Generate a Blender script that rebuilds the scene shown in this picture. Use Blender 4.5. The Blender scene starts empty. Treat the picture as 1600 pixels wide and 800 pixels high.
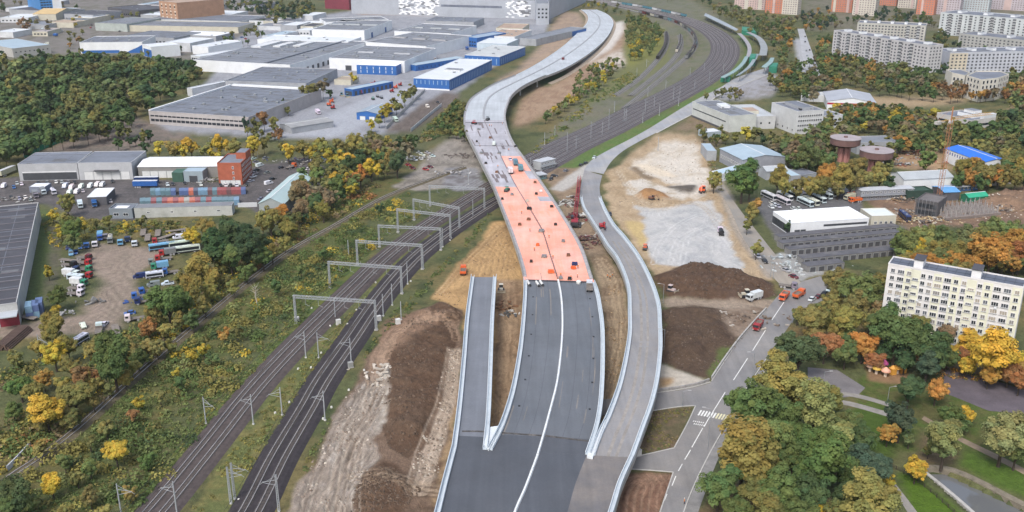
import bpy, math, random
import numpy as np
from mathutils import Vector, Matrix, noise as mnoise

random.seed(7); rng = np.random.default_rng(7)
SC = bpy.context.scene
COL = SC.collection
# ---------------------------------------------------------------- camera
CAMH = 146.0; FPX = 1500.0; PITCH = math.radians(20.1)
cam_d = bpy.data.cameras.new('camera'); cam = bpy.data.objects.new('camera', cam_d); COL.objects.link(cam)
cam.location = (0, 0, CAMH); cam.rotation_euler = (math.pi/2 - PITCH, 0, 0)
cam_d.sensor_width = 36.0; cam_d.lens = 36.0*FPX/1600.0; cam_d.clip_end = 20000; cam_d.clip_start = 1.0
SC.camera = cam
# ---------------------------------------------------------------- sky and sun (overcast)
W = bpy.data.worlds.new('World'); SC.world = W; W.use_nodes = True
wn = W.node_tree; wn.nodes.clear()
sky = wn.nodes.new('ShaderNodeTexSky'); sky.sky_type = 'NISHITA'; sky.sun_disc = False
SUN_EL, SUN_AZ = math.radians(52), math.radians(205)
sky.sun_elevation = SUN_EL; sky.sun_rotation = SUN_AZ; sky.air_density = 1.2; sky.dust_density = 4.0; sky.ozone_density = 1.0
hs = wn.nodes.new('ShaderNodeHueSaturation'); hs.inputs['Saturation'].default_value = 0.85
bg = wn.nodes.new('ShaderNodeBackground'); bg.inputs['Strength'].default_value = 0.15
wo = wn.nodes.new('ShaderNodeOutputWorld')
wn.links.new(sky.outputs[0], hs.inputs['Color']); wn.links.new(hs.outputs[0], bg.inputs['Color']); wn.links.new(bg.outputs[0], wo.inputs['Surface'])
sl = bpy.data.lights.new('sun', 'SUN'); sl.energy = 1.5; sl.angle = math.radians(18); sl.color = (1.0, 0.985, 0.965)
so = bpy.data.objects.new('sun', sl); COL.objects.link(so); so.location = (0, 0, 300)
sdir = Vector((math.sin(SUN_AZ)*math.cos(SUN_EL), math.cos(SUN_AZ)*math.cos(SUN_EL), math.sin(SUN_EL)))
so.rotation_euler = sdir.to_track_quat('Z', 'Y').to_euler()
SC.view_settings.view_transform = 'Standard'; SC.view_settings.look = 'None'
SC.view_settings.gamma = 1.0; SC.view_settings.use_curve_mapping = False
SC.view_settings.exposure = 0.46
SC.render.engine = 'CYCLES'
HAZE_D = 0.00005
SC.cycles.max_bounces = 5; SC.cycles.diffuse_bounces = 2; SC.cycles.glossy_bounces = 2; SC.cycles.transmission_bounces = 2
SC.cycles.transparent_max_bounces = 4; SC.cycles.volume_bounces = 0; SC.cycles.caustics_reflective = False; SC.cycles.caustics_refractive = False

# ---------------------------------------------------------------- ground points seen in the photograph
_s, _c = math.sin(PITCH), math.cos(PITCH)
def G(px, py, h=0.0):
    dy = py-400.0; down = dy*_c + FPX*_s; fwd = FPX*_c - dy*_s
    k = (CAMH-h)/down
    return Vector(((px-800.0)*k, fwd*k, h))
def PXM(py, h=0.0):                     # photograph pixels per metre, across, at the ground of that row
    return ((py-400.0)*_c + FPX*_s)/(CAMH-h)
def proj(p):
    fw = p[1]*_c + (CAMH-p[2])*_s; dn = -p[1]*_s + (CAMH-p[2])*_c
    return 800+FPX*p[0]/fw, 400+FPX*dn/fw

# ---------------------------------------------------------------- materials
_M = {}
def nt_new(name):
    m = bpy.data.materials.new(name); m.use_nodes = True
    return m, m.node_tree, m.node_tree.nodes['Principled BSDF']
def N(nt, t, **kw):
    n = nt.nodes.new(t)
    for k, v in kw.items(): setattr(n, k, v)
    return n
def noise_col(nt, scale, detail=4, rough=.6, vec=None):
    n = N(nt, 'ShaderNodeTexNoise'); n.inputs['Scale'].default_value = scale; n.inputs['Detail'].default_value = detail; n.inputs['Roughness'].default_value = rough
    if vec is not None: nt.links.new(vec, n.inputs['Vector'])
    return n.outputs['Fac']
def ramp(nt, fac, a, b, ca, cb):
    r = N(nt, 'ShaderNodeMapRange'); r.inputs['From Min'].default_value = a; r.inputs['From Max'].default_value = b
    r.inputs['To Min'].default_value = ca; r.inputs['To Max'].default_value = cb
    nt.links.new(fac, r.inputs['Value']); return r.outputs[0]
def mathn(nt, op, a, b):
    n = N(nt, 'ShaderNodeMath', operation=op)
    for i, v in enumerate((a, b)):
        if isinstance(v, (int, float)): n.inputs[i].default_value = v
        else: nt.links.new(v, n.inputs[i])
    return n.outputs[0]
def mixc(nt, fac, a, b, mode='MIX'):
    n = N(nt, 'ShaderNodeMix', data_type='RGBA', blend_type=mode)
    for sock, v in ((n.inputs['Factor'], fac), (n.inputs['A'], a), (n.inputs['B'], b)):
        if isinstance(v, tuple): sock.default_value = (v[0], v[1], v[2], 1)
        elif isinstance(v, (int, float)): sock.default_value = v
        else: nt.links.new(v, sock)
    return n.outputs['Result']
def vscale(nt, col, fac):
    n = N(nt, 'ShaderNodeVectorMath', operation='SCALE'); nt.links.new(col, n.inputs[0])
    if isinstance(fac, (int, float)): n.inputs['Scale'].default_value = fac
    else: nt.links.new(fac, n.inputs['Scale'])
    return n.outputs[0]
def wpos(nt): return N(nt, 'ShaderNodeNewGeometry').outputs['Position']
def mat(col, rough=.75, var=.16, scale=.35, metal=0.0, spec=.4, stain=None, name=None, fine=3.0):
    """plain procedural surface: the colour, worn by a broad and a fine noise, and a stain colour in patches"""
    key = (tuple(col), rough, var, scale, metal, spec, stain, fine)
    if key in _M: return _M[key]
    m, nt, b = nt_new(name or 'surface'); p = wpos(nt)
    f1 = ramp(nt, noise_col(nt, scale, 4, .6, p), .3, .7, 1-var, 1+var)
    f2 = ramp(nt, noise_col(nt, scale*fine*3, 2, .6, p), .3, .7, 1-var*.5, 1+var*.5)
    f = mathn(nt, 'MULTIPLY', f1, f2)
    c = N(nt, 'ShaderNodeRGB'); c.outputs[0].default_value = (*col, 1)
    cc = c.outputs[0]
    if stain: cc = mixc(nt, ramp(nt, noise_col(nt, scale*.7, 6, .7, p), .52, .66, 0, .75), cc, stain)
    nt.links.new(vscale(nt, cc, f), b.inputs['Base Color'])
    b.inputs['Roughness'].default_value = rough; b.inputs['Metallic'].default_value = metal; b.inputs['Specular IOR Level'].default_value = spec
    _M[key] = m; return m
def paint_mat():
    """paint whose colour is the object's own colour"""
    m, nt, b = nt_new('paint'); oi = N(nt, 'ShaderNodeObjectInfo'); p = wpos(nt)
    f = ramp(nt, noise_col(nt, 1.2, 4, .6, p), .3, .7, .82, 1.12)
    nt.links.new(vscale(nt, oi.outputs['Color'], f), b.inputs['Base Color']); b.inputs['Roughness'].default_value = .38
    return m
PAINT = paint_mat()
def leaf_mat():
    m, nt, b = nt_new('foliage'); oi = N(nt, 'ShaderNodeObjectInfo'); at = N(nt, 'ShaderNodeAttribute', attribute_name='Col')
    p = wpos(nt)
    c = mixc(nt, 1.0, oi.outputs['Color'], at.outputs['Color'], 'MULTIPLY')
    f = ramp(nt, noise_col(nt, .8, 3, .7, p), .3, .7, .84, 1.16)
    c = vscale(nt, c, f)
    nt.links.new(c, b.inputs['Base Color']); b.inputs['Roughness'].default_value = .75; b.inputs['Specular IOR Level'].default_value = .15
    tr = N(nt, 'ShaderNodeBsdfTranslucent'); nt.links.new(c, tr.inputs['Color'])
    mx = N(nt, 'ShaderNodeMixShader'); mx.inputs[0].default_value = .22
    out = [n for n in nt.nodes if n.type == 'OUTPUT_MATERIAL'][0]
    nt.links.new(b.outputs[0], mx.inputs[1]); nt.links.new(tr.outputs[0], mx.inputs[2]); nt.links.new(mx.outputs[0], out.inputs['Surface'])
    return m
LEAF = leaf_mat()
BARK = mat((.055, .042, .032), .9, .25, 2.0, name='bark')
GLASS = mat((.022, .028, .036), .16, .3, .6, spec=.6, name='window_glass')
TYRE = mat((.012, .012, .013), .8, .2, 2, name='tyre_rubber')
STEEL = mat((.33, .35, .37), .5, .15, .8, metal=.35, name='galvanised_steel')
CONC = mat((.40, .39, .37), .85, .15, .5, stain=(.24, .23, .21), name='concrete')
DARKMETAL = mat((.045, .045, .05), .6, .2, 1.0, name='dark_metal')

# ---------------------------------------------------------------- mesh builder
class MB:
    def __init__(s): s.v = []; s.f = []; s.m = []
    def quad(s, a, b, c, d, m=0):
        i = len(s.v); s.v += [tuple(a), tuple(b), tuple(c), tuple(d)]; s.f.append((i, i+1, i+2, i+3)); s.m.append(m); return s
    def poly(s, pts, m=0):
        i = len(s.v); s.v += [tuple(p) for p in pts]; s.f.append(tuple(range(i, i+len(pts)))); s.m.append(m); return s
    def box(s, x0, x1, y0, y1, z0, z1, m=0, top=None):
        i = len(s.v)
        s.v += [(x0,y0,z0),(x1,y0,z0),(x1,y1,z0),(x0,y1,z0),(x0,y0,z1),(x1,y0,z1),(x1,y1,z1),(x0,y1,z1)]
        for k, q in enumerate(((0,3,2,1),(0,1,5,4),(1,2,6,5),(2,3,7,6),(3,0,4,7),(4,5,6,7))):
            s.f.append(tuple(i+j for j in q)); s.m.append(top if (k == 5 and top is not None) else m)
        return s
    def prism(s, pts, z0, z1, m=0, top=None, bottom=True):
        """pts counter-clockwise outline"""
        n = len(pts); i = len(s.v)
        s.v += [(p[0], p[1], z0) for p in pts]+[(p[0], p[1], z1) for p in pts]
        for k in range(n):
            s.f.append((i+k, i+(k+1) % n, i+n+(k+1) % n, i+n+k)); s.m.append(m)
        s.f.append(tuple(i+n+k for k in range(n))); s.m.append(m if top is None else top)
        if bottom: s.f.append(tuple(i+k for k in reversed(range(n)))); s.m.append(m)
        return s
    def profile_y(s, pts, y0, y1, m=0, ms=None):
        """outline in xz swept along y"""
        n = len(pts); i = len(s.v)
        s.v += [(p[0], y0, p[1]) for p in pts]+[(p[0], y1, p[1]) for p in pts]
        for k in range(n):
            s.f.append((i+k, i+n+k, i+n+(k+1) % n, i+(k+1) % n)); s.m.append(m if ms is None else ms[k])
        s.f.append(tuple(i+k for k in range(n))); s.m.append(m)
        s.f.append(tuple(i+n+k for k in reversed(range(n)))); s.m.append(m)
        return s
    def bar(s, a, b, r, m=0, n=4, r2=None):
        a, b = Vector(a), Vector(b); d = (b-a)
        if d.length < 1e-6: return s
        d.normalize(); u = d.cross(Vector((0, 0, 1)) if abs(d.z) < .95 else Vector((1, 0, 0))).normalized(); w = d.cross(u)
        r2 = r if r2 is None else r2; i = len(s.v)
        for p, rr in ((a, r), (b, r2)):
            for k in range(n):
                t = 2*math.pi*(k+.5)/n; s.v.append(tuple(p+u*(rr*math.cos(t))+w*(rr*math.sin(t))))
        for k in range(n): s.f.append((i+k, i+(k+1) % n, i+n+(k+1) % n, i+n+k)); s.m.append(m)
        s.f.append(tuple(i+k for k in reversed(range(n)))); s.m.append(m); s.f.append(tuple(i+n+k for k in range(n))); s.m.append(m)
        return s
    def cyl(s, x, y, z0, z1, r, m=0, n=10, r2=None, top=None):
        i = len(s.v); r2 = r if r2 is None else r2
        for z, rr in ((z0, r), (z1, r2)):
            for k in range(n): t = 2*math.pi*k/n; s.v.append((x+rr*math.cos(t), y+rr*math.sin(t), z))
        for k in range(n): s.f.append((i+k, i+(k+1) % n, i+n+(k+1) % n, i+n+k)); s.m.append(m)
        s.f.append(tuple(i+k for k in reversed(range(n)))); s.m.append(m); s.f.append(tuple(i+n+k for k in range(n))); s.m.append(m if top is None else top)
        return s
    def wheel(s, x, y, r, w, m=0, n=10, mhub=None):
        i = len(s.v)
        for yy in (y-w/2, y+w/2):
            for k in range(n): t = 2*math.pi*k/n; s.v.append((x+r*math.cos(t), yy, r+r*math.sin(t)))
        for k in range(n): s.f.append((i+k, i+n+k, i+n+(k+1) % n, i+(k+1) % n)); s.m.append(m)
        h = m if mhub is None else mhub
        s.f.append(tuple(i+k for k in range(n))); s.m.append(h); s.f.append(tuple(i+n+k for k in reversed(range(n)))); s.m.append(h)
        return s
    def sweep(s, pts, prof, m=0, closed=True, ms=None):
        """prof = [(lateral to the left of travel, dz)] swept along pts"""
        pts = [Vector(p) for p in pts]; n = len(pts); k = len(prof); i = len(s.v)
        for a in range(n):
            t = pts[min(a+1, n-1)]-pts[max(a-1, 0)]; l = Vector((-t.y, t.x, 0)).normalized()
            for (o, z) in prof: q = pts[a]+l*o; s.v.append((q.x, q.y, q.z+z))
        e = k if closed else k-1
        for a in range(n-1):
            for j in range(e):
                jj = (j+1) % k
                s.f.append((i+a*k+j, i+a*k+jj, i+(a+1)*k+jj, i+(a+1)*k+j)); s.m.append(m if ms is None else ms[j])
        if closed:
            s.f.append(tuple(i+j for j in range(k))); s.m.append(m); s.f.append(tuple(i+(n-1)*k+j for j in reversed(range(k)))); s.m.append(m)
        return s
    def mesh(s, name, mats):
        me = bpy.data.meshes.new(name); me.from_pydata(s.v, [], s.f)
        mats = mats if isinstance(mats, (list, tuple)) else [mats]
        for q in mats: me.materials.append(q)
        if len(mats) > 1: me.polygons.foreach_set('material_index', np.array(s.m, dtype=np.int32))
        me.update(); return me
    def obj(s, name, mats, parent=None, loc=(0, 0, 0), rz=0.0, kind=None, color=None):
        return inst(name, s.mesh(name, mats), parent, loc, rz, kind, color)
def inst(name, me, parent=None, loc=(0, 0, 0), rz=0.0, kind=None, color=None):
    o = bpy.data.objects.new(name, me); COL.objects.link(o); o.parent = parent; o.location = loc; o.rotation_euler = (0, 0, rz)
    if kind: o['kind'] = kind
    if color: o.color = (*color, 1)
    return o
def fast_mesh(name, verts, faces4, mats, midx=None, cols=None):
    """numpy quads to a mesh; cols = a colour for each face"""
    me = bpy.data.meshes.new(name); nv, nf = len(verts), len(faces4); k = faces4.shape[1]
    me.vertices.add(nv); me.vertices.foreach_set('co', np.ascontiguousarray(verts, dtype=np.float32).ravel())
    me.loops.add(nf*k); me.loops.foreach_set('vertex_index', np.ascontiguousarray(faces4, dtype=np.int32).ravel())
    me.polygons.add(nf); me.polygons.foreach_set('loop_start', np.arange(0, nf*k, k, dtype=np.int32)); me.polygons.foreach_set('loop_total', np.full(nf, k, dtype=np.int32))
    for q in (mats if isinstance(mats, (list, tuple)) else [mats]): me.materials.append(q)
    if midx is not None: me.polygons.foreach_set('material_index', np.asarray(midx, dtype=np.int32))
    if cols is not None:
        at = me.attributes.new('Col', 'FLOAT_COLOR', 'FACE'); c4 = np.ones((nf, 4), dtype=np.float32); c4[:, :3] = cols; at.data.foreach_set('color', c4.ravel())
    me.update(calc_edges=True); return me
LABELS = {}
def tag(o, label, cat=None, group=None, kind=None):
    o['label'] = label
    if cat: o['category'] = cat
    if group: o['group'] = group
    if kind: o['kind'] = kind
    return o
def thing(name, label, cat, loc=(0, 0, 0), rz=0.0, group=None):
    o = bpy.data.objects.new(name, None); COL.objects.link(o); o.location = loc; o.rotation_euler = (0, 0, rz); o.empty_display_size = .5
    return tag(o, label, cat, group)
def struct(name, mb, mats, label=None):
    o = mb.obj(name, mats) if isinstance(mb, MB) else inst(name, mb)
    o['kind'] = 'structure'
    if label: o['label'] = label
    return o
ORD = ['leftmost', 'second from left', 'third from left', 'fourth from left', 'fifth from left', 'sixth from left', 'seventh from left', 'eighth from left', 'ninth from left', 'tenth from left', 'eleventh from left', 'twelfth from left']
_pend = []            # things whose label gets its place in a row once all are known
def pend(o, base, px): _pend.append((base, px, o))
def settle_labels():
    d = {}
    for b, px, o in _pend: d.setdefault(b, []).append((px, o.name, o))
    for b, l in d.items():
        l.sort(key=lambda t: t[:2])
        for k, (px, nm, o) in enumerate(l):
            if len(l) == 1: o['label'] = b
            elif k == len(l)-1: o['label'] = b+', rightmost'
            else: o['label'] = b+', '+(ORD[k] if k < 12 else '%dth from left' % (k+1))

def crom(pts, n):
    """smooth curve through world points, n points at even arc length"""
    P = np.array([list(p) for p in pts], dtype=float)
    if len(P) == 2: d = np.stack([P[0]+(P[1]-P[0])*t for t in np.linspace(0, 1, 50)])
    else:
        Q = np.vstack([2*P[0]-P[1], P, 2*P[-1]-P[-2]]); d = []
        for i in range(1, len(Q)-2):
            p0, p1, p2, p3 = Q[i-1], Q[i], Q[i+1], Q[i+2]
            tt = [0]+[np.linalg.norm(b-a)**.5 for a, b in ((p0, p1), (p1, p2), (p2, p3))]; t0, t1, t2, t3 = np.cumsum(tt)
            for t in np.linspace(t1, t2, 24, endpoint=False):
                A1 = (t1-t)/(t1-t0)*p0+(t-t0)/(t1-t0)*p1; A2 = (t2-t)/(t2-t1)*p1+(t-t1)/(t2-t1)*p2; A3 = (t3-t)/(t3-t2)*p2+(t-t2)/(t3-t2)*p3
                B1 = (t2-t)/(t2-t0)*A1+(t-t0)/(t2-t0)*A2; B2 = (t3-t)/(t3-t1)*A2+(t-t1)/(t3-t1)*A3
                d.append((t2-t)/(t2-t1)*B1+(t-t1)/(t2-t1)*B2)
        d.append(P[-1]); d = np.array(d)
    s = np.concatenate([[0], np.cumsum(np.linalg.norm(np.diff(d, axis=0), axis=1))])
    u = np.linspace(0, s[-1], n)
    return np.stack([np.interp(u, s, d[:, k]) for k in range(3)], axis=1)
def gp(l, h=0.0): return [G(p[0], p[1], p[2] if len(p) > 2 else h) for p in l]
def curve_px(l, n, h=0.0): return crom(gp(l, h), n)
def sheet(name, pxpoly, z, m, label=None, kind='structure'):
    mb = MB(); pts = [G(x, y) for x, y in pxpoly]
    area = sum(a.x*b.y-b.x*a.y for a, b in zip(pts, pts[1:]+pts[:1]))
    if area < 0: pts.reverse()
    mb.poly([(p.x, p.y, z) for p in pts])
    o = mb.obj(name, m); o['kind'] = kind
    if label: o['label'] = label
    return o
def ribbon(name, left, right, n, z, m, label=None):
    L, R = curve_px(left, n), curve_px(right, n); mb = MB()
    for i in range(n-1):
        mb.quad((*L[i][:2], z), (*R[i][:2], z), (*R[i+1][:2], z), (*L[i+1][:2], z))
    return struct(name, mb, m, label)
# ================================================================ THE GROUND: one sheet, its soils mixed by colour, with spoil heaps
def vnoise(x, y, seed=0):
    xi, yi = np.floor(x).astype(np.int64), np.floor(y).astype(np.int64); xf, yf = x-xi, y-yi
    def h(a, b):
        n = (a*374761393+b*668265263+seed*1274126177) & 0x7fffffff; n = ((n ^ (n >> 13))*1274126177) & 0x7fffffff
        return ((n ^ (n >> 16)) & 0xffff)/65535.0
    u, v = xf*xf*(3-2*xf), yf*yf*(3-2*yf)
    return (h(xi, yi)*(1-u)+h(xi+1, yi)*u)*(1-v)+(h(xi, yi+1)*(1-u)+h(xi+1, yi+1)*u)*v
def fbm(x, y, s, oct=4, seed=0):
    r = 0; a = .5; t = 0
    for k in range(oct): r = r+a*vnoise(x*s+k*17.3, y*s-k*9.1, seed+k); t += a; a *= .55; s *= 2.03
    return r/t
Yr = np.concatenate([np.linspace(120, 170, 14, endpoint=False), np.exp(np.linspace(math.log(170), math.log(560), 440, endpoint=False)), np.exp(np.linspace(math.log(560), math.log(2600), 170))])
Ur = np.concatenate([np.linspace(-.85, -.42, 95, endpoint=False), np.linspace(-.42, .42, 440, endpoint=False), np.linspace(.42, .85, 95)])
NR, NC = len(Yr), len(Ur)
YY = np.repeat(Yr[:, None], NC, 1); XX = YY*Ur[None, :]
ZZ = np.zeros_like(XX)
WXX = XX+3.2*(fbm(XX, YY, .09, 3, 5)-.5)*2; WYY = YY+3.2*(fbm(XX, YY, .09, 3, 9)-.5)*2
def inpoly(poly, X, Y):
    r = np.zeros(X.shape, bool); n = len(poly)
    for i in range(n):
        x1, y1 = poly[i]; x2, y2 = poly[(i+1) % n]
        if y1 == y2: continue
        c = ((y1 > Y) != (y2 > Y)) & (X < (x2-x1)*(Y-y1)/(y2-y1)+x1); r ^= c
    return r
def mask(pxpoly, blur=1, warp=1.0):
    P = [(p.x, p.y) for p in (G(x, y) for x, y in pxpoly)]
    x0, x1 = min(p[0] for p in P)-8, max(p[0] for p in P)+8; y0, y1 = min(p[1] for p in P)-8, max(p[1] for p in P)+8
    r0, r1 = np.searchsorted(Yr, y0), np.searchsorted(Yr, y1)
    M = np.zeros(XX.shape)
    if r1 <= r0: return M
    X = XX[r0:r1]+(WXX-XX)[r0:r1]*warp; Y = YY[r0:r1]+(WYY-YY)[r0:r1]*warp
    M[r0:r1] = inpoly(P, X, Y)
    for _ in range(blur):
        M = (M+np.roll(M, 1, 0)+np.roll(M, -1, 0))/3; M = (M+np.roll(M, 1, 1)+np.roll(M, -1, 1))/3
    return M
nA, nB, nC = fbm(XX, YY, .035, 4, 1), fbm(XX, YY, .14, 4, 2), fbm(XX, YY, .5, 3, 3)
def lerp3(a, b, t): return a+(np.array(b)-a)*t[..., None]
C = np.ones(XX.shape+(3,))*np.array((.095, .105, .045))
C = lerp3(C, (.15, .125, .055), np.clip((nA-.45)*4, 0, 1))
C = lerp3(C, (.055, .07, .03), np.clip((nB-.5)*4, 0, 1))
TR = np.zeros(XX.shape); RG_ = np.ones(XX.shape)
def paint(poly, col, blur=1, warp=1.0, tr=0.0, col2=None, amt=1.0, hard=.5, rg=None):
    global C, TR, RG_
    m = mask(poly, blur, warp)*amt
    c = np.ones(XX.shape+(3,))*np.array(col)
    if col2 is not None: c = lerp3(c, col2, np.clip((nB*.6+nC*.4-hard)*5+.3, 0, 1))
    C = C+(c-C)*m[..., None]; TR = TR*(1-m)+tr*m
    if rg is None: rg = .6 if max(col)-min(col) > .12 or sum(col) > .5 else .9
    RG_ = RG_*(1-m)+rg*m
    return m
nD = fbm(XX, YY, 1.1, 2, 21)
def mound(pxpoly, h, blur=6, rough=.8):
    global ZZ, C
    m = mask(pxpoly, blur, 1.3); hh = m*h*(.8+1.1*(nB*.7+nA*.3-.5)*2*rough)+m*(np.abs(nC-.5)*-1.6+(nD-.5)*.7)*min(1.6, h*.35)
    hh = np.where(m > .02, np.maximum(hh, 0), 0); ZZ = np.maximum(ZZ, hh)
def rut(px, col=None, amt=.5, w=.45, gauge=1.05, dz=-.22, n=60):
    """a pair of wheel ruts pressed into the soil along a curve"""
    global ZZ, C
    c = crom(gp(px), n); x0, x1, y0, y1 = c[:, 0].min()-4, c[:, 0].max()+4, c[:, 1].min()-4, c[:, 1].max()+4
    r0, r1 = np.searchsorted(Yr, y0), np.searchsorted(Yr, y1); X, Y = WXX[r0:r1]*.15+XX[r0:r1]*.85, WYY[r0:r1]*.15+YY[r0:r1]*.85
    sel = (X > x0) & (X < x1); Xs, Ys = X[sel], Y[sel]; best = np.full(len(Xs), 1e9)
    for i in range(n-1):
        ax, ay = c[i, :2]; dx, dy = c[i+1, 0]-ax, c[i+1, 1]-ay; L2 = dx*dx+dy*dy
        t = np.clip(((Xs-ax)*dx+(Ys-ay)*dy)/L2, 0, 1); best = np.minimum(best, np.hypot(Xs-ax-t*dx, Ys-ay-t*dy))
    k = np.clip(1-np.abs(best-gauge)/w, 0, 1); Z = ZZ[r0:r1]; Z[sel] += dz*k
    if col is not None: Cc = C[r0:r1]; q = Cc[sel]; Cc[sel] = q+(np.array(col)-q)*(k*amt)[:, None]
SAND, SAND2 = (.44, .285, .135), (.33, .21, .10)
SOIL, SOIL2 = (.095, .058, .037), (.125, .08, .052)
PALE, PALE2 = (.50, .44, .37), (.39, .33, .265)
# top: town and yards
paint([(-300,-60),(420,-60),(430,40),(320,95),(215,86),(110,84),(0,92),(-300,110)], (.19,.175,.165), 2, 1, 0, (.13,.125,.1))
paint([(225,205),(300,150),(340,110),(300,95),(420,35),(560,15),(870,14),(850,55),(800,85),(770,105),(712,148),(620,205),(560,218),(440,215)], (.29,.30,.33), 1, .5, .15, (.235,.24,.26))
paint([(540,10),(800,8),(860,18),(850,28),(700,24),(560,22)], (.33,.24,.16), 1, 1, 0, (.27,.24,.22))
paint([(430,212),(480,196),(600,140),(650,135),(622,165),(560,200),(520,215)], (.34,.355,.39), 1, .3, .2)
paint([(600,206),(655,165),(695,143),(722,148),(690,175),(640,208)], (.115,.095,.085), 1, .3, .4, (.15,.125,.11))
paint([(60,240),(115,214),(150,190),(210,180),(255,200),(300,215),(235,226),(225,240)], (.2,.16,.135), 1, 1, .3, (.13,.12,.1))
# left yard and lots
paint([(-80,284),(30,276),(225,280),(345,285),(405,256),(485,245),(525,275),(480,325),(430,352),(380,322),(205,345),(130,342),(65,318),(-80,330)], (.115,.105,.105), 1, .4, .3, (.085,.08,.08))
paint([(118,400),(160,380),(205,386),(262,386),(250,400),(222,425),(212,450),(203,488),(185,512),(150,522),(100,520),(60,526),(-60,534),(-60,506),(30,508),(70,500),(118,494),(146,470),(152,440)], (.27,.215,.175), 2, 1, .5, (.2,.165,.13))
paint([(60,325),(90,340),(72,420),(60,480),(42,470)], (.085,.12,.04), 1, .6)
paint([(80,345),(94,345),(88,420),(80,470),(72,470),(78,420)], (.12,.105,.085), 1, .3)
# railway corridor, left of the works
paint([(-40,780),(60,690),(200,570),(400,400),(520,320),(600,270),(640,290),(560,360),(440,470),(300,610),(200,720),(120,830),(-40,900)], (.085,.105,.034), 3, 1, 0, (.12,.105,.04), .85)
paint([(330,640),(420,545),(520,440),(600,365),(560,430),(450,560),(360,660),(230,800),(180,830)], (.075,.115,.033), 3, 1, 0, (.12,.13,.035), .9)
paint([(405,640),(480,555),(560,470),(600,425),(620,405),(650,385),(600,440),(555,490),(510,560),(440,650),(350,820),(285,820),(330,740)], (.11,.125,.045), 2, 1, 0, (.16,.145,.055))
paint([(612,292),(650,262),(690,222),(722,208),(745,232),(760,262),(720,290),(650,300)], (.27,.245,.215), 1, 1.4, .5, (.16,.145,.125))
paint([(690,262),(740,262),(765,290),(720,300),(690,290)], (.24,.24,.25), 1, 1.4, 0, (.13,.12,.12))
paint([(615,225),(655,205),(700,205),(680,225),(630,262),(610,262)], (.10,.105,.05), 2, 1)
# spoil and sand left of the ramps
paint([(445,815),(470,755),(505,690),(540,620),(575,560),(600,520),(650,490),(690,470),(725,480),(724,560),(714,640),(703,705),(690,770),(680,815)], (.175,.12,.085), 1, .7, .7, (.12,.08,.055))
paint([(555,600),(590,575),(604,572),(606,610),(596,660),(584,690),(592,720),(562,740),(552,815),(440,815),(466,758),(500,700),(528,650)], (.265,.22,.18), 1, 1, 1.0, (.36,.32,.28), 1, .58)
paint([(672,466),(700,428),(742,388),(772,345),(802,345),(812,390),(822,440),(816,500),(812,545),(802,605),(782,672),(764,700),(724,485),(700,476)], SAND, 1, .7, .6, SAND2)
paint([(608,540),(640,502),(676,478),(712,482),(722,500),(712,540),(700,600),(684,640),(668,690),(640,720),(602,700),(592,660),(604,610)], SOIL, 0, .9, .35, (.105,.068,.045))
paint([(600,500),(660,485),(700,500),(660,520),(610,560),(585,560)], (.20,.13,.088), 2, 1, .8)
paint([(592,725),(640,735),(665,755),(640,790),(615,815),(545,815),(556,760)], SOIL, 2, 1, .4, SOIL2)
paint([(702,548),(720,545),(712,620),(700,665),(690,705),(684,745),(650,765),(640,745),(664,700),(684,650),(694,600)], (.30,.245,.195), 1, .5, 1.0, (.2,.15,.11))
paint([(716,600),(724,600),(714,660),(700,720),(684,800),(676,815),(684,740),(704,665)], (.33,.235,.14), 1, .5, .2, SOIL2)
paint([(576,590),(604,572),(608,585),(600,640),(588,680),(578,672),(588,630)], (.42,.38,.33), 1, 1.2, .3, (.26,.22,.18))
mound([(612,545),(642,506),(676,482),(708,486),(704,540),(690,600),(672,650),(650,690),(610,690),(604,640)], 2.4, 16)
mound([(660,492),(690,476),(716,484),(716,500),(690,510),(664,512)], 3.0, 5)
mound([(600,735),(650,745),(640,785),(600,815),(556,815),(560,765)], 1.8, 14)
# between the carriageways
paint([(918,400),(952,398),(972,430),(982,470),(982,520),(975,560),(960,610),(944,660),(936,700),(930,640),(944,590),(944,520),(935,455)], (.31,.235,.155), 2, .5, .8, (.2,.14,.09))
paint([(776,436),(818,436),(816,500),(808,560),(796,620),(778,672),(764,690),(770,620),(773,520)], (.30,.21,.13), 1, .5, .7, (.18,.115,.07))
paint([(842,258),(905,262),(910,300),(925,345),(955,398),(918,402),(890,350),(862,300)], (.27,.20,.135), 2, .8, .5, (.16,.12,.085))
paint([(858,296),(920,252),(945,240),(950,250),(915,275),(880,300)], (.42,.40,.37), 1, .4, .2)
# platform right of the ramp
paint([(944,305),(950,270),(985,240),(1030,208),(1085,208),(1104,225),(1108,262),(1126,300),(1156,372),(1196,420),(1208,437),(1150,440),(1020,432),(1008,410),(985,375),(955,335)], (.40,.305,.20), 1, .8, .5, (.32,.235,.145))
paint([(1030,420),(1012,395),(990,370),(975,345),(1008,348),(1012,372),(1022,415)], (.46,.35,.17), 1, .6, .2)
paint([(990,252),(1042,220),(1088,224),(1100,256),(1112,300),(1085,312),(1052,285),(1010,276),(975,262)], (.58,.54,.48), 1, 2.2, .3, (.46,.40,.32), .9, .55)
paint([(975,285),(1000,280),(1050,292),(1080,300),(1060,312),(1010,302),(978,305)], (.56,.53,.48), 1, 2.0, .2, (.40,.34,.26), .9, .55)
paint([(990,320),(1020,326),(1060,318),(1110,312),(1132,345),(1150,400),(1160,428),(1130,424),(1020,414),(1012,372),(1010,340)], (.46,.455,.445), 1, 1.2, .3, (.355,.36,.365), rg=.3)
paint([(985,257),(1010,255),(1048,270),(1055,277),(1030,275)], (.60,.52,.41), 1, 1)
paint([(980,262),(992,260),(1022,278),(1012,282)], (.2,.15,.1), 1, 1, 0)
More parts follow.
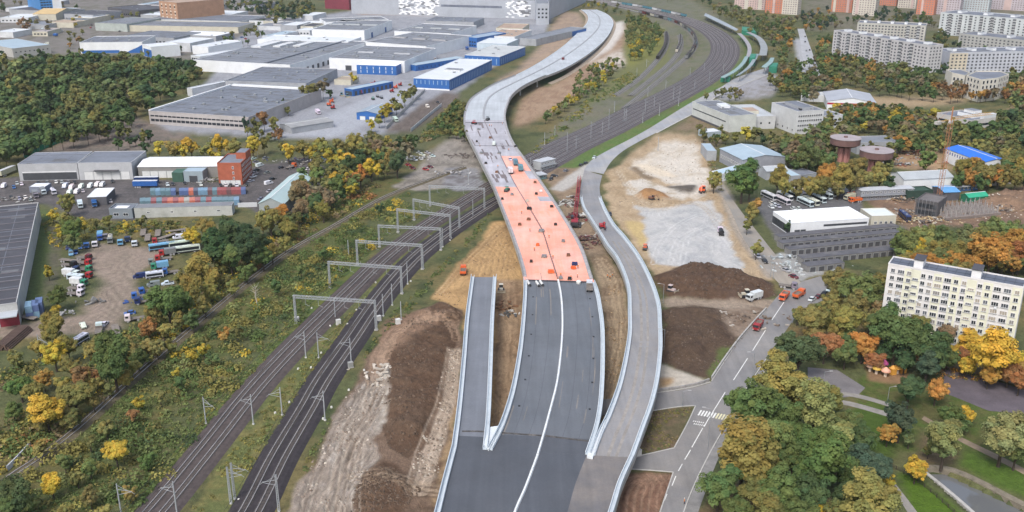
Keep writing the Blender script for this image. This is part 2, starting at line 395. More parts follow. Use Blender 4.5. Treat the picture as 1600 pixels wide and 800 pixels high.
paint([(1042,290),(1085,288),(1088,303),(1058,302)], (.115,.10,.085), 1, 1); mound([(1046,292),(1084,290),(1086,302),(1056,301)], 2.2, 2)
paint([(995,305),(1018,294),(1040,303),(1050,310),(1000,312)], (.30,.17,.08), 1, 1); mound([(998,305),(1018,296),(1038,304),(1044,310),(1004,310)], 3.0, 3)
paint([(1108,265),(1120,262),(1165,350),(1215,430),(1200,436),(1150,370)], (.30,.26,.215), 1, .5, .4)
paint([(1022,432),(1050,420),(1100,414),(1160,430),(1206,440),(1214,462),(1180,472),(1090,470),(1040,466)], SOIL, 1, .8, .15, (.085,.055,.04))
mound([(1028,436),(1060,420),(1100,416),(1160,430),(1200,446),(1180,464),(1090,466),(1042,462)], 4.2, 10)
paint([(1034,466),(1100,470),(1210,468),(1216,484),(1150,488),(1036,482)], (.25,.2,.155), 1, .8, .5)
paint([(1034,484),(1080,477),(1150,486),(1196,484),(1176,506),(1150,538),(1116,590),(1090,588),(1032,566)], (.092,.062,.042), 1, .8, .3, (.072,.048,.034))
paint([(1120,485),(1196,482),(1158,530),(1130,520)], (.24,.185,.14), 2, 1.5, .2, (.15,.105,.075))
mound([(1042,488),(1090,482),(1125,492),(1130,520),(1100,560),(1060,560),(1038,540)], 2.8, 16)
paint([(1128,545),(1150,538),(1120,588),(1108,590)], (.10,.125,.04), 1, 1)
paint([(1024,566),(1092,590),(1106,597),(1062,607),(1024,612)], (.47,.43,.37), 1, .3, .1)
paint([(1024,590),(1062,592),(1056,602),(1024,606)], (.36,.24,.13), 2, 1, 0)
paint([(994,660),(1020,642),(1086,634),(1072,666),(1052,700),(1000,712)], (.115,.10,.055), 1, .3, .2, (.16,.115,.075))
paint([(958,740),(1054,737),(1028,815),(940,815)], (.19,.11,.075), 1, .4, .9, (.13,.075,.05))
# far end of the new road
paint([(800,128),(835,108),(880,78),(905,55),(915,38),(905,20),(880,18),(862,40),(850,66),(812,105),(770,128)], (.34,.255,.185), 2, 1, .3, (.25,.19,.15))
paint([(800,200),(812,160),(850,128),(890,105),(930,82),(950,60),(962,40),(980,38),(976,70),(950,108),(910,150),(870,170),(830,192)], (.33,.235,.16), 2, 1, .3, (.25,.165,.11))
paint([(925,100),(970,75),(980,95),(975,106),(935,110)], (.50,.45,.39), 2, 1, .2, (.33,.25,.19))
paint([(950,40),(972,33),(976,46),(955,76),(920,98),(900,98),(938,74)], (.54,.51,.47), 1, .6)
paint([(842,126),(888,108),(884,120),(860,134),(842,134)], (.065,.105,.03), 1, .4)
# railway yard and its grass
paint([(820,262),(850,215),(905,165),(960,112),(1010,92),(1035,60),(1010,28),(960,10),(900,-6),(1060,-8),(1120,20),(1160,60),(1162,95),(1140,118),(1080,148),(1000,185),(940,222),(870,262)], (.165,.16,.14), 2, 1, 0, (.13,.14,.075), .62)
paint([(905,165),(960,112),(1010,92),(1035,60),(1045,75),(1050,100),(1010,120),(950,150),(900,175)], (.14,.145,.06), 3, 1)
paint([(985,30),(1040,45),(1040,80),(1005,95),(980,110),(975,80)], (.17,.175,.05), 2, 1)
paint([(870,262),(960,212),(1060,164),(1130,122),(1165,82),(1150,50),(1170,60),(1182,90),(1140,130),(1060,182),(980,228),(900,262)], (.09,.15,.04), 1, .8, 0, (.12,.14,.05))
paint([(1140,128),(1200,112),(1218,120),(1210,150),(1160,156),(1120,156)], (.30,.30,.32), 1, .6, 0, (.22,.21,.2))
paint([(1255,0),(1640,-10),(1640,45),(1260,48)], (.16,.145,.11), 2, 1, 0, (.10,.105,.055))
paint([(1048,205),(1085,176),(1140,200),(1120,232),(1100,225),(1085,208)], (.20,.15,.10), 2, 1, 0, (.14,.12,.06))
# right: depots, building site, gardens
paint([(1175,312),(1230,298),(1300,292),(1345,300),(1350,330),(1240,352),(1196,345)], (.125,.125,.13), 1, .5)
paint([(1196,345),(1240,350),(1362,350),(1410,352),(1412,395),(1330,402),(1262,424),(1240,405),(1215,380)], (.12,.118,.125), 1, .5, 0, (.16,.155,.155))
paint([(1200,420),(1215,395),(1262,400),(1282,425),(1255,440),(1225,436)], (.30,.30,.29), 1, 1)
paint([(1345,306),(1390,296),(1430,300),(1500,316),(1600,290),(1760,280),(1760,352),(1560,352),(1540,362),(1480,352),(1425,362),(1385,340)], (.23,.15,.10), 1, 1, .4, (.155,.105,.075))
paint([(1385,236),(1480,236),(1486,262),(1470,268),(1395,262)], (.36,.25,.145), 2, 1, .3, (.27,.18,.11))
mound([(1520,312),(1560,302),(1620,300),(1620,322),(1560,330)], 4.0, 5)
paint([(1240,60),(1258,60),(1275,120),(1250,120)], (.35,.355,.37), 1, .3)
paint([(1330,150),(1520,152),(1500,162),(1400,168),(1330,160)], (.34,.255,.16), 2, 1, .2)
# park
paint([(1240,560),(1330,545),(1480,575),(1620,600),(1620,560),(1480,545),(1380,470),(1250,470)], (.20,.125,.055), 3, 1.4, 0, (.11,.10,.045), .7)
paint([(1345,588),(1400,590),(1480,610),(1620,655),(1700,790),(1480,720),(1400,700),(1330,660)], (.065,.105,.02), 2, 1, 0, (.10,.095,.035), .85)
paint([(1290,640),(1400,640),(1390,720),(1320,690)], (.06,.10,.018), 2, 1)
paint([(1352,574),(1410,580),(1412,600),(1360,596)], (.24,.15,.085), 1, 1)
paint([(1400,735),(1440,745),(1530,830),(1430,830)], (.072,.128,.014), 1, .5)
paint([(1500,700),(1600,735),(1640,790),(1560,765),(1490,720)], (.07,.12,.018), 2, 1)
paint([(1440,670),(1500,700),(1480,730),(1420,720)], (.14,.105,.06), 3, 1)
paint([(1090,810),(1115,760),(1200,745),(1330,790),(1330,830),(1090,830)], (.16,.105,.06), 3, 1.5, 0, (.10,.085,.045), .7)
PR, DR = (.44,.36,.28), (.10,.065,.045)
rr_ = random.Random(12)
for k in range(16):      # trucks and dozers have run up and down the spoil strip
    x0 = rr_.uniform(470, 560); y0 = 805; x3 = rr_.uniform(575, 605); y3 = rr_.uniform(560, 640); f = rr_.uniform(.3, .7)
    rut([(x0, y0), (x0+(x3-x0)*f*.7+rr_.uniform(-8, 8), y0+(y3-y0)*f), (x3, y3)], rr_.choice([(.36,.3,.24), (.16,.12,.09), (.42,.37,.31)]), .55)
for k in range(7): rut([(640+k*3.4, 770), (658+k*4.2, 700), (684+k*3, 640), (697+k*2.4, 590), (704+k*2, 548)], rr_.choice([(.46,.38,.3), (.2,.14,.1)]), .6)
for k in range(9): rut([(575+k*3, 600-k*3), (592+k*5, 545-k*4), (622+k*8, 512-k), (664+k*5, 498+k), (712, 492+k*5)], (.33,.23,.16), .6)
for k in range(6): rut([(548+k*4, 742+k*5), (590+k*5, 738+k*4), (640, 752+k*3), (684, 762+k*2)], rr_.choice([(.36,.28,.2), DR]), .6)
for k in range(7): rut([(676+k*6, 466-k*5), (706+k*7, 432-k*8), (744+k*6, 392-k*5), (778+k*3, 352)], rr_.choice([(.52,.38,.21), (.25,.16,.08)]), .55)
for k in range(6): rut([(742+k*9, 430), (752+k*8, 400), (770+k*6, 372), (795, 352)], (.26,.17,.09), .5)
for k in range(6): rut([(940+rr_.uniform(-4, 8), 640), (958+k*3, 560), (962+k*3, 500), (950+k*4, 440), (930+k*3, 405)], rr_.choice([(.42,.33,.22), (.18,.13,.085)]), .55)
for k in range(5): rut([(778+k*5, 640-k*12), (786+k*4, 560), (790+k*4, 500), (784+k*5, 440)], rr_.choice([(.38,.27,.17), (.16,.1,.06)]), .5)
for k in range(8): rut([(962+k*3, 262+k*4), (985+k*5, 300+k*3), (1015+k*6, 330-k*2), (1070+k*3, 318), (1110+k*2, 300+k*8)], rr_.choice([(.55,.48,.38), (.3,.22,.14)]), .45)
for k in range(9): rut([(1020+k*9, 412), (1030+k*10, 385-k*3), (1060+k*7, 350+k*4), (1100+k*3, 335+k*6), (1140, 360+k*6)], rr_.choice([(.62,.62,.61), (.40,.40,.41)]), .5, dz=-.05)
for k in range(5): rut([(1036, 468+k*2.4), (1100, 472+k*2.2), (1160, 473+k*2), (1210, 470+k*2)], (.32,.26,.2), .6)
for k in range(6): rut([(960+k*12, 800), (966+k*11, 770), (985+k*9, 750), (1010+k*6, 744)], rr_.choice([(.3,.2,.14), (.09,.05,.035)]), .6)
for k in range(5): rut([(1212, 432-k*2), (1180, 392), (1152+k, 352), (1130+k, 305), (1112+k, 268)], (.4,.35,.29), .5, dz=-.06)
for k in range(6): rut([(110+k*6, 522), (160+k*5, 490), (172+k*6, 440), (185+k*6, 392)], rr_.choice([(.33,.27,.22), (.16,.13,.1)]), .45, dz=-.1)
for k in range(6): rut([(1400+k*10, 345), (1470+k*8, 356-k*2), (1540, 345-k*3), (1610, 325-k*4)], rr_.choice([(.3,.2,.13), (.12,.08,.06)]), .5)
# canal bed: the ground opens under the water
canal_px = [(1452,738),(1474,741),(1600,800),(1800,905),(1640,905),(1536,812)]
canal_m = mask([(1442,734),(1480,736),(1606,796),(1820,905),(1630,912),(1528,812)], 0, 0.0) > .5
ZZ = np.where(canal_m, -2.2, ZZ)
C = np.clip(C*(1+(.28*nC[..., None]-.14)*RG_[..., None]), .01, .9)
gv = np.stack([XX, YY, ZZ], -1).reshape(-1, 3)
ii = (np.arange(NR-1)[:, None]*NC+np.arange(NC-1)[None, :]).ravel()
gf = np.stack([ii, ii+1, ii+1+NC, ii+NC], 1)
def ground_mat():
    m, nt, b = nt_new('ground_soil'); p = wpos(nt); at = N(nt, 'ShaderNodeAttribute', attribute_name='Col')
    c = at.outputs['Color']
    ra = N(nt, 'ShaderNodeAttribute', attribute_name='Rgh').outputs['Fac']
    f1 = mathn(nt, 'ADD', mathn(nt, 'MULTIPLY', ramp(nt, noise_col(nt, .55, 5, .65, p), .28, .72, -.30, .28), ra), 1.0)
    f2 = mathn(nt, 'ADD', mathn(nt, 'MULTIPLY', ramp(nt, noise_col(nt, 2.6, 3, .7, p), .28, .72, -.22, .22), ra), 1.0)
    dn = N(nt, 'ShaderNodeTexNoise'); dn.inputs['Scale'].default_value = .045; dn.inputs['Detail'].default_value = 2; nt.links.new(p, dn.inputs['Vector'])
    sub = N(nt, 'ShaderNodeVectorMath', operation='SCALE'); nt.links.new(dn.outputs['Color'], sub.inputs[0]); sub.inputs['Scale'].default_value = 26
    add = N(nt, 'ShaderNodeVectorMath', operation='ADD'); nt.links.new(p, add.inputs[0]); nt.links.new(sub.outputs[0], add.inputs[1])
    st = []
    for rz, sc in ((.15, (.75, .045, 0)), (-.9, (.6, .05, 0))):
        mp = N(nt, 'ShaderNodeMapping'); mp.inputs['Rotation'].default_value = (0, 0, rz); mp.inputs['Scale'].default_value = sc; mp.vector_type = 'TEXTURE' if False else 'POINT'
        nt.links.new(add.outputs[0], mp.inputs['Vector']); st.append(noise_col(nt, 1.0, 4, .75, mp.outputs[0]))
    gate = ramp(nt, noise_col(nt, .035, 2, .5, p), .42, .58, 0, 1)
    wfac = mixc(nt, gate, st[0], st[1])
    tf = mathn(nt, 'MULTIPLY', ramp(nt, wfac, .32, .68, -.42, .40), at.outputs['Alpha'])
    f = mathn(nt, 'MULTIPLY', mathn(nt, 'MULTIPLY', f1, f2), mathn(nt, 'ADD', tf, 1.0))
    nt.links.new(vscale(nt, c, f), b.inputs['Base Color']); b.inputs['Roughness'].default_value = .9; b.inputs['Specular IOR Level'].default_value = .2
    bp = N(nt, 'ShaderNodeBump'); bp.inputs['Strength'].default_value = .8; bp.inputs['Distance'].default_value = .6
    hh = mathn(nt, 'ADD', noise_col(nt, .9, 5, .7, p), mathn(nt, 'MULTIPLY', wfac, mathn(nt, 'MULTIPLY', at.outputs['Alpha'], 1.2)))
    nt.links.new(hh, bp.inputs['Height']); nt.links.new(bp.outputs[0], b.inputs['Normal'])
    return m
gme = fast_mesh('ground', gv, gf, ground_mat())
at = gme.attributes.new('Col', 'FLOAT_COLOR', 'POINT'); c4 = np.concatenate([C, TR[..., None]], -1).reshape(-1, 4).astype(np.float32); at.data.foreach_set('color', c4.ravel())
a2 = gme.attributes.new('Rgh', 'FLOAT', 'POINT'); a2.data.foreach_set('value', RG_.ravel().astype(np.float32))
gme.polygons.foreach_set('use_smooth', np.ones(len(gf), bool))
struct('ground', gme, None, 'earth, grass and bare soil spreading over the whole site')
fm = MB(); fm.quad((-9000, -3000, -4), (9000, -3000, -4), (9000, 14000, -4), (-9000, 14000, -4))
struct('terrain', fm, mat((.12, .12, .07), .9, .4, .01, stain=(.2, .19, .17)), 'far plain beyond the town')
def gz(x, y):
    if y < 121: return 0.0
    r = int(np.clip(np.searchsorted(Yr, y), 1, NR-1)); c = int(np.clip(np.searchsorted(Ur, x/y), 0, NC-1)); return float(ZZ[r, c])

# ================================================================ roads
def asphalt(col, dust=None, rough=.55, name='asphalt', joints=0.0):
    m, nt, b = nt_new(name); p = wpos(nt)
    f = mathn(nt, 'MULTIPLY', ramp(nt, noise_col(nt, .06, 4, .6, p), .3, .7, .88, 1.12), ramp(nt, noise_col(nt, 1.5, 4, .7, p), .3, .7, .92, 1.08))
    mp = N(nt, 'ShaderNodeMapping'); mp.inputs['Scale'].default_value = (.45, .02, 1); nt.links.new(p, mp.inputs['Vector'])
    f = mathn(nt, 'MULTIPLY', f, ramp(nt, noise_col(nt, 1.0, 3, .6, mp.outputs[0]), .3, .7, .9, 1.1))
    c = N(nt, 'ShaderNodeRGB'); c.outputs[0].default_value = (*col, 1); cc = c.outputs[0]
    if dust: cc = mixc(nt, ramp(nt, noise_col(nt, .05, 5, .7, p), .42, .62, 0, .8), cc, dust)
    nt.links.new(vscale(nt, cc, f), b.inputs['Base Color']); b.inputs['Specular IOR Level'].default_value = .45
    nt.links.new(ramp(nt, noise_col(nt, .09, 4, .6, p), .35, .65, rough-.08, rough+.12), b.inputs['Roughness'])
    return m
ASPH = asphalt((.122, .131, .146), None, .48, 'fresh_asphalt')
ASPH_D = asphalt((.165, .165, .17), (.25, .22, .19), .6, 'dusty_asphalt')
ASPH_S = asphalt((.20, .195, .195), (.25, .235, .22), .62, 'street_asphalt')
CONC_W = asphalt((.42, .45, .48), None, .7, 'pale_road_base')
MARK = mat((.72, .72, .70), .6, .12, 1.2, stain=(.45, .44, .42), name='road_marking')
KERB = mat((.45, .44, .42), .85, .15, .6, name='kerb_stone')
# street on the right with its side arms, then the markings a few millimetres above
sl_ = [(1024,815),(1038,780),(1052,737),(1054,700),(1074,662),(1087,634),(1110,598),(1155,532),(1196,486),(1212,466)]
sr_ = [(1062,815),(1078,770),(1106,712),(1116,695),(1128,672),(1140,650),(1160,614),(1196,560),(1236,505),(1250,480)]
ribbon('street', sl_, sr_, 60, .03, ASPH_S, 'grey two lane street beside the park')
sheet('side_street', [(1112,598),(1090,604),(1060,610),(960,622),(900,630),(900,652),(990,646),(1060,636),(1088,633)], .026, ASPH_S, 'side street passing under the ramp')
sheet('side_street', [(1054,700),(1000,712),(900,726),(900,752),(985,734),(1054,738)], .026, ASPH_S, 'lower side street passing under the ramp')
sheet('junction', [(1194,488),(1212,466),(1225,452),(1232,438),(1250,441),(1280,432),(1312,430),(1318,448),(1300,462),(1268,478),(1246,484),(1238,505)], .022, ASPH_S, 'wide street junction by the orange trucks')
ribbon('back_road', [(1226,452),(1196,420),(1165,378),(1142,330),(1122,292),(1112,270)], [(1252,442),(1222,410),(1188,368),(1152,322),(1130,290),(1122,270)], 40, .024, asphalt((.25,.235,.215), (.31,.27,.22), .7, 'dirty_asphalt'), 'muddy lane along the pale platform')
ribbon('sidewalk', [(1064,815),(1080,772),(1108,712),(1130,674),(1142,652),(1162,616),(1198,562)], [(1086,815),(1100,775),(1122,718),(1140,684),(1152,660),(1172,622),(1206,564)], 40, .10, mat((.22,.215,.21), .8, .2, .4), 'grey pavement along the park trees')
def kerb(px, w=.3, h=.14, z=.03):
    mb = MB(); mb.sweep(curve_px(px, 30), [(-w/2, z-.03), (-w/2, z+h), (w/2, z+h), (w/2, z-.03)])
    return struct('kerb', mb, KERB, None)
kerb([(1110,597),(1090,603),(1060,609),(1026,614)]); kerb([(1087,634),(1060,636),(1020,642)]); kerb([(1087,634),(1074,662),(1054,699)]); kerb([(1054,700),(1010,710),(996,713)]); kerb([(1052,738),(1038,780),(1028,810)]); kerb([(1052,738),(1000,734),(980,733)]); kerb([(1063,815),(1079,771),(1107,712),(1129,673),(1141,651),(1161,615),(1197,561)])
kerb([(1112,595),(1155,532),(1197,485)])
def dash(a, b, w=.13, z=.036, mb=None):
    A, B = G(*a), G(*b); d = (B-A).normalized(); l = Vector((-d.y, d.x, 0))*w
    mb.quad((A-l).xy[:]+(z,), (B-l).xy[:]+(z,), (B+l).xy[:]+(z,), (A+l).xy[:]+(z,))
cl = [((1225,472),(1206,500)),((1196,516),(1176,548)),((1168,560),(1146,594)),((1133,613),(1113,645)),((1109,651),(1100,667)),((1098,669),(1081,699)),((1079,703),(1070,718)),((1066,725),(1060,736)),((1056,744),(1050,759)),((1042,772),(1038,782))]
for a, b in cl:
    mb = MB(); dash(a, b, mb=mb); struct('lane_marking', mb, MARK, 'white dash of the street centre line')
for k in range(10):
    t = k/9; x0, y0 = 1091+t*41, 649+t*7.5; mb = MB(); dash((x0, y0), (x0+5, y0-8), .26, .037, mb); struct('crosswalk_stripe', mb, MARK if k < 6 else mat((.68,.64,.42), .6, .15, 1.2), 'pale stripe of the zebra crossing')
for k in range(6):
    for j in range(2):
        x0, y0 = 1083+k*3.0+j*1.0, 659+k*.5+j*4.2; mb = MB(); dash((x0, y0), (x0+1.6, y0-1.8), .14, .037, mb); struct('lane_marking', mb, MARK, 'short rumble mark before the crossing')
# old road climbing away to the upper right, at ground level
ribbon('connecting_road', [(912,266),(925,250),(950,235),(985,217),(1012,202),(1082,159),(1125,137),(1150,122),(1200,105)], [(943,272),(954,254),(972,237),(997,222),(1026,207),(1088,174),(1117,152),(1140,140),(1204,114)], 70, .05, asphalt((.30,.31,.335), (.36,.34,.31), .6, 'old_asphalt'), 'pale grey road running up beside the railway')
kerb([(1026,208),(1060,190),(1088,175),(1117,153),(1140,141),(1204,115)], .9, .25)
ribbon('avenue', [(1262,118),(1254,90),(1250,62),(1246,45)], [(1282,118),(1272,90),(1262,62),(1256,45)], 20, .04, asphalt((.36,.365,.38), None, .65, 'avenue_asphalt'), 'pale avenue between the autumn trees')
# park paths and courts
PATHM = mat((.25, .235, .215), .85, .2, .4)
ribbon('path', [(1290,621),(1330,628),(1392,645)], [(1290,627),(1330,635),(1390,652)], 12, .03, PATHM, 'grey path crossing the lawn')
ribbon('path', [(1296,610),(1345,617),(1400,633)], [(1296,614),(1345,623),(1400,639)], 12, .034, PATHM, 'second grey path crossing the lawn')
ribbon('path', [(1388,755),(1402,775),(1430,820)], [(1396,752),(1414,775),(1448,820)], 12, .03, PATHM, 'curving path by the canal fence')
ribbon('path', [(1440,655),(1500,690),(1560,720),(1660,775)], [(1444,650),(1504,684),(1564,713),(1664,766)], 14, .03, mat((.22,.17,.12), .9, .2, .4), 'brown path along the canal lawn')
sheet('sports_court', [(1474,577),(1540,590),(1640,622),(1640,650),(1545,642),(1476,614)], .03, mat((.105,.09,.105), .8, .2, .2), 'dark worn sports court behind a mesh fence')
sheet('plaza', [(1262,574),(1308,578),(1352,606),(1340,618),(1284,626),(1262,610)], .028, mat((.17,.16,.165), .8, .2, .2), 'dark paved plaza among the park trees')
# canal
wm, wnt, wb = nt_new('canal_water'); wb.inputs['Base Color'].default_value = (.13, .135, .14, 1); wb.inputs['Roughness'].default_value = .06; wb.inputs['Specular IOR Level'].default_value = 1.0
wbp = N(wnt, 'ShaderNodeBump'); wbp.inputs['Strength'].default_value = .03; wnt.links.new(noise_col(wnt, .6, 3, .6, wpos(wnt)), wbp.inputs['Height']); wnt.links.new(wbp.outputs[0], wb.inputs['Normal'])
mb = MB(); pts = [G(x, y, -1.2) for x, y in [(1436,736),(1480,730),(1606,786),(1840,905),(1620,925),(1520,815)]]; mb.poly([(p.x, p.y, -1.2) for p in reversed(pts)]); struct('water', mb, wm, 'still canal water reflecting the grey sky')
t = tag(MB().sweep(curve_px([(1440,734),(1480,766),(1532,812),(1634,912)], 24), [(-.5, -2.4), (-.5, .25), (.5, .25), (.5, -2.4)]).obj('canal_wall', CONC), 'mossy concrete canal wall on the fence side', 'wall')
t = tag(MB().sweep(curve_px([(1442,733),(1482,735),(1607,795),(1820,903)], 24), [(-.6, -2.4), (-.6, .35), (1.6, .35), (1.6, -2.4)]).obj('canal_wall', mat((.19,.165,.125), .9, .25, .5, stain=(.09,.1,.05))), 'broad earthy canal bank wall on the far side', 'wall')
# ================================================================ the new highway on its viaduct
ORANGE = asphalt((.80, .345, .25), (.86, .455, .38), .62, 'salmon_waterproofing')
BARE = asphalt((.44, .435, .475), (.33, .32, .35), .7, 'bare_deck_concrete')
PARA = mat((.50, .56, .61), .55, .08, .5, name='pale_blue_parapet')
PARA2 = mat((.62, .66, .69), .5, .06, .5, name='white_guardrail')
HD = 8.0
def hfar(y): return HD if y >= 118 else (1.2+ (HD-1.2)*max(0, (y-15))/103.0)
ML = [(762,702.9),(779,670),(796,620),(808,560),(815,500),(818,437),(815,418),(800,370),(783,325),(769,290),(755,262),(740,232),(727,205),(724,188),(727,170),(735,155),(750,144),(775,130),(800,120),(832,104),(875,76),(900,54),(917,36),(918,24),(908,15)]
MR = [(922,711.3),(935,672),(941,640),(944,600),(945,560),(944,512),(940,482),(935,457),(925,432),(914,398),(905,378),(890,352),(870,320),(850,290),(825,255),(802,222),(792,196),(790,180),(793,166),(800,150),(815,137),(842,123),(875,110),(900,97),(925,80),(945,62),(955,47),(958,34),(948,22),(932,15)]
MM = [(806,797),(820,765),(837,720),(850,677),(860,640),(870,600),(875,565),(878,532),(879,500),(877,465),(872,438),(860,400),(847,360),(827,325),(806,290),(788,255),(774,225),(762,200),(756,185),(757,168),(765,152),(780,141),(800,131),(835,114),(874,93),(905,72),(928,52),(937,38),(934,24),(920,15)]
def hl(l): return [(x, y, hfar(y)) for x, y in l]
NM = 150
cL, cR = crom(gp(hl(ML)), NM), crom(gp(hl(MR)), NM)
viaduct = thing('viaduct', 'new highway viaduct with salmon coated deck crossing the railway', 'viaduct', (0, 0, 0))
def rows(L, R, n=None):
    return [(Vector(a), Vector(b)) for a, b in zip(L, R)]
def pyof(p): return proj(p)[1]
def deck_part(name, pr, i0, i1, m, parent, f0=0.0, f1=1.0, dz=0.0):
    mb = MB()
    for i in range(i0, i1):
        a, b = pr[i], pr[i+1]
        q = [a[0].lerp(a[1], f0), a[0].lerp(a[1], f1), b[0].lerp(b[1], f1), b[0].lerp(b[1], f0)]
        mb.quad(*[(v.x, v.y, v.z+dz) for v in q])
    return mb.obj(name, m, parent)
pr = rows(cL, cR)
mid = crom(gp(hl(MM)), 400)
def mfrac(i):                            # where the median crosses that row of the deck
    a, b = pr[i]; d = b-a; best = None
    rel = mid-np.array(a); t = (rel[:, 0]*d.x+rel[:, 1]*d.y)/(d.x**2+d.y**2)
    dist = np.abs(rel[:, 0]*(-d.y)+rel[:, 1]*d.x)/d.length
    ok = (t > .2) & (t < .8); dist = np.where(ok, dist, 1e9); return float(t[np.argmin(dist)])
MF = [mfrac(i) for i in range(NM)]
MF = list(np.convolve(np.pad(MF, 4, 'edge'), np.ones(9)/9, 'valid'))
def surf(name, y_hi, y_lo, side, m, fa=0.0, fb=1.0, dz=.02):
    """a stretch of road surface between two rows, left (0), right (1) or both (2) carriageways"""
    mb = MB()
    for i in range(NM-1):
        a, b = pr[i], pr[i+1]; yc = pyof((a[0].lerp(a[1], .5)+b[0].lerp(b[1], .5))/2)
        if not (y_lo <= yc < y_hi): continue
        l0, l1 = {0: (0.0, MF[i]), 1: (MF[i], 1.0), 2: (0.0, 1.0)}[side]; k0, k1 = {0: (0.0, MF[i+1]), 1: (MF[i+1], 1.0), 2: (0.0, 1.0)}[side]
        if fa or fb != 1.0: l0, l1 = l0+(l1-l0)*fa, l0+(l1-l0)*fb; k0, k1 = k0+(k1-k0)*fa, k0+(k1-k0)*fb
        q = [a[0].lerp(a[1], l0), a[0].lerp(a[1], l1), b[0].lerp(b[1], k1), b[0].lerp(b[1], k0)]
        mb.quad(*[(v.x, v.y, v.z+dz) for v in q])
    return mb.obj(name, m, viaduct)
# slab: only its sides and underside
mb = MB(); 
for i in range(NM-1):
    a, b = pr[i], pr[i+1]; dn = Vector((0, 0, min(1.7, a[0].z+.3)))
    mb.quad(a[0], b[0], b[0]-dn, a[0]-dn); mb.quad(b[1], a[1], a[1]-dn, b[1]-dn); mb.quad(a[0]-dn, b[0]-dn, b[1]-dn, a[1]-dn)
    mb.quad(a[0], a[1], b[1], b[0])
mb.obj('deck_slab', CONC, viaduct)
ASPH_V = asphalt((.080,.085,.097), None, .45, 'vignette_asphalt')  # same paving; lens vignetting towards the camera is put into its darker colour
surf('road_surface', 900, 681, 0, ASPH_V); surf('road_surface', 900, 681, 1, ASPH_V)
surf('road_surface', 681, 437, 0, ASPH)['label'] = 'dark fresh asphalt of the left carriageway'
surf('road_surface', 681, 437, 1, ASPH)['label'] = 'dark fresh asphalt of the right carriageway'
surf('waterproof_coating', 437, 292, 0, ORANGE)['label'] = 'salmon pink coating on the left carriageway'
surf('waterproof_coating', 437, 246, 1, ORANGE)['label'] = 'salmon pink coating on the right carriageway'
surf('bare_deck', 292, 187, 0, BARE); surf('bare_deck', 246, 187, 1, BARE)
surf('coating_gap', 316, 303, 1, BARE, .5, .97, .03); surf('coating_gap', 276, 268, 1, BARE, .62, .97, .03)
surf('road_surface', 187, -50, 2, CONC_W)['label'] = 'pale road base of the far carriageways'
# membrane laps, worn patches, paving seams
def seam(y_hi, y_lo, side, f, w, m, dz, name, i_step=1):
    mb = MB()
    for i in range(NM-1):
        a, b = pr[i], pr[i+1]; yc = pyof((a[0].lerp(a[1], .5)+b[0].lerp(b[1], .5))/2)
        if not (y_lo <= yc < y_hi): continue
        fr = lambda k: (MF[k]*f if side == 0 else MF[k]+(1-MF[k])*f); wd = (a[1]-a[0]).length; e = w/wd
        q = [a[0].lerp(a[1], fr(i)-e), a[0].lerp(a[1], fr(i)+e), b[0].lerp(b[1], fr(i+1)+e), b[0].lerp(b[1], fr(i+1)-e)]; mb.quad(*[(v.x, v.y, v.z+dz) for v in q])
    if mb.v: mb.obj(name, m, viaduct)
lap = asphalt((.78,.34,.25), (.84,.44,.36), .6, 'membrane_lap')
for s_, yl in ((0, 294), (1, 249)):
    for k in range(1, 9): seam(436, yl, s_, .1+k*.095, .07, lap, .026, 'membrane_lap')
worn = asphalt((.80,.32,.22), (.84,.44,.35), .7, 'worn_coating')
rs_ = random.Random(4)
for k in range(26):
    yh = rs_.uniform(270, 430); surf('coating_patch', yh, yh-rs_.uniform(6, 16), 1 if yh < 300 else rs_.choice((0, 1)), worn, (f0 := rs_.uniform(.05, .8)), f0+rs_.uniform(.05, .2), .0225+.0003*k)
psm = asphalt((.085,.09,.105), None, .6, 'paving_seam')
for s_ in (0, 1):
    for f in (.36, .68): seam(700, 438, s_, f, .06, psm, .024, 'paving_seam')
stn = asphalt((.17,.165,.165), (.24,.215,.19), .75, 'dusty_stain')
for k in range(16):
    yh = rs_.uniform(460, 690); surf('dust_stain', yh, yh-rs_.uniform(14, 40), rs_.choice((0, 1)), stn, (f0 := rs_.uniform(.1, .8)), f0+rs_.uniform(.01, .035), .0226+.0003*k)
drn = mat((.02,.02,.022), .7, .1, 1.0)
for k in range(26):
    i = 3+k*2
    for f in (.13, .87):
        a, b = pr[i]; p = a.lerp(b, f)
        if pyof(p) > 440: MB().box(p.x-.3, p.x+.3, p.y-.45, p.y+.45, HD+.021, HD+.06).obj('drain_grate', drn, viaduct)
dst = asphalt((.17,.145,.15), None, .8, 'deck_stain')
for k in range(34):
    yh = rs_.uniform(196, 288); s_ = 0 if yh > 240 else rs_.choice((0, 1)); surf('deck_stain', yh, yh-rs_.uniform(3, 8), s_, dst, (f0 := rs_.uniform(.08, .8)), f0+rs_.uniform(.02, .14), .0225+.0003*k)
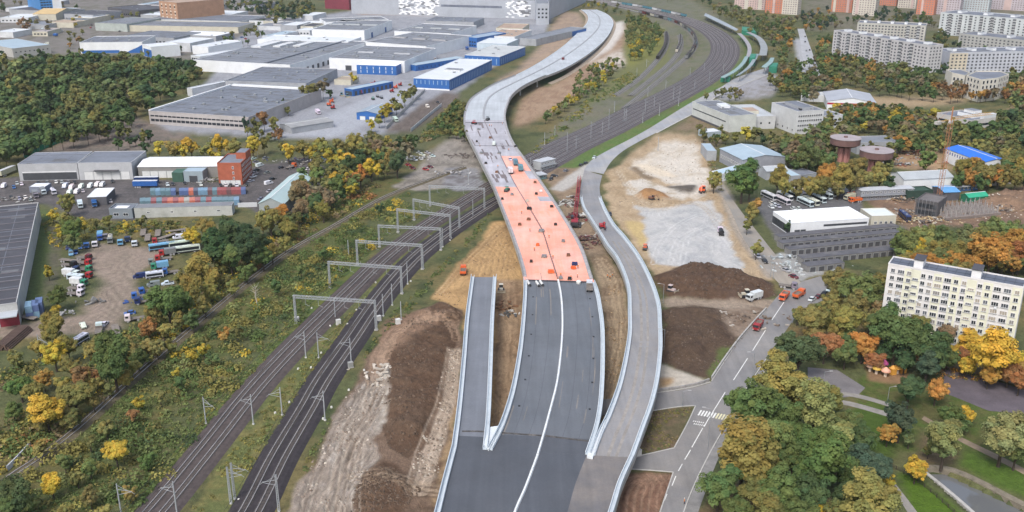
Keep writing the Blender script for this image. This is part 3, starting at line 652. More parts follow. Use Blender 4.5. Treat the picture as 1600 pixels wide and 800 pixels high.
# median and joints
mm = [p for p in mid if 437 < pyof(p) < 712]
MB().sweep(mm, [(-.38, .02), (-.24, .55), (.24, .55), (.38, .02)]).obj('median_barrier', mat((.66, .68, .69), .7, .08, .5), viaduct)
MB().sweep([p for p in mid if 187 < pyof(p) <= 437], [(-.22, .02), (-.22, .16), (.22, .16), (.22, .02)]).obj('median_kerb', mat((.20, .17, .18), .8, .2, .8), viaduct)
MB().sweep([p for p in mid if pyof(p) <= 187], [(-.7, .02), (-.7, .3), (.7, .3), (.7, .02)]).obj('median_kerb', mat((.30, .31, .33), .8, .15, .5), viaduct)
jm = mat((.05, .05, .055), .8, .3, 1.0)
def joint(yy, w=.5, m=jm, dz=.03, h=.06):
    i = min(range(NM-1), key=lambda k: abs(pyof(pr[k][0].lerp(pr[k][1], .5))-yy))
    a, b = pr[i]; d = (b-a).normalized(); pts = [a+(b-a)*t for t in (0.03, .5, .97)]
    return MB().sweep(pts, [(-w, dz), (-w, dz+h), (w, dz+h), (w, dz)]).obj('expansion_joint', m, viaduct)
joint(437, .8); joint(226, .35); joint(190, .6)
# parapets: service kerb, outer railing, inner guard rail
def parapet(parent, pts, s, far=False):
    """s = +1 when the road lies to the left of travel, -1 when to the right"""
    f = lambda l: [(s*a, z) for a, z in (l if s > 0 else l[::-1])]
    MB().sweep(pts, f([(0, 0), (0, .28), (1.35, .28), (1.35, 0)])).obj('service_kerb', PARA, parent)
    MB().sweep(pts, f([(.02, .28), (.02, 1.35), (.20, 1.35), (.20, .28)])).obj('outer_railing', PARA, parent)
    MB().sweep(pts, f([(1.18, .62), (1.18, .98), (1.34, .98), (1.34, .62)])).obj('guard_rail', PARA2, parent)
    mb = MB(); acc = 0; L = [Vector(p) for p in pts]
    for i in range(1, len(L)):
        d = L[i]-L[i-1]; acc += d.length
        if acc > 4.0:
            acc = 0; n = Vector((-d.y, d.x, 0)).normalized()*s; q = L[i]+n*1.26; mb.bar(q+Vector((0, 0, .2)), q+Vector((0, 0, .8)), .08)
    if mb.v: mb.obj('guard_post', PARA2, parent, kind='stuff')
def cut(c, y_hi, y_lo): return [p for p in c if y_lo <= pyof(p) < y_hi]
fineL, fineR = crom(gp(hl(ML)), 320), crom(gp(hl(MR)), 320)
parapet(viaduct, cut(fineL, 705, 437), -1); parapet(viaduct, cut(fineR, 715, 437), 1)
DIRTY = mat((.34, .33, .34), .8, .2, .5)
for c, s in ((cut(fineL, 437, 118), -1), (cut(fineR, 437, 118), 1)):
    f = lambda l: [(s*a, z) for a, z in (l if s > 0 else l[::-1])]
    MB().sweep(c, f([(0, 0), (0, .35), (1.3, .35), (1.3, 0)])).obj('service_kerb', DIRTY, viaduct)
    MB().sweep(c, f([(.02, .35), (.02, .9), (.12, .9), (.12, .35)])).obj('outer_railing', mat((.28, .30, .31), .7, .3, .8), viaduct)
for c, s in ((cut(fineL, 118, -50), -1), (cut(fineR, 118, -50), 1)):
    f = lambda l: [(s*a, z) for a, z in (l if s > 0 else l[::-1])]
    MB().sweep(c, f([(0, 0), (0, .3), (.8, .3), (.8, 0)])).obj('service_kerb', PARA, viaduct)
    MB().sweep([(p[0], p[1], 0) for p in c], f([(-9, .05), (0, 6.6), (.1, 6.6), (.1, .05)]) if False else f([(-3.5, .05), (-.05, 1.0), (.1, 1.0), (.1, .05)])).obj('embankment', mat((.33, .27, .21), .9, .25, .3), viaduct)
# piers
for yy in (690, 600, 520, 450, 395, 350, 312, 278, 246, 218, 196, 172, 150, 134, 122):
    i = min(range(NM), key=lambda k: abs(pyof(pr[k][0].lerp(pr[k][1], .5))-yy)); a, b = pr[i]
    d = (b-a).normalized()
    for f in (.14, .5, .86):
        p = a.lerp(b, f); MB().cyl(p.x, p.y, -.3, 5.6, .75, n=10).obj('pier', CONC, viaduct)
    p0, p1 = a.lerp(b, .06), a.lerp(b, .94); n = Vector((-d.y, d.x, 0))*.8
    MB().prism([(q.x, q.y) for q in (p0-n, p1-n, p1+n, p0+n)], 5.4, 6.28).obj('pier_cap', CONC, viaduct)
# slip ramps
def ramp_deck(name, label, L, R, n, surface, par=True, closed_end=None, lo=None):
    t = thing(name, label, 'ramp'); a, b = crom(gp(L), n), crom(gp(R), n); q = rows(a, b); mb = MB()
    for i in range(n-1):
        u, v = q[i], q[i+1]; dn = Vector((0, 0, min(1.6, max(.1, u[0].z+.2)))); d2 = Vector((0, 0, min(1.6, max(.1, v[0].z+.2))))
        mb.quad(u[0], v[0], v[0]-d2, u[0]-dn); mb.quad(v[1], u[1], u[1]-dn, v[1]-d2); mb.quad(u[0]-dn, v[0]-d2, v[1]-d2, u[1]-dn); mb.quad(u[0], u[1], v[1], v[0])
    u = q[-1]; dn = Vector((0, 0, min(1.6, max(.1, u[0].z+.2)))); mb.quad(u[1], u[0], u[0]-dn, u[1]-dn)
    mb.obj('deck_slab', CONC, t)
    mb = MB(); m2 = MB(); z = Vector((0, 0, .02))
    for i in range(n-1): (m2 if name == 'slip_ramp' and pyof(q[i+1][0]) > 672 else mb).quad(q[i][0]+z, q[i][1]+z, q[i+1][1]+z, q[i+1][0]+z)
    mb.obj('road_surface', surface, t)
    if m2.v: m2.obj('road_surface', ASPH_V, t)
    for i in range(4, n-2, max(4, n//8)):
        c = q[i][0].lerp(q[i][1], .5)
        if c.z < 2.5: continue
        for f in (.28, .72): p = q[i][0].lerp(q[i][1], f); MB().cyl(p.x, p.y, -.3, c.z-1.5, .7, n=10).obj('pier', CONC, t)
    return t, a, b
LL = [(706,700,HD),(714,640,HD),(722,560,HD),(727,500,HD),(736,433,HD)]; LR = [(762,702.9,HD),(766,660,HD),(768,620,HD),(770,560,HD),(772,500,HD),(776,433,HD)]
rl, a, b = ramp_deck('slip_ramp', 'short unfinished slip ramp ending in bare sand beside the carriageway', LL, LR, 40, asphalt((.165,.175,.198), None, .5, 'ramp_asphalt'))
parapet(rl, a, -1); parapet(rl, b, 1)
def rh(y): return HD if y > 560 else max(.1, HD*(y-285)/275.0)
RL = [(922,711.3),(935,677),(945,657),(957,627),(966,600),(976,555),(981,520),(981,485),(980,455),(972,427),(960,402),(947,385),(935,365),(922,345),(910,325),(906,307),(909,282),(913,266)]
RR = [(992,715),(1010,665),(1020,637),(1029,600),(1033,570),(1035,540),(1034,510),(1032,480),(1025,455),(1012,425),(998,400),(977,372),(962,355),(950,335),(940,312),(937,292),(941,274)]
rr, a, b = ramp_deck('curved_ramp', 'long curving ramp with dusty asphalt and pale blue parapets', [(x, y, rh(y)) for x, y in RL], [(x, y, rh(y)) for x, y in RR], 80, asphalt((.235,.235,.245), (.265,.25,.24), .58, 'dusty_ramp_asphalt'))
parapet(rr, [p for p in a if pyof(p) > 306], -1); parapet(rr, [p for p in b if pyof(p) > 308], 1)
# worn earth tracks along the curved ramp
mb = MB(); A, B = crom(gp([(x, y, rh(y)) for x, y in RL]), 160), crom(gp([(x, y, rh(y)) for x, y in RR]), 160)
for lo, hi in ((.36, .44), (.55, .62)):
    for i in range(0, 95):
        f = lambda k, t: Vector(A[k]).lerp(Vector(B[k]), t)+Vector((0, 0, .028)); mb.quad(f(i, lo), f(i, hi), f(i+1, hi), f(i+1, lo))
mb.obj('dirt_track', mat((.27, .25, .23), .9, .2, .3), rr)
# apron where all carriageways run together, towards the camera
AL = [(650,920),(668,845),(680,800),(690,760),(706,700)]; AR = [(925,920),(948,835),(960,800),(972,760),(985,730),(992,715)]
ap = thing('merged_carriageway', 'broad dark asphalt deck where the ramps and carriageways merge', 'road deck')
a, b = curve_px(AL, 40, HD), curve_px(AR, 40, HD); q = rows(a, b); mb = MB()
for i in range(39):
    u, v = q[i], q[i+1]; dn = Vector((0, 0, 1.7))
    mb.quad(u[0], v[0], v[0]-dn, u[0]-dn); mb.quad(v[1], u[1], u[1]-dn, v[1]-dn); mb.quad(u[0]-dn, v[0]-dn, v[1]-dn, u[1]-dn); mb.quad(u[0], u[1], v[1], v[0])
mb.obj('deck_slab', CONC, ap)
z = Vector((0, 0, .02)); mb = MB(); mb2 = MB()
for i in range(39):
    mb.quad(q[i][0]+z, q[i][0].lerp(q[i][1], .74)+z, q[i+1][0].lerp(q[i+1][1], .74)+z, q[i+1][0]+z); mb2.quad(q[i][0].lerp(q[i][1], .74)+z, q[i][1]+z, q[i+1][1]+z, q[i+1][0].lerp(q[i+1][1], .74)+z)
mb.obj('road_surface', ASPH_V, ap); o = mb2.obj('road_surface', asphalt((.135,.13,.135), (.21,.185,.165), .58, 'dusty_merge_asphalt'), ap); o['label'] = 'dusty brownish lane on the right of the merged deck'
parapet(ap, a, -1); parapet(ap, b, 1)
MB().sweep([p for p in mid if pyof(p) >= 690][::1]+[], [(-.38, .02), (-.24, .55), (.24, .55), (.38, .02)]) 
mm2 = crom(gp([(770,905,HD),(806,797,HD),(820,765,HD),(837,720,HD),(840,712,HD)]), 40)
MB().sweep(mm2, [(-.38, .02), (-.24, .55), (.24, .55), (.38, .02)]).obj('median_barrier', mat((.66, .68, .69), .7, .08, .5), ap)
for pl in ([(722,674),(745,674),(766,675)], [(778,676),(820,679),(850,681)], [(852,681),(900,687),(934,691)]):
    MB().sweep(gp(pl, HD), [(-.4, .025), (-.4, .06), (.4, .06), (.4, .025)]).obj('expansion_joint', mat((.075,.07,.068), .9, .5, .8, stain=(.2,.18,.16)), viaduct)
# concrete noses
for nm, pl in (('nose', [(755,697),(766,670),(780,668),(772,690),(764,705)]), ('nose', [(917,716),(934,676),(948,655),(938,682),(926,718)])):
    pts = [G(x, y, HD) for x, y in pl]; ar = sum(p.x*r.y-r.x*p.y for p, r in zip(pts, pts[1:]+pts[:1]))
    if ar < 0: pts.reverse()
    MB().prism([(p.x, p.y) for p in pts], HD+.01, HD+.62).obj('nose_island', PARA2, ap)
for yy, f in ((720, .15), (720, .5), (720, .85), (800, .15), (800, .5), (800, .85)):
    i = min(range(40), key=lambda k: abs(pyof(q[k][0])-yy)); p = q[i][0].lerp(q[i][1], f); MB().cyl(p.x, p.y, -.3, HD-1.65, .8, n=10).obj('pier', CONC, ap)

# ================================================================ railway
BALL = mat((.075, .060, .058), .95, .25, .8, stain=(.10, .08, .072), fine=4.0, name='brown_ballast')
BALLD = mat((.034, .029, .033), .95, .25, .8, stain=(.05, .043, .046), fine=4.0, name='dark_ballast')
RAIL = mat((.50, .47, .46), .35, .2, .5, metal=.3, name='worn_rail')
SLEEP = mat((.085, .075, .07), .9, .2, 1.0, name='concrete_sleeper')
def track(name, label, centre, width_off, ballast, n, parent_label=None, sleepers=True, hw=3.2, group='railway tracks'):
    """centre px polyline; width_off = lateral offsets of single tracks"""
    c = crom(gp(centre), n); t = thing(name, label, 'railway', group=group)
    lo, hi = min(width_off)-hw+.6, max(width_off)+hw-.6
    MB().sweep(c, [(lo-1.2, 0), (lo, .5), (hi, .5), (hi+1.2, 0)][::-1], closed=False).obj('ballast_bed', ballast, t)
    L = [Vector(p) for p in c]
    if sleepers:
        for off in width_off:
            for zz in (6.3, 7.9): MB().sweep(c, [(off-.045, zz), (off, zz+.09), (off+.045, zz)]).obj('contact_wire', DARKMETAL, t)
    for off in width_off:
        for g in (-.78, .78):
            MB().sweep(c, [(off+g-.07, .58), (off+g-.07, .80), (off+g+.07, .80), (off+g+.07, .58)][::-1]).obj('rail', RAIL, t)
    if sleepers:
        s = np.concatenate([[0], np.cumsum([(L[i+1]-L[i]).length for i in range(len(L)-1)])]); P = np.array(c)
        vs, fs = [], []; base = np.array([[-1.3,-.13,.5],[1.3,-.13,.5],[1.3,.13,.5],[-1.3,.13,.5],[-1.3,-.13,.6],[1.3,-.13,.6],[1.3,.13,.6],[-1.3,.13,.6]]); fb = np.array([(0,1,5,4),(1,2,6,5),(2,3,7,6),(3,0,4,7),(4,5,6,7)])
        u = np.arange(.5, s[-1], .62); X, Y = np.interp(u, s, P[:, 0]), np.interp(u, s, P[:, 1]); X2, Y2 = np.interp(u+.3, s, P[:, 0]), np.interp(u+.3, s, P[:, 1])
        an = np.arctan2(Y2-Y, X2-X); k = 0
        for off in width_off:
            cx, cy = X-np.sin(an)*off, Y+np.cos(an)*off
            lx, ly = -np.sin(an), np.cos(an); tx, ty = np.cos(an), np.sin(an)
            v = np.stack([cx[:, None]+lx[:, None]*base[:, 0]+tx[:, None]*base[:, 1], cy[:, None]+ly[:, None]*base[:, 0]+ty[:, None]*base[:, 1], np.repeat(base[:, 2][None], len(cx), 0)], -1).reshape(-1, 3)
            f = (np.arange(len(cx))[:, None, None]*8+fb[None]).reshape(-1, 4)+k; vs.append(v); fs.append(f); k += len(v)
        o = inst('sleeper', fast_mesh('sleeper', np.concatenate(vs), np.concatenate(fs), SLEEP), t); o['kind'] = 'stuff'
    return t, c
TA = [(150,905),(246,798),(325,701),(400,607),(470,532),(545,458),(600,405),(655,362),(705,329),(752,300),(800,272)]
TB = [(330,905),(394,798),(434,718),(479,641),(503,598),(550,530),(590,472),(645,408),(690,371),(735,340),(775,315),(812,296)]
trkA, cA = track('railway_line', 'double track line on brown ballast, the one nearer the bushes', TA, (-2.1, 2.1), BALL, 120)
trkB, cB = track('railway_line', 'double track line on dark ballast, the one beside the spoil heaps', TB, (-2.1, 2.1), BALLD, 120)
trkS, cS = track('railway_line', 'overgrown single track running through the scrub', [(-60,800),(20,745),(70,712),(125,668),(200,600),(300,514),(392,438),(450,395),(525,352),(605,307),(675,280),(725,262)], (0,), mat((.105,.088,.055), .95, .3, .6), 100, sleepers=False, hw=1.9)
# beyond the bridge: the bundle curving away
K0 = [(798,275),(835,255),(890,226),(940,203),(1000,172),(1050,148),(1092,124),(1118,104),(1130,84),(1128,66),(1108,48),(1075,33),(1030,20),(970,8),(880,-8)]
trkC, cC = track('railway_yard', 'bundle of six tracks curving away into the freight yard', K0, (-13, -8.2, -3.6, 1.0, 5.6, 10.2), mat((.085,.075,.08), .95, .25, .4, stain=(.12,.105,.10)), 130, sleepers=False)
for k, (lbl, pl) in enumerate((('siding carrying the long freight train', [(975,170),(1025,130),(1060,100),(1082,80),(1087,66),(1078,50),(1050,34),(1000,20),(940,5)]), ('siding with short dark wagons', [(960,150),(1000,122),(1025,96),(1038,78),(1042,60),(1040,50)]), ('siding with pale wagons', [(985,150),(1040,105),(1058,85),(1064,68),(1062,55)]))):
    track('railway_siding', lbl, pl, (0,), mat((.135,.13,.12), .95, .25, .4), 50, sleepers=False, hw=2.6)
trkD, cD = track('railway_line', 'upper tracks with the pale train at the top of the yard', [(1075,30),(1000,14),(930,2),(860,-10)], (-4, 2), BALL, 30, sleepers=False)

# catenary portals
GAL = mat((.34, .36, .38), .5, .12, 1.0, name='pale_galvanised_steel')
def portal(a, b, h, label):
    A, B = G(*a), G(*b); d = B-A; L = d.length; t = thing('catenary_portal', label, 'gantry', A, math.atan2(d.y, d.x), 'catenary portals over the tracks')
    for x in (0, L):
        mb = MB()
        for sx in (-.32, .32):
            for sy in (-.32, .32): mb.bar((x+sx, sy, 0), (x+sx*.75, sy*.75, h), .10)
        z = 0; k = 0
        while z < h-1:
            for sy in (-.3, .3): mb.bar((x-.3, sy, z), (x+.3, sy, z+1), .05) if k % 2 == 0 else mb.bar((x+.3, sy, z), (x-.3, sy, z+1), .05)
            z += 1.0; k += 1
        MB().box(x-.6, x+.6, -.6, .6, -.2, .45).obj('footing', CONC, mb.obj('post', GAL, t))
    mb = MB()
    for sy in (-.4, .4):
        for z in (h-.1, h-1.0): mb.bar((-.4, sy, z), (L+.4, sy, z), .10)
    n = max(6, int(L/1.6))
    for k in range(n):
        x0, x1 = L*k/n, L*(k+1)/n
        for sy in (-.4, .4): mb.bar((x0, sy, h-1.0), (x1, sy, h-.1), .05) if k % 2 else mb.bar((x0, sy, h-.1), (x1, sy, h-1.0), .05)
        mb.bar((x0, -.4, h-.1), (x0, .4, h-.1), .05)
    cb = mb.obj('crossbeam', GAL, t)
    for f in (.14, .3, .62, .8):
        mb = MB(); x = L*f; mb.bar((x, 0, h-1), (x, 0, h-3.6), .06); mb.bar((x, 0, h-3.4), (x+1.5, 0, h-4.0), .05); mb.obj('hanger', GAL, cb)
    for f in (.45, .55, .66, .76, .88):
        MB().bar((L*f, 0, h-.1), (L*f, 0, h+.9), .06).obj('insulator_post', GAL, cb)
    return t
for k, (a, b, h, lb) in enumerate((((463,507),(588,516),11.8,'first catenary portal, nearest the spoil heaps'), ((516,450),(628,459),11.6,'second catenary portal along the tracks, with a tall right post'), ((559,414),(660,421),11.4,'third catenary portal, in front of the dirt slope'), ((593,386),(689,391),10.6,'low thin catenary portal between two stout ones'), ((622,363),(704,373),11.8,'stout catenary portal before the sand slope'), ((647,344),(718,358),11.0,'catenary portal second from the bridge'), ((672,322),(757,327),11.2,'catenary portal standing closest to the bridge'))):
    portal(a, b, h, lb)
def mast(base, h, arm, label, lattice=False):
    """arm = (dx, dy) px aim of the cantilever"""
    A = G(*base); t = thing('catenary_mast', label, 'mast', A, 0, 'single catenary masts'); mb = MB()
    if lattice:
        for sx in (-.25, .25):
            for sy in (-.25, .25): mb.bar((sx, sy, 0), (sx*.6, sy*.6, h), .08)
        for k in range(int(h)): s = (1-.4*k/h)*.25; q = 1 if k % 2 else -1; mb.bar((-s*q, -s, k), (s*q, -s, k+1), .04); mb.bar((-s*q, s, k), (s*q, s, k+1), .04)
    else: mb.bar((0, 0, 0), (0, 0, h), .20, n=8, r2=.15)
    MB().cyl(0, 0, -.2, .3, .38, n=8).obj('footing', mat((.55,.54,.5), .8, .1, 1), mb.obj('post', GAL, t))
    if arm:
        B = G(base[0]+arm[0], base[1]+arm[1]); d = (B-A).normalized(); mb = MB()
        mb.bar((0, 0, h-1.6), d*3.6+Vector((0, 0, h-2.3)), .07); mb.bar((0, 0, h-3.2), d*3.4+Vector((0, 0, h-2.4)), .06); mb.bar((0, 0, h-.4), d*2.6+Vector((0, 0, h-2.1)), .05); mb.bar(d*3.4+Vector((0, 0, h-2.3)), d*4.2+Vector((0, 0, h-3.0)), .05)
        mb.obj('cantilever', GAL, t)
    return t
for base, h, arm, lb, la in (((322,662),9,(30,8),'catenary mast in the scrub left of the brown track',0),((190,806),9.5,(40,0),'catenary mast in the scrub at the bottom edge',0),((277,805),10,(-40,-5),'catenary mast leaning over the brown track near the bottom',0),((396,663),10,(-40,-5),'catenary mast beside the brown track with a long arm',0),((361,787),11,(20,0),'lattice mast of a pair on the strip between the tracks',1),((367,780),11,(30,-2),'second lattice mast of the pair between the tracks',1),((436,799),11,(-40,0),'stout lattice mast with arms over the dark track',1),((441,649),9.5,(-20,0),'mast between the two lines beside yellow grass',0),((508,657),10,(-40,-3),'mast right of the dark track by the gravel',0),((478,559),10,(-40,-3),'mast between the lines just below the first portal',0),((498,559),9.5,(25,0),'mast a few steps right of another below the first portal',0),((549,570),10,(-40,-4),'mast at the edge of the trampled soil',0),((524,497),8,None,'mast under the first portal beam',0),((599,494),9,None,'mast right of the dark track above the white box',0),((613,477),9,None,'slim mast behind the white box',0),((637,444),10,None,'mast right of the second portal',0),((627,500),7.5,None,'short mast in the grass strip',0),((662,420),9,None,'mast beside the third portal',0),((739,338),9,None,'mast between the last two portals',0),((692,386),9,None,'mast behind the thin portal',0),((64,556),8,(20,4),'pole standing in scrub left of the single track',0),((545,402),8,None,'lone pole in the bushes by the portals',0)):
    mast(base, h, arm, lb, la)
for k, (x, y, h) in enumerate(((923,220,13),(951,204,15),(886,239,13),(975,191,10),(978,191,10),(941,211,9),(900,234,9),(851,226,8),(867,212,7),(1008,176,10),(1022,168,9),(1052,156,11),(1062,150,9),(1030,180,9),(1004,192,9),(829,268,8),(1028,236,9),(1085,140,9),(1108,128,9),(1100,112,8),(1078,120,8),(1040,140,8),(1012,150,8),(960,175,8),(1010,104,7),(995,118,7),(1060,165,8),(1130,112,8),(770,262,9),(732,288,9))):
    o = mast((x, y), h, (20, -4) if k % 3 == 0 else None, '', 0); pend(o, 'slim catenary mast along the tracks beyond the bridge', x)
# ================================================================ buildings
RG = mat((.195, .21, .24), .8, .14, .06, stain=(.16, .17, .195), name='grey_roofing')
RG2 = mat((.165, .182, .218), .8, .16, .06, stain=(.125, .137, .165), name='dark_grey_roofing')
RD = mat((.064, .064, .076), .75, .15, .08, stain=(.08, .08, .092), name='charcoal_roofing')
RB = mat((.34, .43, .50), .5, .08, .1, name='pale_blue_sheet_roof')
RBL = mat((.40, .52, .60), .5, .08, .1, name='light_blue_sheet_roof')
RT = mat((.30, .44, .46), .5, .1, .1, name='teal_sheet_roof')
RW = mat((.62, .65, .68), .5, .06, .1, name='white_sheet_roof')
RWW = mat((.78, .80, .82), .5, .04, .1, name='bright_white_roof')
RTAN = mat((.36, .27, .21), .85, .15, .1, name='tan_roofing')
WW = mat((.56, .58, .60), .7, .1, .15, stain=(.44, .45, .46), name='white_cladding')
WWW = mat((.70, .72, .74), .7, .07, .15, name='bright_cladding')
WG = mat((.33, .345, .37), .7, .12, .15, stain=(.26, .27, .29), name='grey_cladding')
WB = mat((.028, .12, .36), .5, .12, .2, name='blue_cladding')
WC = mat((.50, .475, .39), .75, .1, .2, name='cream_render')
WP = mat((.50, .49, .50), .75, .1, .2, stain=(.42, .41, .42), name='pale_panel_wall')
BRICK = mat((.36, .105, .06), .85, .14, .3, stain=(.28, .085, .05), fine=5, name='red_brick')
WDARK = mat((.09, .09, .10), .7, .2, .3, name='dark_wall')
DOORW = mat((.62, .63, .63), .6, .08, .5, name='white_door')
DOORD = mat((.06, .065, .075), .6, .15, .5, name='dark_door')
DOORB = mat((.03, .11, .30), .5, .1, .5, name='blue_door')
TRIMW = mat((.70, .71, .72), .6, .06, .4, name='white_trim')
_win = {}
def win_mesh(w, h, frame, kind):
    k = (w, h, frame.name, kind)
    if k not in _win:
        mb = MB(); f = min(.12, w*.12)
        mb.box(-w/2+f, w/2-f, -.03, .0, f, h-f, 0)
        mb.box(-w/2, w/2, -.09, .0, 0, f, 1); mb.box(-w/2, w/2, -.09, .0, h-f, h, 1); mb.box(-w/2, -w/2+f, -.088, .0, f, h-f, 1); mb.box(w/2-f, w/2, -.088, .0, f, h-f, 1)
        if kind > 1:
            for q in range(1, kind): x = -w/2+w*q/kind; mb.box(x-f*.4, x+f*.4, -.086, -.03, f, h-f, 1)
        _win[k] = mb.mesh('window', [GLASS, frame])
    return _win[k]
def face_tf(face, L, Wd):
    return {'F': (0, 0, 0.0, L), 'R': (L, 0, math.pi/2, Wd), 'B': (L, Wd, math.pi, L), 'L': (0, Wd, -math.pi/2, Wd)}[face]
class Bld:
    def __init__(s, name, label, A, B, C, h, wall, roofm, roof='flat', cat='building', base=0.0, over=.35, rise=None, par=.6, parm=None, group=None):
        a, b, c = G(*A, h), G(*B, h), G(*C, h); u = b-a; s.L = u.length; ud = u.normalized(); nd = Vector((-ud.y, ud.x, 0)); s.W = max(3.0, abs((c-b).dot(nd))); s.h = h
        s.t = thing(name, label, cat, (a.x, a.y, base), math.atan2(u.y, u.x), group); L, Wd = s.L, s.W
        hw = h if roof != 'flat' else h-.12
        if roof == 'gable' or roof == 'gablex':
            rise = rise or (Wd if roof == 'gable' else L)*.12
            mb = MB()
            if roof == 'gable':   # ridge along x
                mb.poly([(0,0,0),(0,0,h),(0,Wd/2,h+rise),(0,Wd,h),(0,Wd,0)]); mb.poly([(L,0,0),(L,Wd,0),(L,Wd,h),(L,Wd/2,h+rise),(L,0,h)])
                mb.quad((0,0,0),(L,0,0),(L,0,h),(0,0,h)); mb.quad((L,Wd,0),(0,Wd,0),(0,Wd,h),(L,Wd,h)); mb.obj('wall', wall, s.t)
                o = over; sl = rise/(Wd/2)
                for sg in (0, 1):
                    y0, y1 = (-o, Wd/2) if sg == 0 else (Wd+o, Wd/2); z0 = h-o*sl
                    mb = MB(); q = [(-o,y0,z0+.06),(L+o,y0,z0+.06),(L+o,y1,h+rise+.06),(-o,y1,h+rise+.06)]; q = q if sg == 0 else q[::-1]
                    mb.poly(q); mb.poly([(x, y, z+.18) for x, y, z in q]); 
                    for i in range(4): p, r = q[i], q[(i+1) % 4]; mb.quad(p, r, (r[0], r[1], r[2]+.18), (p[0], p[1], p[2]+.18))
                    s.roof = mb.obj('roof', roofm, s.t)
                MB().box(-o, L+o, Wd/2-.2, Wd/2+.2, h+rise+.2, h+rise+.32).obj('ridge_cap', TRIMW, s.roof)
            else:                 # ridge along y
                mb.poly([(0,0,0),(L,0,0),(L,0,h),(L/2,0,h+rise),(0,0,h)]); mb.poly([(L,Wd,0),(0,Wd,0),(0,Wd,h),(L/2,Wd,h+rise),(L,Wd,h)])
                mb.quad((0,Wd,0),(0,0,0),(0,0,h),(0,Wd,h)); mb.quad((L,0,0),(L,Wd,0),(L,Wd,h),(L,0,h)); mb.obj('wall', wall, s.t)
                o = over; sl = rise/(L/2)
                for sg in (0, 1):
                    x0, x1 = (-o, L/2) if sg == 0 else (L/2, L+o); za, zb = (h-o*sl, h+rise) if sg == 0 else (h+rise, h-o*sl)
                    mb = MB(); q = [(x0,-o,za+.06),(x1,-o,zb+.06),(x1,Wd+o,zb+.06),(x0,Wd+o,za+.06)]
                    mb.poly(q[::-1]); mb.poly([(x, y, z+.18) for x, y, z in q])
                    for i in range(4): p, r = q[i], q[(i+1) % 4]; mb.quad(p, r, (r[0], r[1], r[2]+.18), (p[0], p[1], p[2]+.18))
                    s.roof = mb.obj('roof', roofm, s.t)
                MB().box(L/2-.2, L/2+.2, -o, Wd+o, h+rise+.2, h+rise+.32).obj('ridge_cap', TRIMW, s.roof)
        else:
            mb = MB(); mb.box(0, L, 0, Wd, -.2, hw); mb.obj('wall', wall, s.t)
            s.roof = MB().box(.3, L-.3, .3, Wd-.3, h-.12, h-.04).obj('roof', roofm, s.t)
            if L > 32 and Wd > 14 and roofm in (RG, RG2, RD):
                sm = MB(); rs = random.Random(int(L*7)); ns = int(L/7)
                for k in range(1, ns): x = L*k/ns; sm.box(x-.12, x+.12, .5, Wd-.5, h-.04, h+.02)
                for k in range(int(Wd/12)): y = Wd*(k+.5)/int(Wd/12); sm.box(.5, L-.5, y-.25, y+.25, h-.038, h+.1)
                sm.obj('roof_seam', mat((.135,.147,.172), .8, .1, .2) if roofm is not RD else RG2, s.roof, kind='stuff')
                pm_ = MB()
                for k in range(int(L*Wd/260)): x, y, a_, b_ = rs.uniform(1, L-9), rs.uniform(1, max(2, Wd-7)), rs.uniform(2, 8), rs.uniform(2, 6); pm_.box(x, min(L-1, x+a_), y, min(Wd-1, y+b_), h-.039, h+.012+.002*(k % 5))
                if pm_.v: pm_.obj('roof_patch', mat((.125,.13,.14), .85, .2, .3) if roofm is not RG else mat((.15,.155,.165), .85, .2, .3), s.roof, kind='stuff')
            mb = MB(); p = par; e = .06
            for x0, x1, y0, y1 in ((-e, L+e, -e, .3), (-e, L+e, Wd-.3, Wd+e), (-e, .3, .3, Wd-.3), (L-.3, L+e, .3, Wd-.3)): mb.box(x0, x1, y0, y1, h-.12, h-.12+p)
            mb.obj('parapet', parm or wall, s.roof)
    def tf(s, face, x, z, y=0.0):
        ox, oy, r, n = face_tf(face, s.L, s.W); return (ox+math.cos(r)*x-math.sin(r)*y, oy+math.sin(r)*x+math.cos(r)*y, z), r, n
    def windows(s, face, cols, rows, z0, dz, w=1.4, h=1.5, frame=TRIMW, kind=2, m0=1.0, m1=1.0, joined=False, skip=None):
        n = face_tf(face, s.L, s.W)[3]; me = win_mesh(w, h, frame, kind); mb = MB() if joined else None
        for r in range(rows):
            for c in range(cols):
                if skip and skip(c, r): continue
                x = m0+(n-m0-m1)*(c+.5)/cols; loc, rz, _ = s.tf(face, x, z0+r*dz, -.005)
                if joined:
                    M = Matrix.Translation(loc) @ Matrix.Rotation(rz, 4, 'Z'); i = len(mb.v)
                    q = [M @ Vector(v) for v in ((-w/2,-.06,0),(w/2,-.06,0),(w/2,-.06,h),(-w/2,-.06,h),(-w/2,0,0),(w/2,0,0),(w/2,0,h),(-w/2,0,h))]
                    mb.v += [tuple(v) for v in q]
                    for f in ((0,1,2,3),(1,5,6,2),(4,0,3,7),(3,2,6,7),(0,4,5,1)): mb.f.append(tuple(i+k for k in f)); mb.m.append(0)
                else: inst('window', me, s.t, loc, rz)
        if joined and mb.v: mb.obj('window', joined if not isinstance(joined, bool) else GLASS, s.t, kind='stuff')
        return s
    def band(s, face, z0, z1, m, x0=0.0, x1=1.0, d=.07, name='cladding_band'):
        n = face_tf(face, s.L, s.W)[3]; loc, rz, _ = s.tf(face, 0, 0); MB().box(n*x0, n*x1, -d, -.004, z0, z1).obj(name, m, s.t, loc, rz); return s
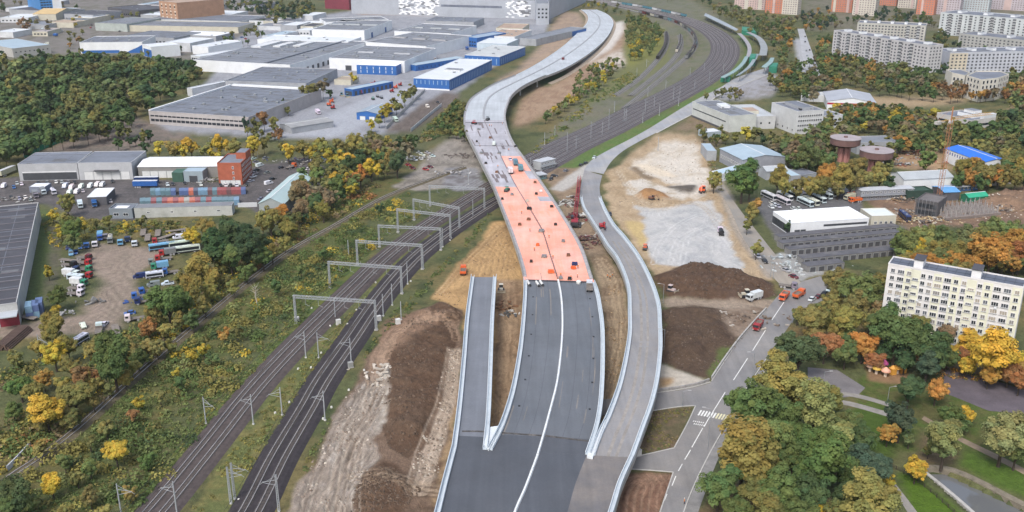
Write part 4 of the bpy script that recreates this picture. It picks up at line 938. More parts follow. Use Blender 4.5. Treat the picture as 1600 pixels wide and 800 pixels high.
    def doors(s, face, n, w, h, m, z=0.0, m0=1.0, m1=1.0, frame=None, name='door'):
        L = face_tf(face, s.L, s.W)[3]; mb = MB(); mb.box(-w/2, w/2, -.08, -.004, 0, h, 0)
        mb.box(-w/2-.15, w/2+.15, -.12, -.004, h, h+.15, 1); mb.box(-w/2-.15, -w/2, -.12, -.004, 0, h, 1); mb.box(w/2, w/2+.15, -.12, -.004, 0, h, 1)
        me = mb.mesh(name, [m, frame or STEEL])
        for k in range(n):
            loc, rz, _ = s.tf(face, m0+(L-m0-m1)*(k+.5)/n, z); inst(name, me, s.t, loc, rz)
        return s
    def vents(s, n, sz=1.6, hh=.9, m=None, seed=1, name='roof_vent'):
        r = random.Random(seed); me = MB().box(-sz/2, sz/2, -sz/2, sz/2, 0, hh*.7).box(-sz*.6, sz*.6, -sz*.6, sz*.6, hh*.7, hh).mesh(name, m or STEEL)
        for k in range(n): inst(name, me, s.roof, (s.L*r.uniform(.08, .92), s.W*r.uniform(.12, .88), s.h-.06), 0)
        return s
    def skylights(s, nx, ny, w, l, m=None, name='skylight'):
        me = MB().profile_y([(-w/2, 0), (w/2, 0), (w/2*.6, .9), (-w/2*.6, .9)], -l/2, l/2).mesh(name, m or mat((.33,.35,.36), .4, .15, .2))
        for i in range(nx):
            for j in range(ny): inst(name, me, s.roof, (s.L*(i+.5)/nx, s.W*(j+.5)/ny, s.h-.05), math.pi/2)
        return s
    def box(s, name, x0, x1, y0, y1, z0, z1, m, top=None):
        """fractions of length and width, heights in metres"""
        MB().box(s.L*x0, s.L*x1, s.W*y0, s.W*y1, z0, z1, 0, 1 if top else None).obj(name, [m, top] if top else m, s.roof if name.startswith(('roof_', 'rooflight', 'stair_', 'tower_roof', 'boiler')) else s.t); return s
# ---- logistics park, upper left
b = Bld('warehouse', 'long low warehouse with windowed front wall beside the wood', (232,174), (388,184), (476,139), 9, mat((.40,.375,.37), .8, .12, .2), RG2); b.windows('F', 22, 1, 2.2, 3, 3.0, 1.7, joined=True); b.windows('F', 22, 1, 5.6, 3, 3.0, 1.0, joined=True).vents(14, 1.6, 1.2, seed=3)
b.box('parapet_wall', 0, .02, 0, 1, 8.9, 10.2, WWW).box('parapet_wall', 0, 1, .97, 1, 8.9, 10.2, WWW)
Bld('warehouse', 'grey flat roofed annex between two long warehouses', (352,127), (478,131), (520,108), 8.5, WG, RG2).vents(10, 1.4, 1.0, seed=5)
Bld('shed', 'narrow white roofed shed along the wood edge', (292,138), (300,139), (345,120), 6, WW, RW).vents(1)
b = Bld('warehouse', 'large grey roofed warehouse with a row of dock doors', (302,94), (453,102), (545,64), 10, WWW, RG).vents(22, 2.0, 1.2, seed=8)
b.doors('R', 15, 4.2, 4.2, DOORD, 0, 6, 6, TRIMW); b.band('R', 7.5, 9.6, WWW)
b.box('rooflight_block', .05, .16, .55, .8, 9.9, 11.4, WW).box('rooflight_block', .25, .33, .6, .8, 9.9, 11.4, WW).box('rooflight_block', .42, .5, .66, .86, 9.9, 11.2, WW).box('roof_ridge', .72, .75, .02, .98, 9.9, 11.0, RG2)
Bld('warehouse', 'white roofed narrow hall behind the dock door warehouse', (402,62), (544,66), (548,58), 10.5, WWW, RW).vents(4, 2, 1)
b = Bld('warehouse', 'wide grey warehouse behind the blue fronted hall', (514,91), (632,96), (666,75), 10.5, WWW, RG).skylights(2, 1, 5, 16, WG).vents(8, 1.8, 1, seed=4); b.doors('F', 2, 6, 4.5, DOORD)
b = Bld('warehouse', 'grey warehouse with three roof blocks, second row', (571,66), (666,73), (704,54), 11, WWW, RG).skylights(3, 1, 6, 16, mat((.26,.26,.27), .7, .2, .2)).vents(8, 2, 1, seed=6)
b = Bld('warehouse', 'grey warehouse in the third row near the red machines', (616,49), (704,53), (732,40), 11, WWW, RG).skylights(3, 1, 5, 14).vents(6, 2, 1, seed=7)
b = Bld('warehouse', 'white walled warehouse with blue corner gates', (487,46), (569,48), (607,32), 11, WWW, RG).skylights(3, 1, 6, 18).vents(6, 2, 1, seed=9); b.doors('R', 2, 6, 6, DOORB); b.doors('F', 1, 5, 3, DOORB)
Bld('warehouse', 'white walled grey warehouse farthest in its row', (509,35), (607,31), (636,24), 11, WWW, RG).vents(5, 2, 1, seed=10)
b = Bld('hall', 'blue hall with white roof attached to the wide grey warehouse', (557,101), (619,103), (636,96), 8.5, WB, RWW, par=.25, parm=RWW); b.windows('F', 6, 2, 1.5, 3.2, .5, 2.4, joined=TRIMW)
b = Bld('shed', 'long low blue shed with pale roof beside the lorry lane', (637,100), (650,102), (684,84), 5.5, WB, RB, par=.2, parm=RB); b.windows('R', 12, 1, 1.5, 3, .6, 2.0, joined=True)
b = Bld('hall', 'big blue hall with white roof and ribbed blue walls', (646,122), (702,125), (769,94), 9.0, WB, RW, par=.35, parm=RW)
b.windows('R', 26, 1, 1.0, 3, .7, 6.0, joined=mat((.30,.42,.58), .5, .1, .3)); b.windows('F', 8, 1, 4.4, 2, .5, 3.4, joined=mat((.30,.42,.58), .5, .1, .3)); b.band('F', 0, 1.2, WWW); b.box('roof_unit', .35, .8, .38, .46, 8.95, 10.2, WW, RG).vents(3, 2, 1)
b = Bld('hall', 'blue hall with grey white roof closest to the far road', (726,86), (781,89), (815,73), 8.5, WB, mat((.46,.48,.48), .6, .1, .1), par=.35, parm=RW).vents(4, 2, 1, seed=12); b.windows('R', 12, 1, 1.0, 3, .7, 5.6, joined=mat((.30,.42,.58), .5, .1, .3)); b.windows('F', 7, 1, 1.0, 2, .6, 5.5, joined=mat((.30,.42,.58), .5, .1, .3))
Bld('hall', 'pale blue walled hall behind two blue halls', (745,67), (792,69), (806,61), 9, mat((.46,.54,.60), .6, .08, .2), RW, par=.3)
b = Bld('office', 'small dark blue office block with a flat blue roof', (724,58), (745,60), (758,49), 10, WB, mat((.28,.36,.45), .6, .1, .2)); b.windows('F', 5, 2, 1.5, 3.5, 2.2, 1.4, joined=True)
Bld('warehouse', 'tan roofed warehouse with white end wall', (757,56), (804,58), (822,47), 9, WWW, RTAN).vents(4, 2, 1)
Bld('warehouse', 'second tan roofed warehouse farther back', (775,44), (816,45), (832,38), 9, WC, RTAN)
b = Bld('warehouse', 'grey roofed long shed ending in a blue gable', (812,60), (838,62), (875,41), 7, WG, RG); b.band('R', 1, 6.5, WB, .7, 1.0)
Bld('warehouse', 'long low grey hall behind the third row', (664,33), (740,35), (766,28), 8, WG, RG2).vents(5, 2, 1)
# retail centre with chequered facade along the top
MALLG = mat((.36, .385, .43), .6, .1, .05)
b = Bld('retail_centre', 'very long grey retail building with white and dark chequered facade', (548,-6), (858,2), (868,-22), 24, MALLG, RG)
n = 0; cw = mat((.78,.79,.80), .6, .05, .3); cd = mat((.16,.165,.18), .6, .1, .3)
for (f0, f1) in ((.25, .46), (.79, .91)):
    mw, md = MB(), MB(); cols_ = int((f1-f0)*b.L/4.2)
    for c in range(cols_):
        for r in range(13):
            q = random.random(); x0 = b.L*f0+c*4.2+(r % 2)*2.1; mbq = mw if q < .5 else (md if q < .62 else None)
            if mbq: mbq.box(x0, x0+4.0, -.14, -.01, 1+r*1.75, 2.6+r*1.75)
    mw.obj('facade_panel', cw, b.t, kind='stuff'); md.obj('facade_panel', cd, b.t, kind='stuff')
b.windows('F', 18, 1, 13, 3, 6.0, 3.0, joined=mat((.17,.19,.24), .3, .2, .2), m0=b.L*.47, m1=b.L*.23)
b = Bld('tower_block', 'grey block at the right end of the chequered facade', (838,6), (858,6), (862,-4), 26, MALLG, RG); b.windows('F', 3, 3, 8, 5, 2.5, 2.2, joined=True)
b = Bld('hall', 'dark red hall at the top edge beside the retail building', (507,-4), (545,-2), (552,-14), 16, mat((.19,.035,.055), .7, .15, .1), RG2)
# ---- town at the top left
b = Bld('hall', 'white hall with wedge shaped blue corner beside the wood', (124,67), (222,66), (262,56), 11, WWW, RG2)
b.band('F', .2, 3.2, WB, .02, .62); mb = MB(); L = b.L; mb.poly([(L*.70, -.09, 0.1), (L, -.09, .1), (L, -.09, 8.6), (L*.92, -.09, 6.0)]); mb.obj('blue_wedge', WB, b.t); b.vents(5, 2, 1)
b = Bld('hall', 'white box hall to the right of the wedge cornered hall', (222,70), (236,74), (258,64), 11, WWW, RW); b.band('F', 0.2, 8.0, WB, .1, 1.0); b.windows('F', 5, 1, 1, 3, .5, 6, joined=TRIMW)
Bld('hall', 'plain white walled hall beside the poplar', (258,66), (297,68), (306,59), 9, WW, RW)
b = Bld('hall', 'square hall with a pale blue roof at the left edge', (-32,66), (19,76), (47,64), 9, mat((.40,.39,.37), .7, .1, .2), RB, par=.25); b.windows('R', 8, 1, 4.5, 3, 1.4, 1.0, joined=True)
Bld('house', 'gabled house with sand coloured roof among trees', (51,22), (87,22), (88,14), 8, WC, mat((.52,.38,.19), .8, .1, .2), 'gable', rise=4)
b = Bld('tower_block', 'bright blue and white office tower at the top edge', (60,-6), (80,-7), (84,-14), 26, mat((.05,.22,.52), .4, .1, .2), RG); b.windows('F', 4, 6, 2, 3.6, 3.0, 1.6, joined=True); b.box('white_wing', 1.0, 1.7, 0, 1, 0, 20, WWW)
b = Bld('tower_block', 'tan brick tower block beside the grey sheds', (248,2), (276,5), (279,-8), 27, mat((.40,.235,.15), .8, .12, .2), RTAN); b.windows('F', 4, 6, 3, 4.0, 3.0, 1.8, TRIMW, joined=mat((.62,.56,.46), .6, .1, .3)); b.windows('F', 4, 3, 4.2, 8.0, 2.2, 2.6, joined=True)
for k, (lb, A, B, C, h, wl, rf) in enumerate((('long grey shed with a pale front in the top row', (227,30), (375,34), (380,24), 7, WW, RG2), ('long cream walled shed below the top row', (200,40), (372,43), (378,35), 7, WC, RG), ('grey shed with dark roof behind the white hall', (192,57), (272,60), (292,50), 7, WG, RG2), ('bright white roofed shed near the parked trailers', (271,54), (337,57), (345,50), 6.5, WG, RWW), ('pale sheds row along the dock lane', (298,87), (312,89), (392,70), 5, WW, RW), ('white shed by the far trees', (280,22), (358,24), (362,17), 6, WW, RW), ('dark sloping hall near the top edge', (168,12), (216,17), (236,10), 9, WDARK, RD), ('low long building at the left top edge', (14,15), (60,17), (64,10), 7, WG, RD), ('white low shed in the left town', (0,28), (44,28), (46,22), 6, WW, RW), ('pale green and white depot building', (148,36), (198,38), (204,27), 9, mat((.36,.40,.38), .7, .15, .2), RG), ('pale house roof between the lots', (50,50), (74,50), (76,44), 5, WC, mat((.33,.3,.3), .8, .1, .2)), ('low white roofed store left of the wood', (-10,50), (20,51), (22,45), 6, WW, RW), ('dark roofed shed in the upper town', (100,22), (146,24), (150,16), 8, WG, RD), ('white shed right of the trailer row', (300,72), (325,74), (345,62), 8, WWW, RW), ('pale shed beside the far car park', (462,47), (484,48), (505,38), 6, WW, RW), ('low white shed by the far lot', (410,56), (432,57), (440,48), 5, WW, RB))):
    b = Bld('shed', lb, A, B, C, h, wl, rf)
    if k % 2 == 0: b.windows('F', max(4, int(b.L/5)), 1, 1.8, 3, 2.4, 1.6, joined=True)
    b.vents(2, 1.5, .8, seed=k+20)
rs5 = random.Random(15)
for k in range(30):
    x, y = rs5.choice(((rs5.uniform(0, 120), rs5.uniform(2, 46)), (rs5.uniform(130, 400), rs5.uniform(-2, 26)), (rs5.uniform(380, 470), rs5.uniform(24, 48))))
    w_ = rs5.uniform(16, 40); b = Bld('shed', '', (x, y), (x+w_, y+w_*.03), (x+w_*1.08, y-rs5.uniform(3, 6)), rs5.uniform(4, 8), rs5.choice([WW, WG, WC, WP]), rs5.choice([RG, RG2, RW, RD, RTAN, RB])); pend(b.t, 'small shed in the crowded town at the upper left', x)
b = Bld('shed', 'blue open fronted machine shed beside the tractor row', (538,138), (551,140), (576,122), 5.5, WB, RB, par=.2); b.windows('R', 9, 1, .3, 3, 2.6, 3.4, joined=DOORD); b.windows('F', 3, 1, .3, 3, 2.4, 3.4, joined=DOORD)
b = Bld('shed', 'small blue gabled shed with grey roof on the grey yard', (557,176), (590,178), (600,166), 5.0, WB, mat((.27,.33,.39), .6, .1, .2), 'gablex', rise=1.6); b.doors('F', 2, 4.0, 2.6, DOORW)
b = Bld('shed', 'grey roofed shed at the near end of the grey yard', (437,194), (455,200), (490,180), 4.2, WG, mat((.28,.285,.29), .7, .12, .2), 'gablex', rise=1.0)
b = Bld('barn', 'flat cream shed at the corner of the warehouse yard', (522,125), (548,126), (556,120), 4, WC, mat((.33,.28,.22), .8, .1, .2))
# ---- yard on the left
b = Bld('hall', 'grey workshop hall with open bays, left half', (27,257), (120,255), (132,237), 9.5, mat((.40,.41,.43), .7, .1, .2), RG2, par=.3); b.windows('F', 6, 1, .3, 3, 5.0, 4.0, joined=DOORD, m0=2); b.windows('F', 6, 1, 4.6, 3, 5.0, .5, joined=TRIMW, m0=2)
b = Bld('hall', 'grey workshop hall with white roller doors, right half', (121,255), (205,254), (231,236), 9.8, mat((.42,.43,.45), .7, .1, .2), RG2, par=.35); b.doors('F', 5, 5.2, 4.6, DOORW, .1, 3, 2); b.box('canopy', .3, .75, -.08, 0, 5.4, 5.8, WDARK)
b = Bld('hall', 'long white roofed hall joined to the red brick block', (215,261), (340,260), (349,245), 6.5, mat((.24,.235,.225), .8, .12, .2), RWW, 'gable', rise=1.4); b.doors('F', 5, 4.2, 4.0, DOORW, .05, 2, 20)
b = Bld('annex', 'small blue grey annex in front of the long white hall', (286,268), (316,268), (319,260), 6.0, mat((.28,.34,.38), .6, .1, .2), RB, 'flat', par=.2); b.doors('F', 1, 4.5, 3.5, DOORD)
b = Bld('canopy', 'dark green tarpaulin canopy beside the blue grey annex', (268,270), (285,270), (286,262), 5.4, mat((.045,.10,.075), .7, .15, .4), mat((.06,.13,.10), .7, .15, .3), cat='canopy', par=.15)
b = Bld('brick_block', 'red brick block with flat grey roof and stair tower', (339,256), (376,256), (391,241), 12.0, BRICK, RG2, par=.7, parm=BRICK)
b.windows('R', 7, 4, 1.6, 2.7, 1.1, 1.5, TRIMW, 2); b.windows('F', 1, 3, 3.0, 3.0, 1.0, 1.6, TRIMW, 2, m0=b.L*.55, m1=b.L*.25); b.doors('F', 4, 2.6, 2.6, DOORW)
b.box('stair_tower', .58, 1.0, .52, 1.0, 11.9, 15.4, BRICK).box('tower_roof', .60, .98, .54, .98, 15.42, 15.6, RG2)
b = Bld('garage_row', 'long low grey building with pale wall below the containers', (209,325), (362,321), (368,315), 5.2, mat((.42,.43,.41), .8, .12, .2, stain=(.34,.35,.32)), mat((.19,.20,.22), .7, .12, .2), 'flat', par=.2, parm=STEEL); b.windows('F', 4, 1, 2.2, 3, 1.4, 1.0, TRIMW, 2)
b = Bld('gatehouse', 'small grey gatehouse with a white roof patch', (170,327), (206,327), (210,319), 4.8, mat((.20,.23,.26), .7, .12, .2), RG2); b.windows('F', 2, 1, 1.4, 3, 2.6, 1.5, TRIMW, 2); b.box('roof_patch', .18, .72, .12, .7, 4.76, 4.86, RWW)
_b, _c2 = G(26, 474, 8.5), G(60, 317, 8.5); _d = (_c2-_b).normalized(); _a = _b-Vector((_d.y, -_d.x, 0))*34
b = Bld('hall', 'long charcoal roofed hall running off the left edge', proj(_a), (26,474), (60,317), 8.5, mat((.45,.45,.44), .8, .12, .2), RD, par=.5, parm=mat((.40,.40,.40), .7, .1, .2))
for k in range(13): b.box('roof_rib', 0.02, .985, .04+k*.073, .046+k*.073, 8.46, 8.72, mat((.13,.125,.14), .7, .1, .2))
b.band('R', 0, 8.3, mat((.46,.46,.455), .8, .12, .2)).doors('F', 1, 6.5, 4.5, mat((.20,.02,.035), .6, .15, .3), 0, b.L*.82, b.L*.015); b.box('porch_roof', .78, 1.0, -.045, 0, 5.6, 6.0, mat((.40,.43,.46), .6, .1, .2))
b = Bld('shed', 'long barn with pale teal gabled roof by the scrap yard', (404,318), (443,319), (478,276), 5.5, mat((.30,.33,.33), .7, .12, .2), mat((.40,.52,.53), .5, .08, .15), 'gablex', rise=3.0); b.doors('F', 1, 7, 3.2, DOORD)
b = Bld('kiosk', 'white roofed kiosk with dark front among the vans', (136,308), (166,307), (166,294), 4.6, WDARK, RWW, par=.25, parm=RWW, cat='kiosk')
b = Bld('canopy', 'low white canopy left of the parked vans', (45,292), (70,292), (74,286), 3.2, mat((.2,.22,.28), .7, .1, .3), RWW, par=.15, cat='canopy')
# ---- right of the connecting road
b = Bld('factory', 'pale factory hall with sloping white parapet beside the road', (1082,159), (1141,182), (1166,173), 11, mat((.50,.52,.50), .75, .1, .2), RG, par=.5); b.band('F', 6.0, 6.7, DOORD, .03, .9); b.band('F', 0.0, 1.4, WDARK, .0, .8).vents(4, 1.5, 1)
b = Bld('factory', 'lower grey link between factory hall and office', (1141,184), (1212,182), (1206,163), 8.5, mat((.46,.47,.48), .75, .1, .2), mat((.42,.45,.48), .7, .12, .1)); b.windows('F', 5, 1, 3.5, 3, 1.2, 1.2, joined=True); b.box('stair_head', .02, .22, .5, .75, 8.4, 12.5, WWW, RW); b.box('boiler_box', .5, .75, .25, .55, 8.4, 10.6, WC, RTAN); b.vents(3, 2, 1.4, DARKMETAL, seed=31)
b = Bld('office', 'five storey pale office with blank side wall', (1206,161), (1246,175), (1284,171), 15.5, mat((.52,.53,.54), .75, .1, .2), RG2, par=.6)
b.windows('R', 11, 4, 2.0, 3.2, 1.5, 1.6, TRIMW, 2); b.windows('F', 5, 1, 2.0, 3, 1.0, 1.0, joined=True).box('roof_house', .2, .9, .3, .7, 15.4, 17.6, WG, RG2).vents(8, 1.5, 1, DARKMETAL, seed=33)
b = Bld('office', 'low office wing to the right of the pale office', (1284,182), (1317,180), (1312,171), 9, WW, RG); b.windows('F', 5, 2, 2, 3.4, 2.2, 1.4, joined=True)
b = Bld('hall', 'broad hall with pale blue sheet roof and grey walls', (1161,250), (1228,245), (1200,227), 8, mat((.27,.28,.31), .7, .12, .2), RB, 'gablex', rise=2.0); b.windows('L', 12, 1, 3.0, 3, 1.2, 2.0, TRIMW, 2); b.windows('F', 6, 1, 1.0, 3, 1.0, 2.2, TRIMW, 1)
Bld('shed', 'small blue roofed shed at the platform edge', (1105,236), (1120,236), (1126,224), 6, WG, RB, par=.2); Bld('shed', 'narrow pale blue roofed shed below the broad hall', (1112,268), (1128,272), (1117,249), 4.5, WWW, RBL, par=.2)
Bld('shed', 'grey gabled shed behind the yellow trees', (1198,268), (1232,266), (1238,258), 5, WG, mat((.40,.43,.45), .6, .1, .2), 'gable', rise=1.5); Bld('shed', 'pale flat shed right of the gabled shed', (1236,275), (1252,274), (1246,260), 5, WG, RBL, par=.2); Bld('shed', 'dark low shed beside the pale flat shed', (1253,274), (1276,270), (1262,260), 4.5, WG, RG2, par=.2)
Bld('kiosk', 'small white roofed hut near the factory corner', (1103,207), (1127,205), (1130,199), 4, mat((.30,.36,.40), .7, .1, .2), RW, par=.2, cat='hut')
b = Bld('depot', 'bright white roofed bus depot hall', (1236,349), (1358,341), (1329,323), 6.0, WWW, RWW, par=.3, parm=RWW); b.band('F', 3.4, 4.4, DOORD, .42, .98); b.doors('F', 2, 2.5, 2.5, DOORD, 0, 2, b.L*.8); b.windows('L', 6, 1, .5, 3, 4.5, 3.6, joined=DOORD)
b = Bld('annex', 'cream annex with pale roof right of the white depot', (1362,338), (1401,337), (1382,325), 6.0, WC, mat((.62,.66,.66), .6, .06, .2), par=.3); b.windows('F', 4, 1, 2.0, 3, 1.4, 1.4, TRIMW, 2)
GAR = mat((.10, .10, .112), .8, .2, .25, stain=(.15, .148, .15), name='garage_roofing')
for k, (lb, A, B, C) in enumerate((('garage row touching the white depot', (1218,370), (1404,353), (1402,348)), ('second garage row below the depot', (1222,380), (1408,362), (1406,357)), ('third garage row, just above the parked cars', (1234,390), (1410,371), (1408,366)), ('fourth garage row, just below the parked cars', (1254,404), (1400,390), (1398,384)), ('shortest garage row next to the junction', (1262,416), (1320,410), (1318,403)))):
    b = Bld('garage_row', 'dark '+lb, A, B, C, 2.8, mat((.20,.195,.19), .85, .15, .3), GAR, par=.12, parm=GAR, group='rows of lock-up garages'); b.doors('F', max(4, int(b.L/3.6)), 2.5, 2.1, mat((.07,.07,.075), .7, .2, .5), 0, .5, .5)
b = Bld('hall', 'white hall with grey gabled roof beside the building site', (1413,281), (1490,277), (1478,266), 7.5, WWW, mat((.38,.41,.43), .6, .1, .15), 'gable', rise=2.2); b.doors('L', 1, 3, 3, DOORW)
b = Bld('hall', 'white hall with a vivid blue roof at the right edge', (1478,232), (1537,254), (1569,249), 8, WWW, mat((.02,.15,.62), .4, .06, .15), 'gable', rise=1.6); b.windows('F', 14, 1, 5.2, 3, .9, 1.6, joined=mat((.1,.14,.3), .5, .1, .3)); b.doors('R', 1, 3, 3.4, DOORD)
b = Bld('supermarket', 'low store with curved grey roof and red band', (1293,158), (1369,161), (1352,146), 6, WWW, mat((.36,.38,.42), .6, .1, .1), 'gablex', rise=3.0); b.band('F', 3.6, 5.0, mat((.35,.02,.05), .5, .1, .3))
Bld('shed', 'white low roofs behind the red banded store', (1252,148), (1292,150), (1296,145), 5, WW, RW)
b = Bld('long_store', 'long grey shed behind the silos', (1340,224), (1404,222), (1404,212), 7, WG, RG)
# curved white clinic and terraced building, upper right
def poly_bld(name, label, roofpx, h, wall, roofm, cat='building'):
    pts = [G(x, y, h) for x, y in roofpx]
    if sum(p.x*q.y-q.x*p.y for p, q in zip(pts, pts[1:]+pts[:1])) < 0: pts.reverse()
    c = sum(pts, Vector())/len(pts); t = thing(name, label, cat, (c.x, c.y, 0)); P = [(p.x-c.x, p.y-c.y) for p in pts]
    MB().prism(P, -.2, h-.1).obj('wall', wall, t); MB().prism([(x*.97, y*.97) for x, y in P], h-.1, h-.02).obj('roof', roofm, t)
    mb = MB(); n = len(P)
    for k in range(n): a, b = P[k], P[(k+1) % n]; mb.prism([a, b, (b[0]*.97, b[1]*.97), (a[0]*.97, a[1]*.97)], h-.1, h+.8)
    mb.obj('parapet', wall, t); return t, P
def poly_windows(t, P, e, cols, rows, z0, dz, w, h, m0=.06):
    a, b = Vector((*P[e], 0)), Vector((*P[(e+1) % len(P)], 0)); d = b-a; rz = math.atan2(d.y, d.x); me = win_mesh(w, h, TRIMW, 1)
    for r in range(rows):
        for c in range(cols):
            p = a+d*(m0+(1-2*m0)*(c+.5)/cols); inst('window', me, t, (p.x+math.sin(rz)*.005, p.y-math.cos(rz)*.005, z0+r*dz), rz)
WCL = mat((.60, .57, .50), .75, .08, .2)
t, P = poly_bld('clinic', 'cream white angular clinic building with square windows', [(1510,119),(1533,126),(1560,123),(1577,117),(1562,112),(1526,112)], 17, WCL, RG2)
for e in range(len(P)):
    a, b = Vector(P[e]), Vector(P[(e+1) % len(P)])
    if (b-a).x > 0: poly_windows(t, P, e, max(3, int((b-a).length/4.2)), 4, 2.0, 4.0, 2.2, 2.6)
t, P = poly_bld('clinic', 'rounded left wing of the cream white clinic', [(1478,110),(1488,115),(1508,119),(1515,114),(1500,109)], 16, WCL, RG2)
for e in range(len(P)):
    a, b = Vector(P[e]), Vector(P[(e+1) % len(P)])
    if (b-a).x > 0: poly_windows(t, P, e, max(2, int((b-a).length/4.2)), 3, 3.0, 4.0, 2.2, 2.6)
b = Bld('school', 'low pale building with stepped roof blocks and window bands', (1464,177), (1516,189), (1556,184), 9, mat((.50,.48,.46), .75, .1, .2), RG2)
for z in (1.5, 4.8): b.band('F', z, z+1.5, GLASS, .08, .95, .05, 'window_band').band('R', z, z+1.5, GLASS, .06, .75, .05, 'window_band')
b.box('roof_block', .35, .8, .35, .8, 8.95, 11.5, WWW, RG).box('roof_block', .45, .75, .45, .75, 11.55, 13.5, WWW, RG).box('roof_block', .9, 1.0, .5, 1.0, 8.95, 12.0, WW)
# ---- housing
def slab(name, label, A, B, C, h, wall, storeys, cols, accent=None, balc=None, side=True, wcol=None, houses=4, roofm=RG2):
    b = Bld(name, label, A, B, C, h, wall, roofm, par=.8, cat='apartment block'); sh = (h-1.2)/storeys; wm = wcol or mat((.06,.065,.08), .3, .3, .3)
    b.windows('F', cols, storeys, 1.2, sh, 1.8, sh*.5, joined=wm)
    if side: b.windows('R', 4, storeys, 1.2, sh, 1.6, sh*.5, joined=wm)
    if accent:
        for f in accent[1]: b.band('F', .2, h-.3, accent[0], f-.03, f+.03, .05, 'wall_stripe')
    if balc:
        me = None
        for f in balc:
            mb = MB(); w = 3.2
            for k in range(storeys):
                z = 1.0+k*sh; mb.box(-w/2, w/2, -1.2, -.06, z, z+1.05, 0); mb.box(-w/2, w/2, -1.1, -.06, z+1.05, z+sh-.15, 1)
            loc, rz, _ = b.tf('F', b.L*f, 0); mb.obj('balcony_stack', [mat((.50,.51,.52), .7, .25, .6), mat((.10,.105,.12), .4, .4, .8)], b.t, loc, rz)
    for k in range(houses): f = (k+.5)/houses; b.box('roof_house', f-.02, f+.02, .35, .7, h-.05, h+2.2, WWW, RG)
    return b
slab('apartment_block', 'long white nine storey block with dark balcony stacks', (1303,48), (1452,72), (1466,69), 27, WP, 9, 30, None, (.07,.18,.29,.40,.51,.62,.73,.84), houses=6)
slab('apartment_block', 'grey block behind the white balcony block', (1340,36), (1447,41), (1471,38), 27, mat((.44,.43,.40), .8, .1, .1), 9, 20, None, (.75,.9), houses=5)
slab('apartment_block', 'pale block with dark balconies at the right edge', (1470,20), (1640,34), (1646,28), 25, mat((.52,.55,.57), .8, .08, .1), 8, 22, None, (.1,.2,.3,.4,.5,.6,.7), houses=4)
slab('apartment_block', 'plain grey five storey block behind the clinic', (1499,53), (1640,68), (1645,62), 16, mat((.38,.38,.37), .8, .1, .1), 5, 22, houses=3)
slab('apartment_block', 'pale blue and cream block just above the clinic', (1485,83), (1640,80), (1640,73), 19, mat((.45,.47,.53), .8, .08, .1), 6, 24, (mat((.56,.50,.40), .8, .1, .1), (.03,.09,.15)), houses=5)
PINK, ORG, CREAM, LAV, LBL = mat((.52,.40,.38), .8, .1, .1), mat((.52,.20,.12), .8, .1, .1), mat((.54,.51,.45), .8, .1, .1), mat((.46,.42,.46), .8, .1, .1), mat((.46,.52,.55), .8, .1, .1)
def tower(label, x0, x1, yb, wall, stripes=None):
    h = 62; A = G(x0, yb); B = G(x1, yb+ (x1-x0)*.06); s = (B-A); 
    def rp(p): q = proj((p.x, p.y, h)); return q
    Cc = B+Vector((-s.y, s.x, 0)).normalized()*16
    b = slab('tower_block', label, rp(A), rp(B), rp(Cc), h, wall, 20, max(4, int(s.length/3.6)), None, None, houses=1, wcol=mat((.24,.20,.20), .5, .3, .3))
    if stripes:
        for m, f in stripes: b.band('F', 0, h-.4, m, f-.06, f+.06, .4, 'wall_stripe')
    return b
tower('pinkish tower block left of the orange one', 1147, 1194, 13, PINK, ((CREAM, .4), (CREAM, .85))); tower('orange fronted tower block at the top edge', 1195, 1221, 20, ORG, ((PINK, .5),)); tower('cream tower block right of the orange one', 1221, 1245, 22, CREAM, None)
tower('orange and cream striped tower block above the avenue', 1298, 1330, 18, ORG, ((CREAM, .15), (PINK, .8))); tower('cream tower block beside the striped one', 1331, 1366, 23, CREAM, ((PINK, .2),)); tower('rusty orange tower block in the top row', 1374, 1400, 8, ORG, None); tower('pale tower block between two orange ones', 1402, 1430, 12, CREAM, ((PINK, .8),)); tower('salmon tower block in the top row', 1431, 1458, 22, ORG, ((PINK, .3),)); tower('lilac pink tower block beside the salmon one', 1459, 1498, 22, LAV, ((PINK, .4),)); tower('pale blue tower block in the top row', 1500, 1543, 18, LBL, None); tower('lavender grey tower block at the top right', 1545, 1640, 14, LAV, ((PINK, .3), (CREAM, .7)))
# the near block of flats
APW = mat((.66, .645, .64), .75, .06, .25, stain=(.58, .565, .555)); APY = mat((.67, .665, .54), .75, .06, .25)
b = Bld('apartment_block', 'near nine storey white and pale yellow block with two roof houses', (1388,412.5), (1600,450), (1619,440), 25.6, APW, mat((.10,.115,.15), .6, .15, .15), par=.5, cat='apartment block')
sh = 2.72; colsx = [167,228,287,337,392,443,502,568,628,685,737,795,850,915,983,1048,1105]; x0z, x1z = 125.0, 1067.0
SILL1 = MB().box(-.85, .85, -.2, -.004, -.1, -.02).mesh('window_sill', STEEL); SILL2 = MB().box(-1.25, 1.25, -.2, -.004, -.1, -.02).mesh('window_sill', STEEL); frm = mat((.70,.70,.70), .6, .06, .5); CURT = [mat((.22,.21,.20), .5, .2, .8), mat((.10,.11,.13), .3, .2, .8), mat((.34,.30,.25), .6, .2, .8), mat((.06,.07,.09), .2, .2, .8)]
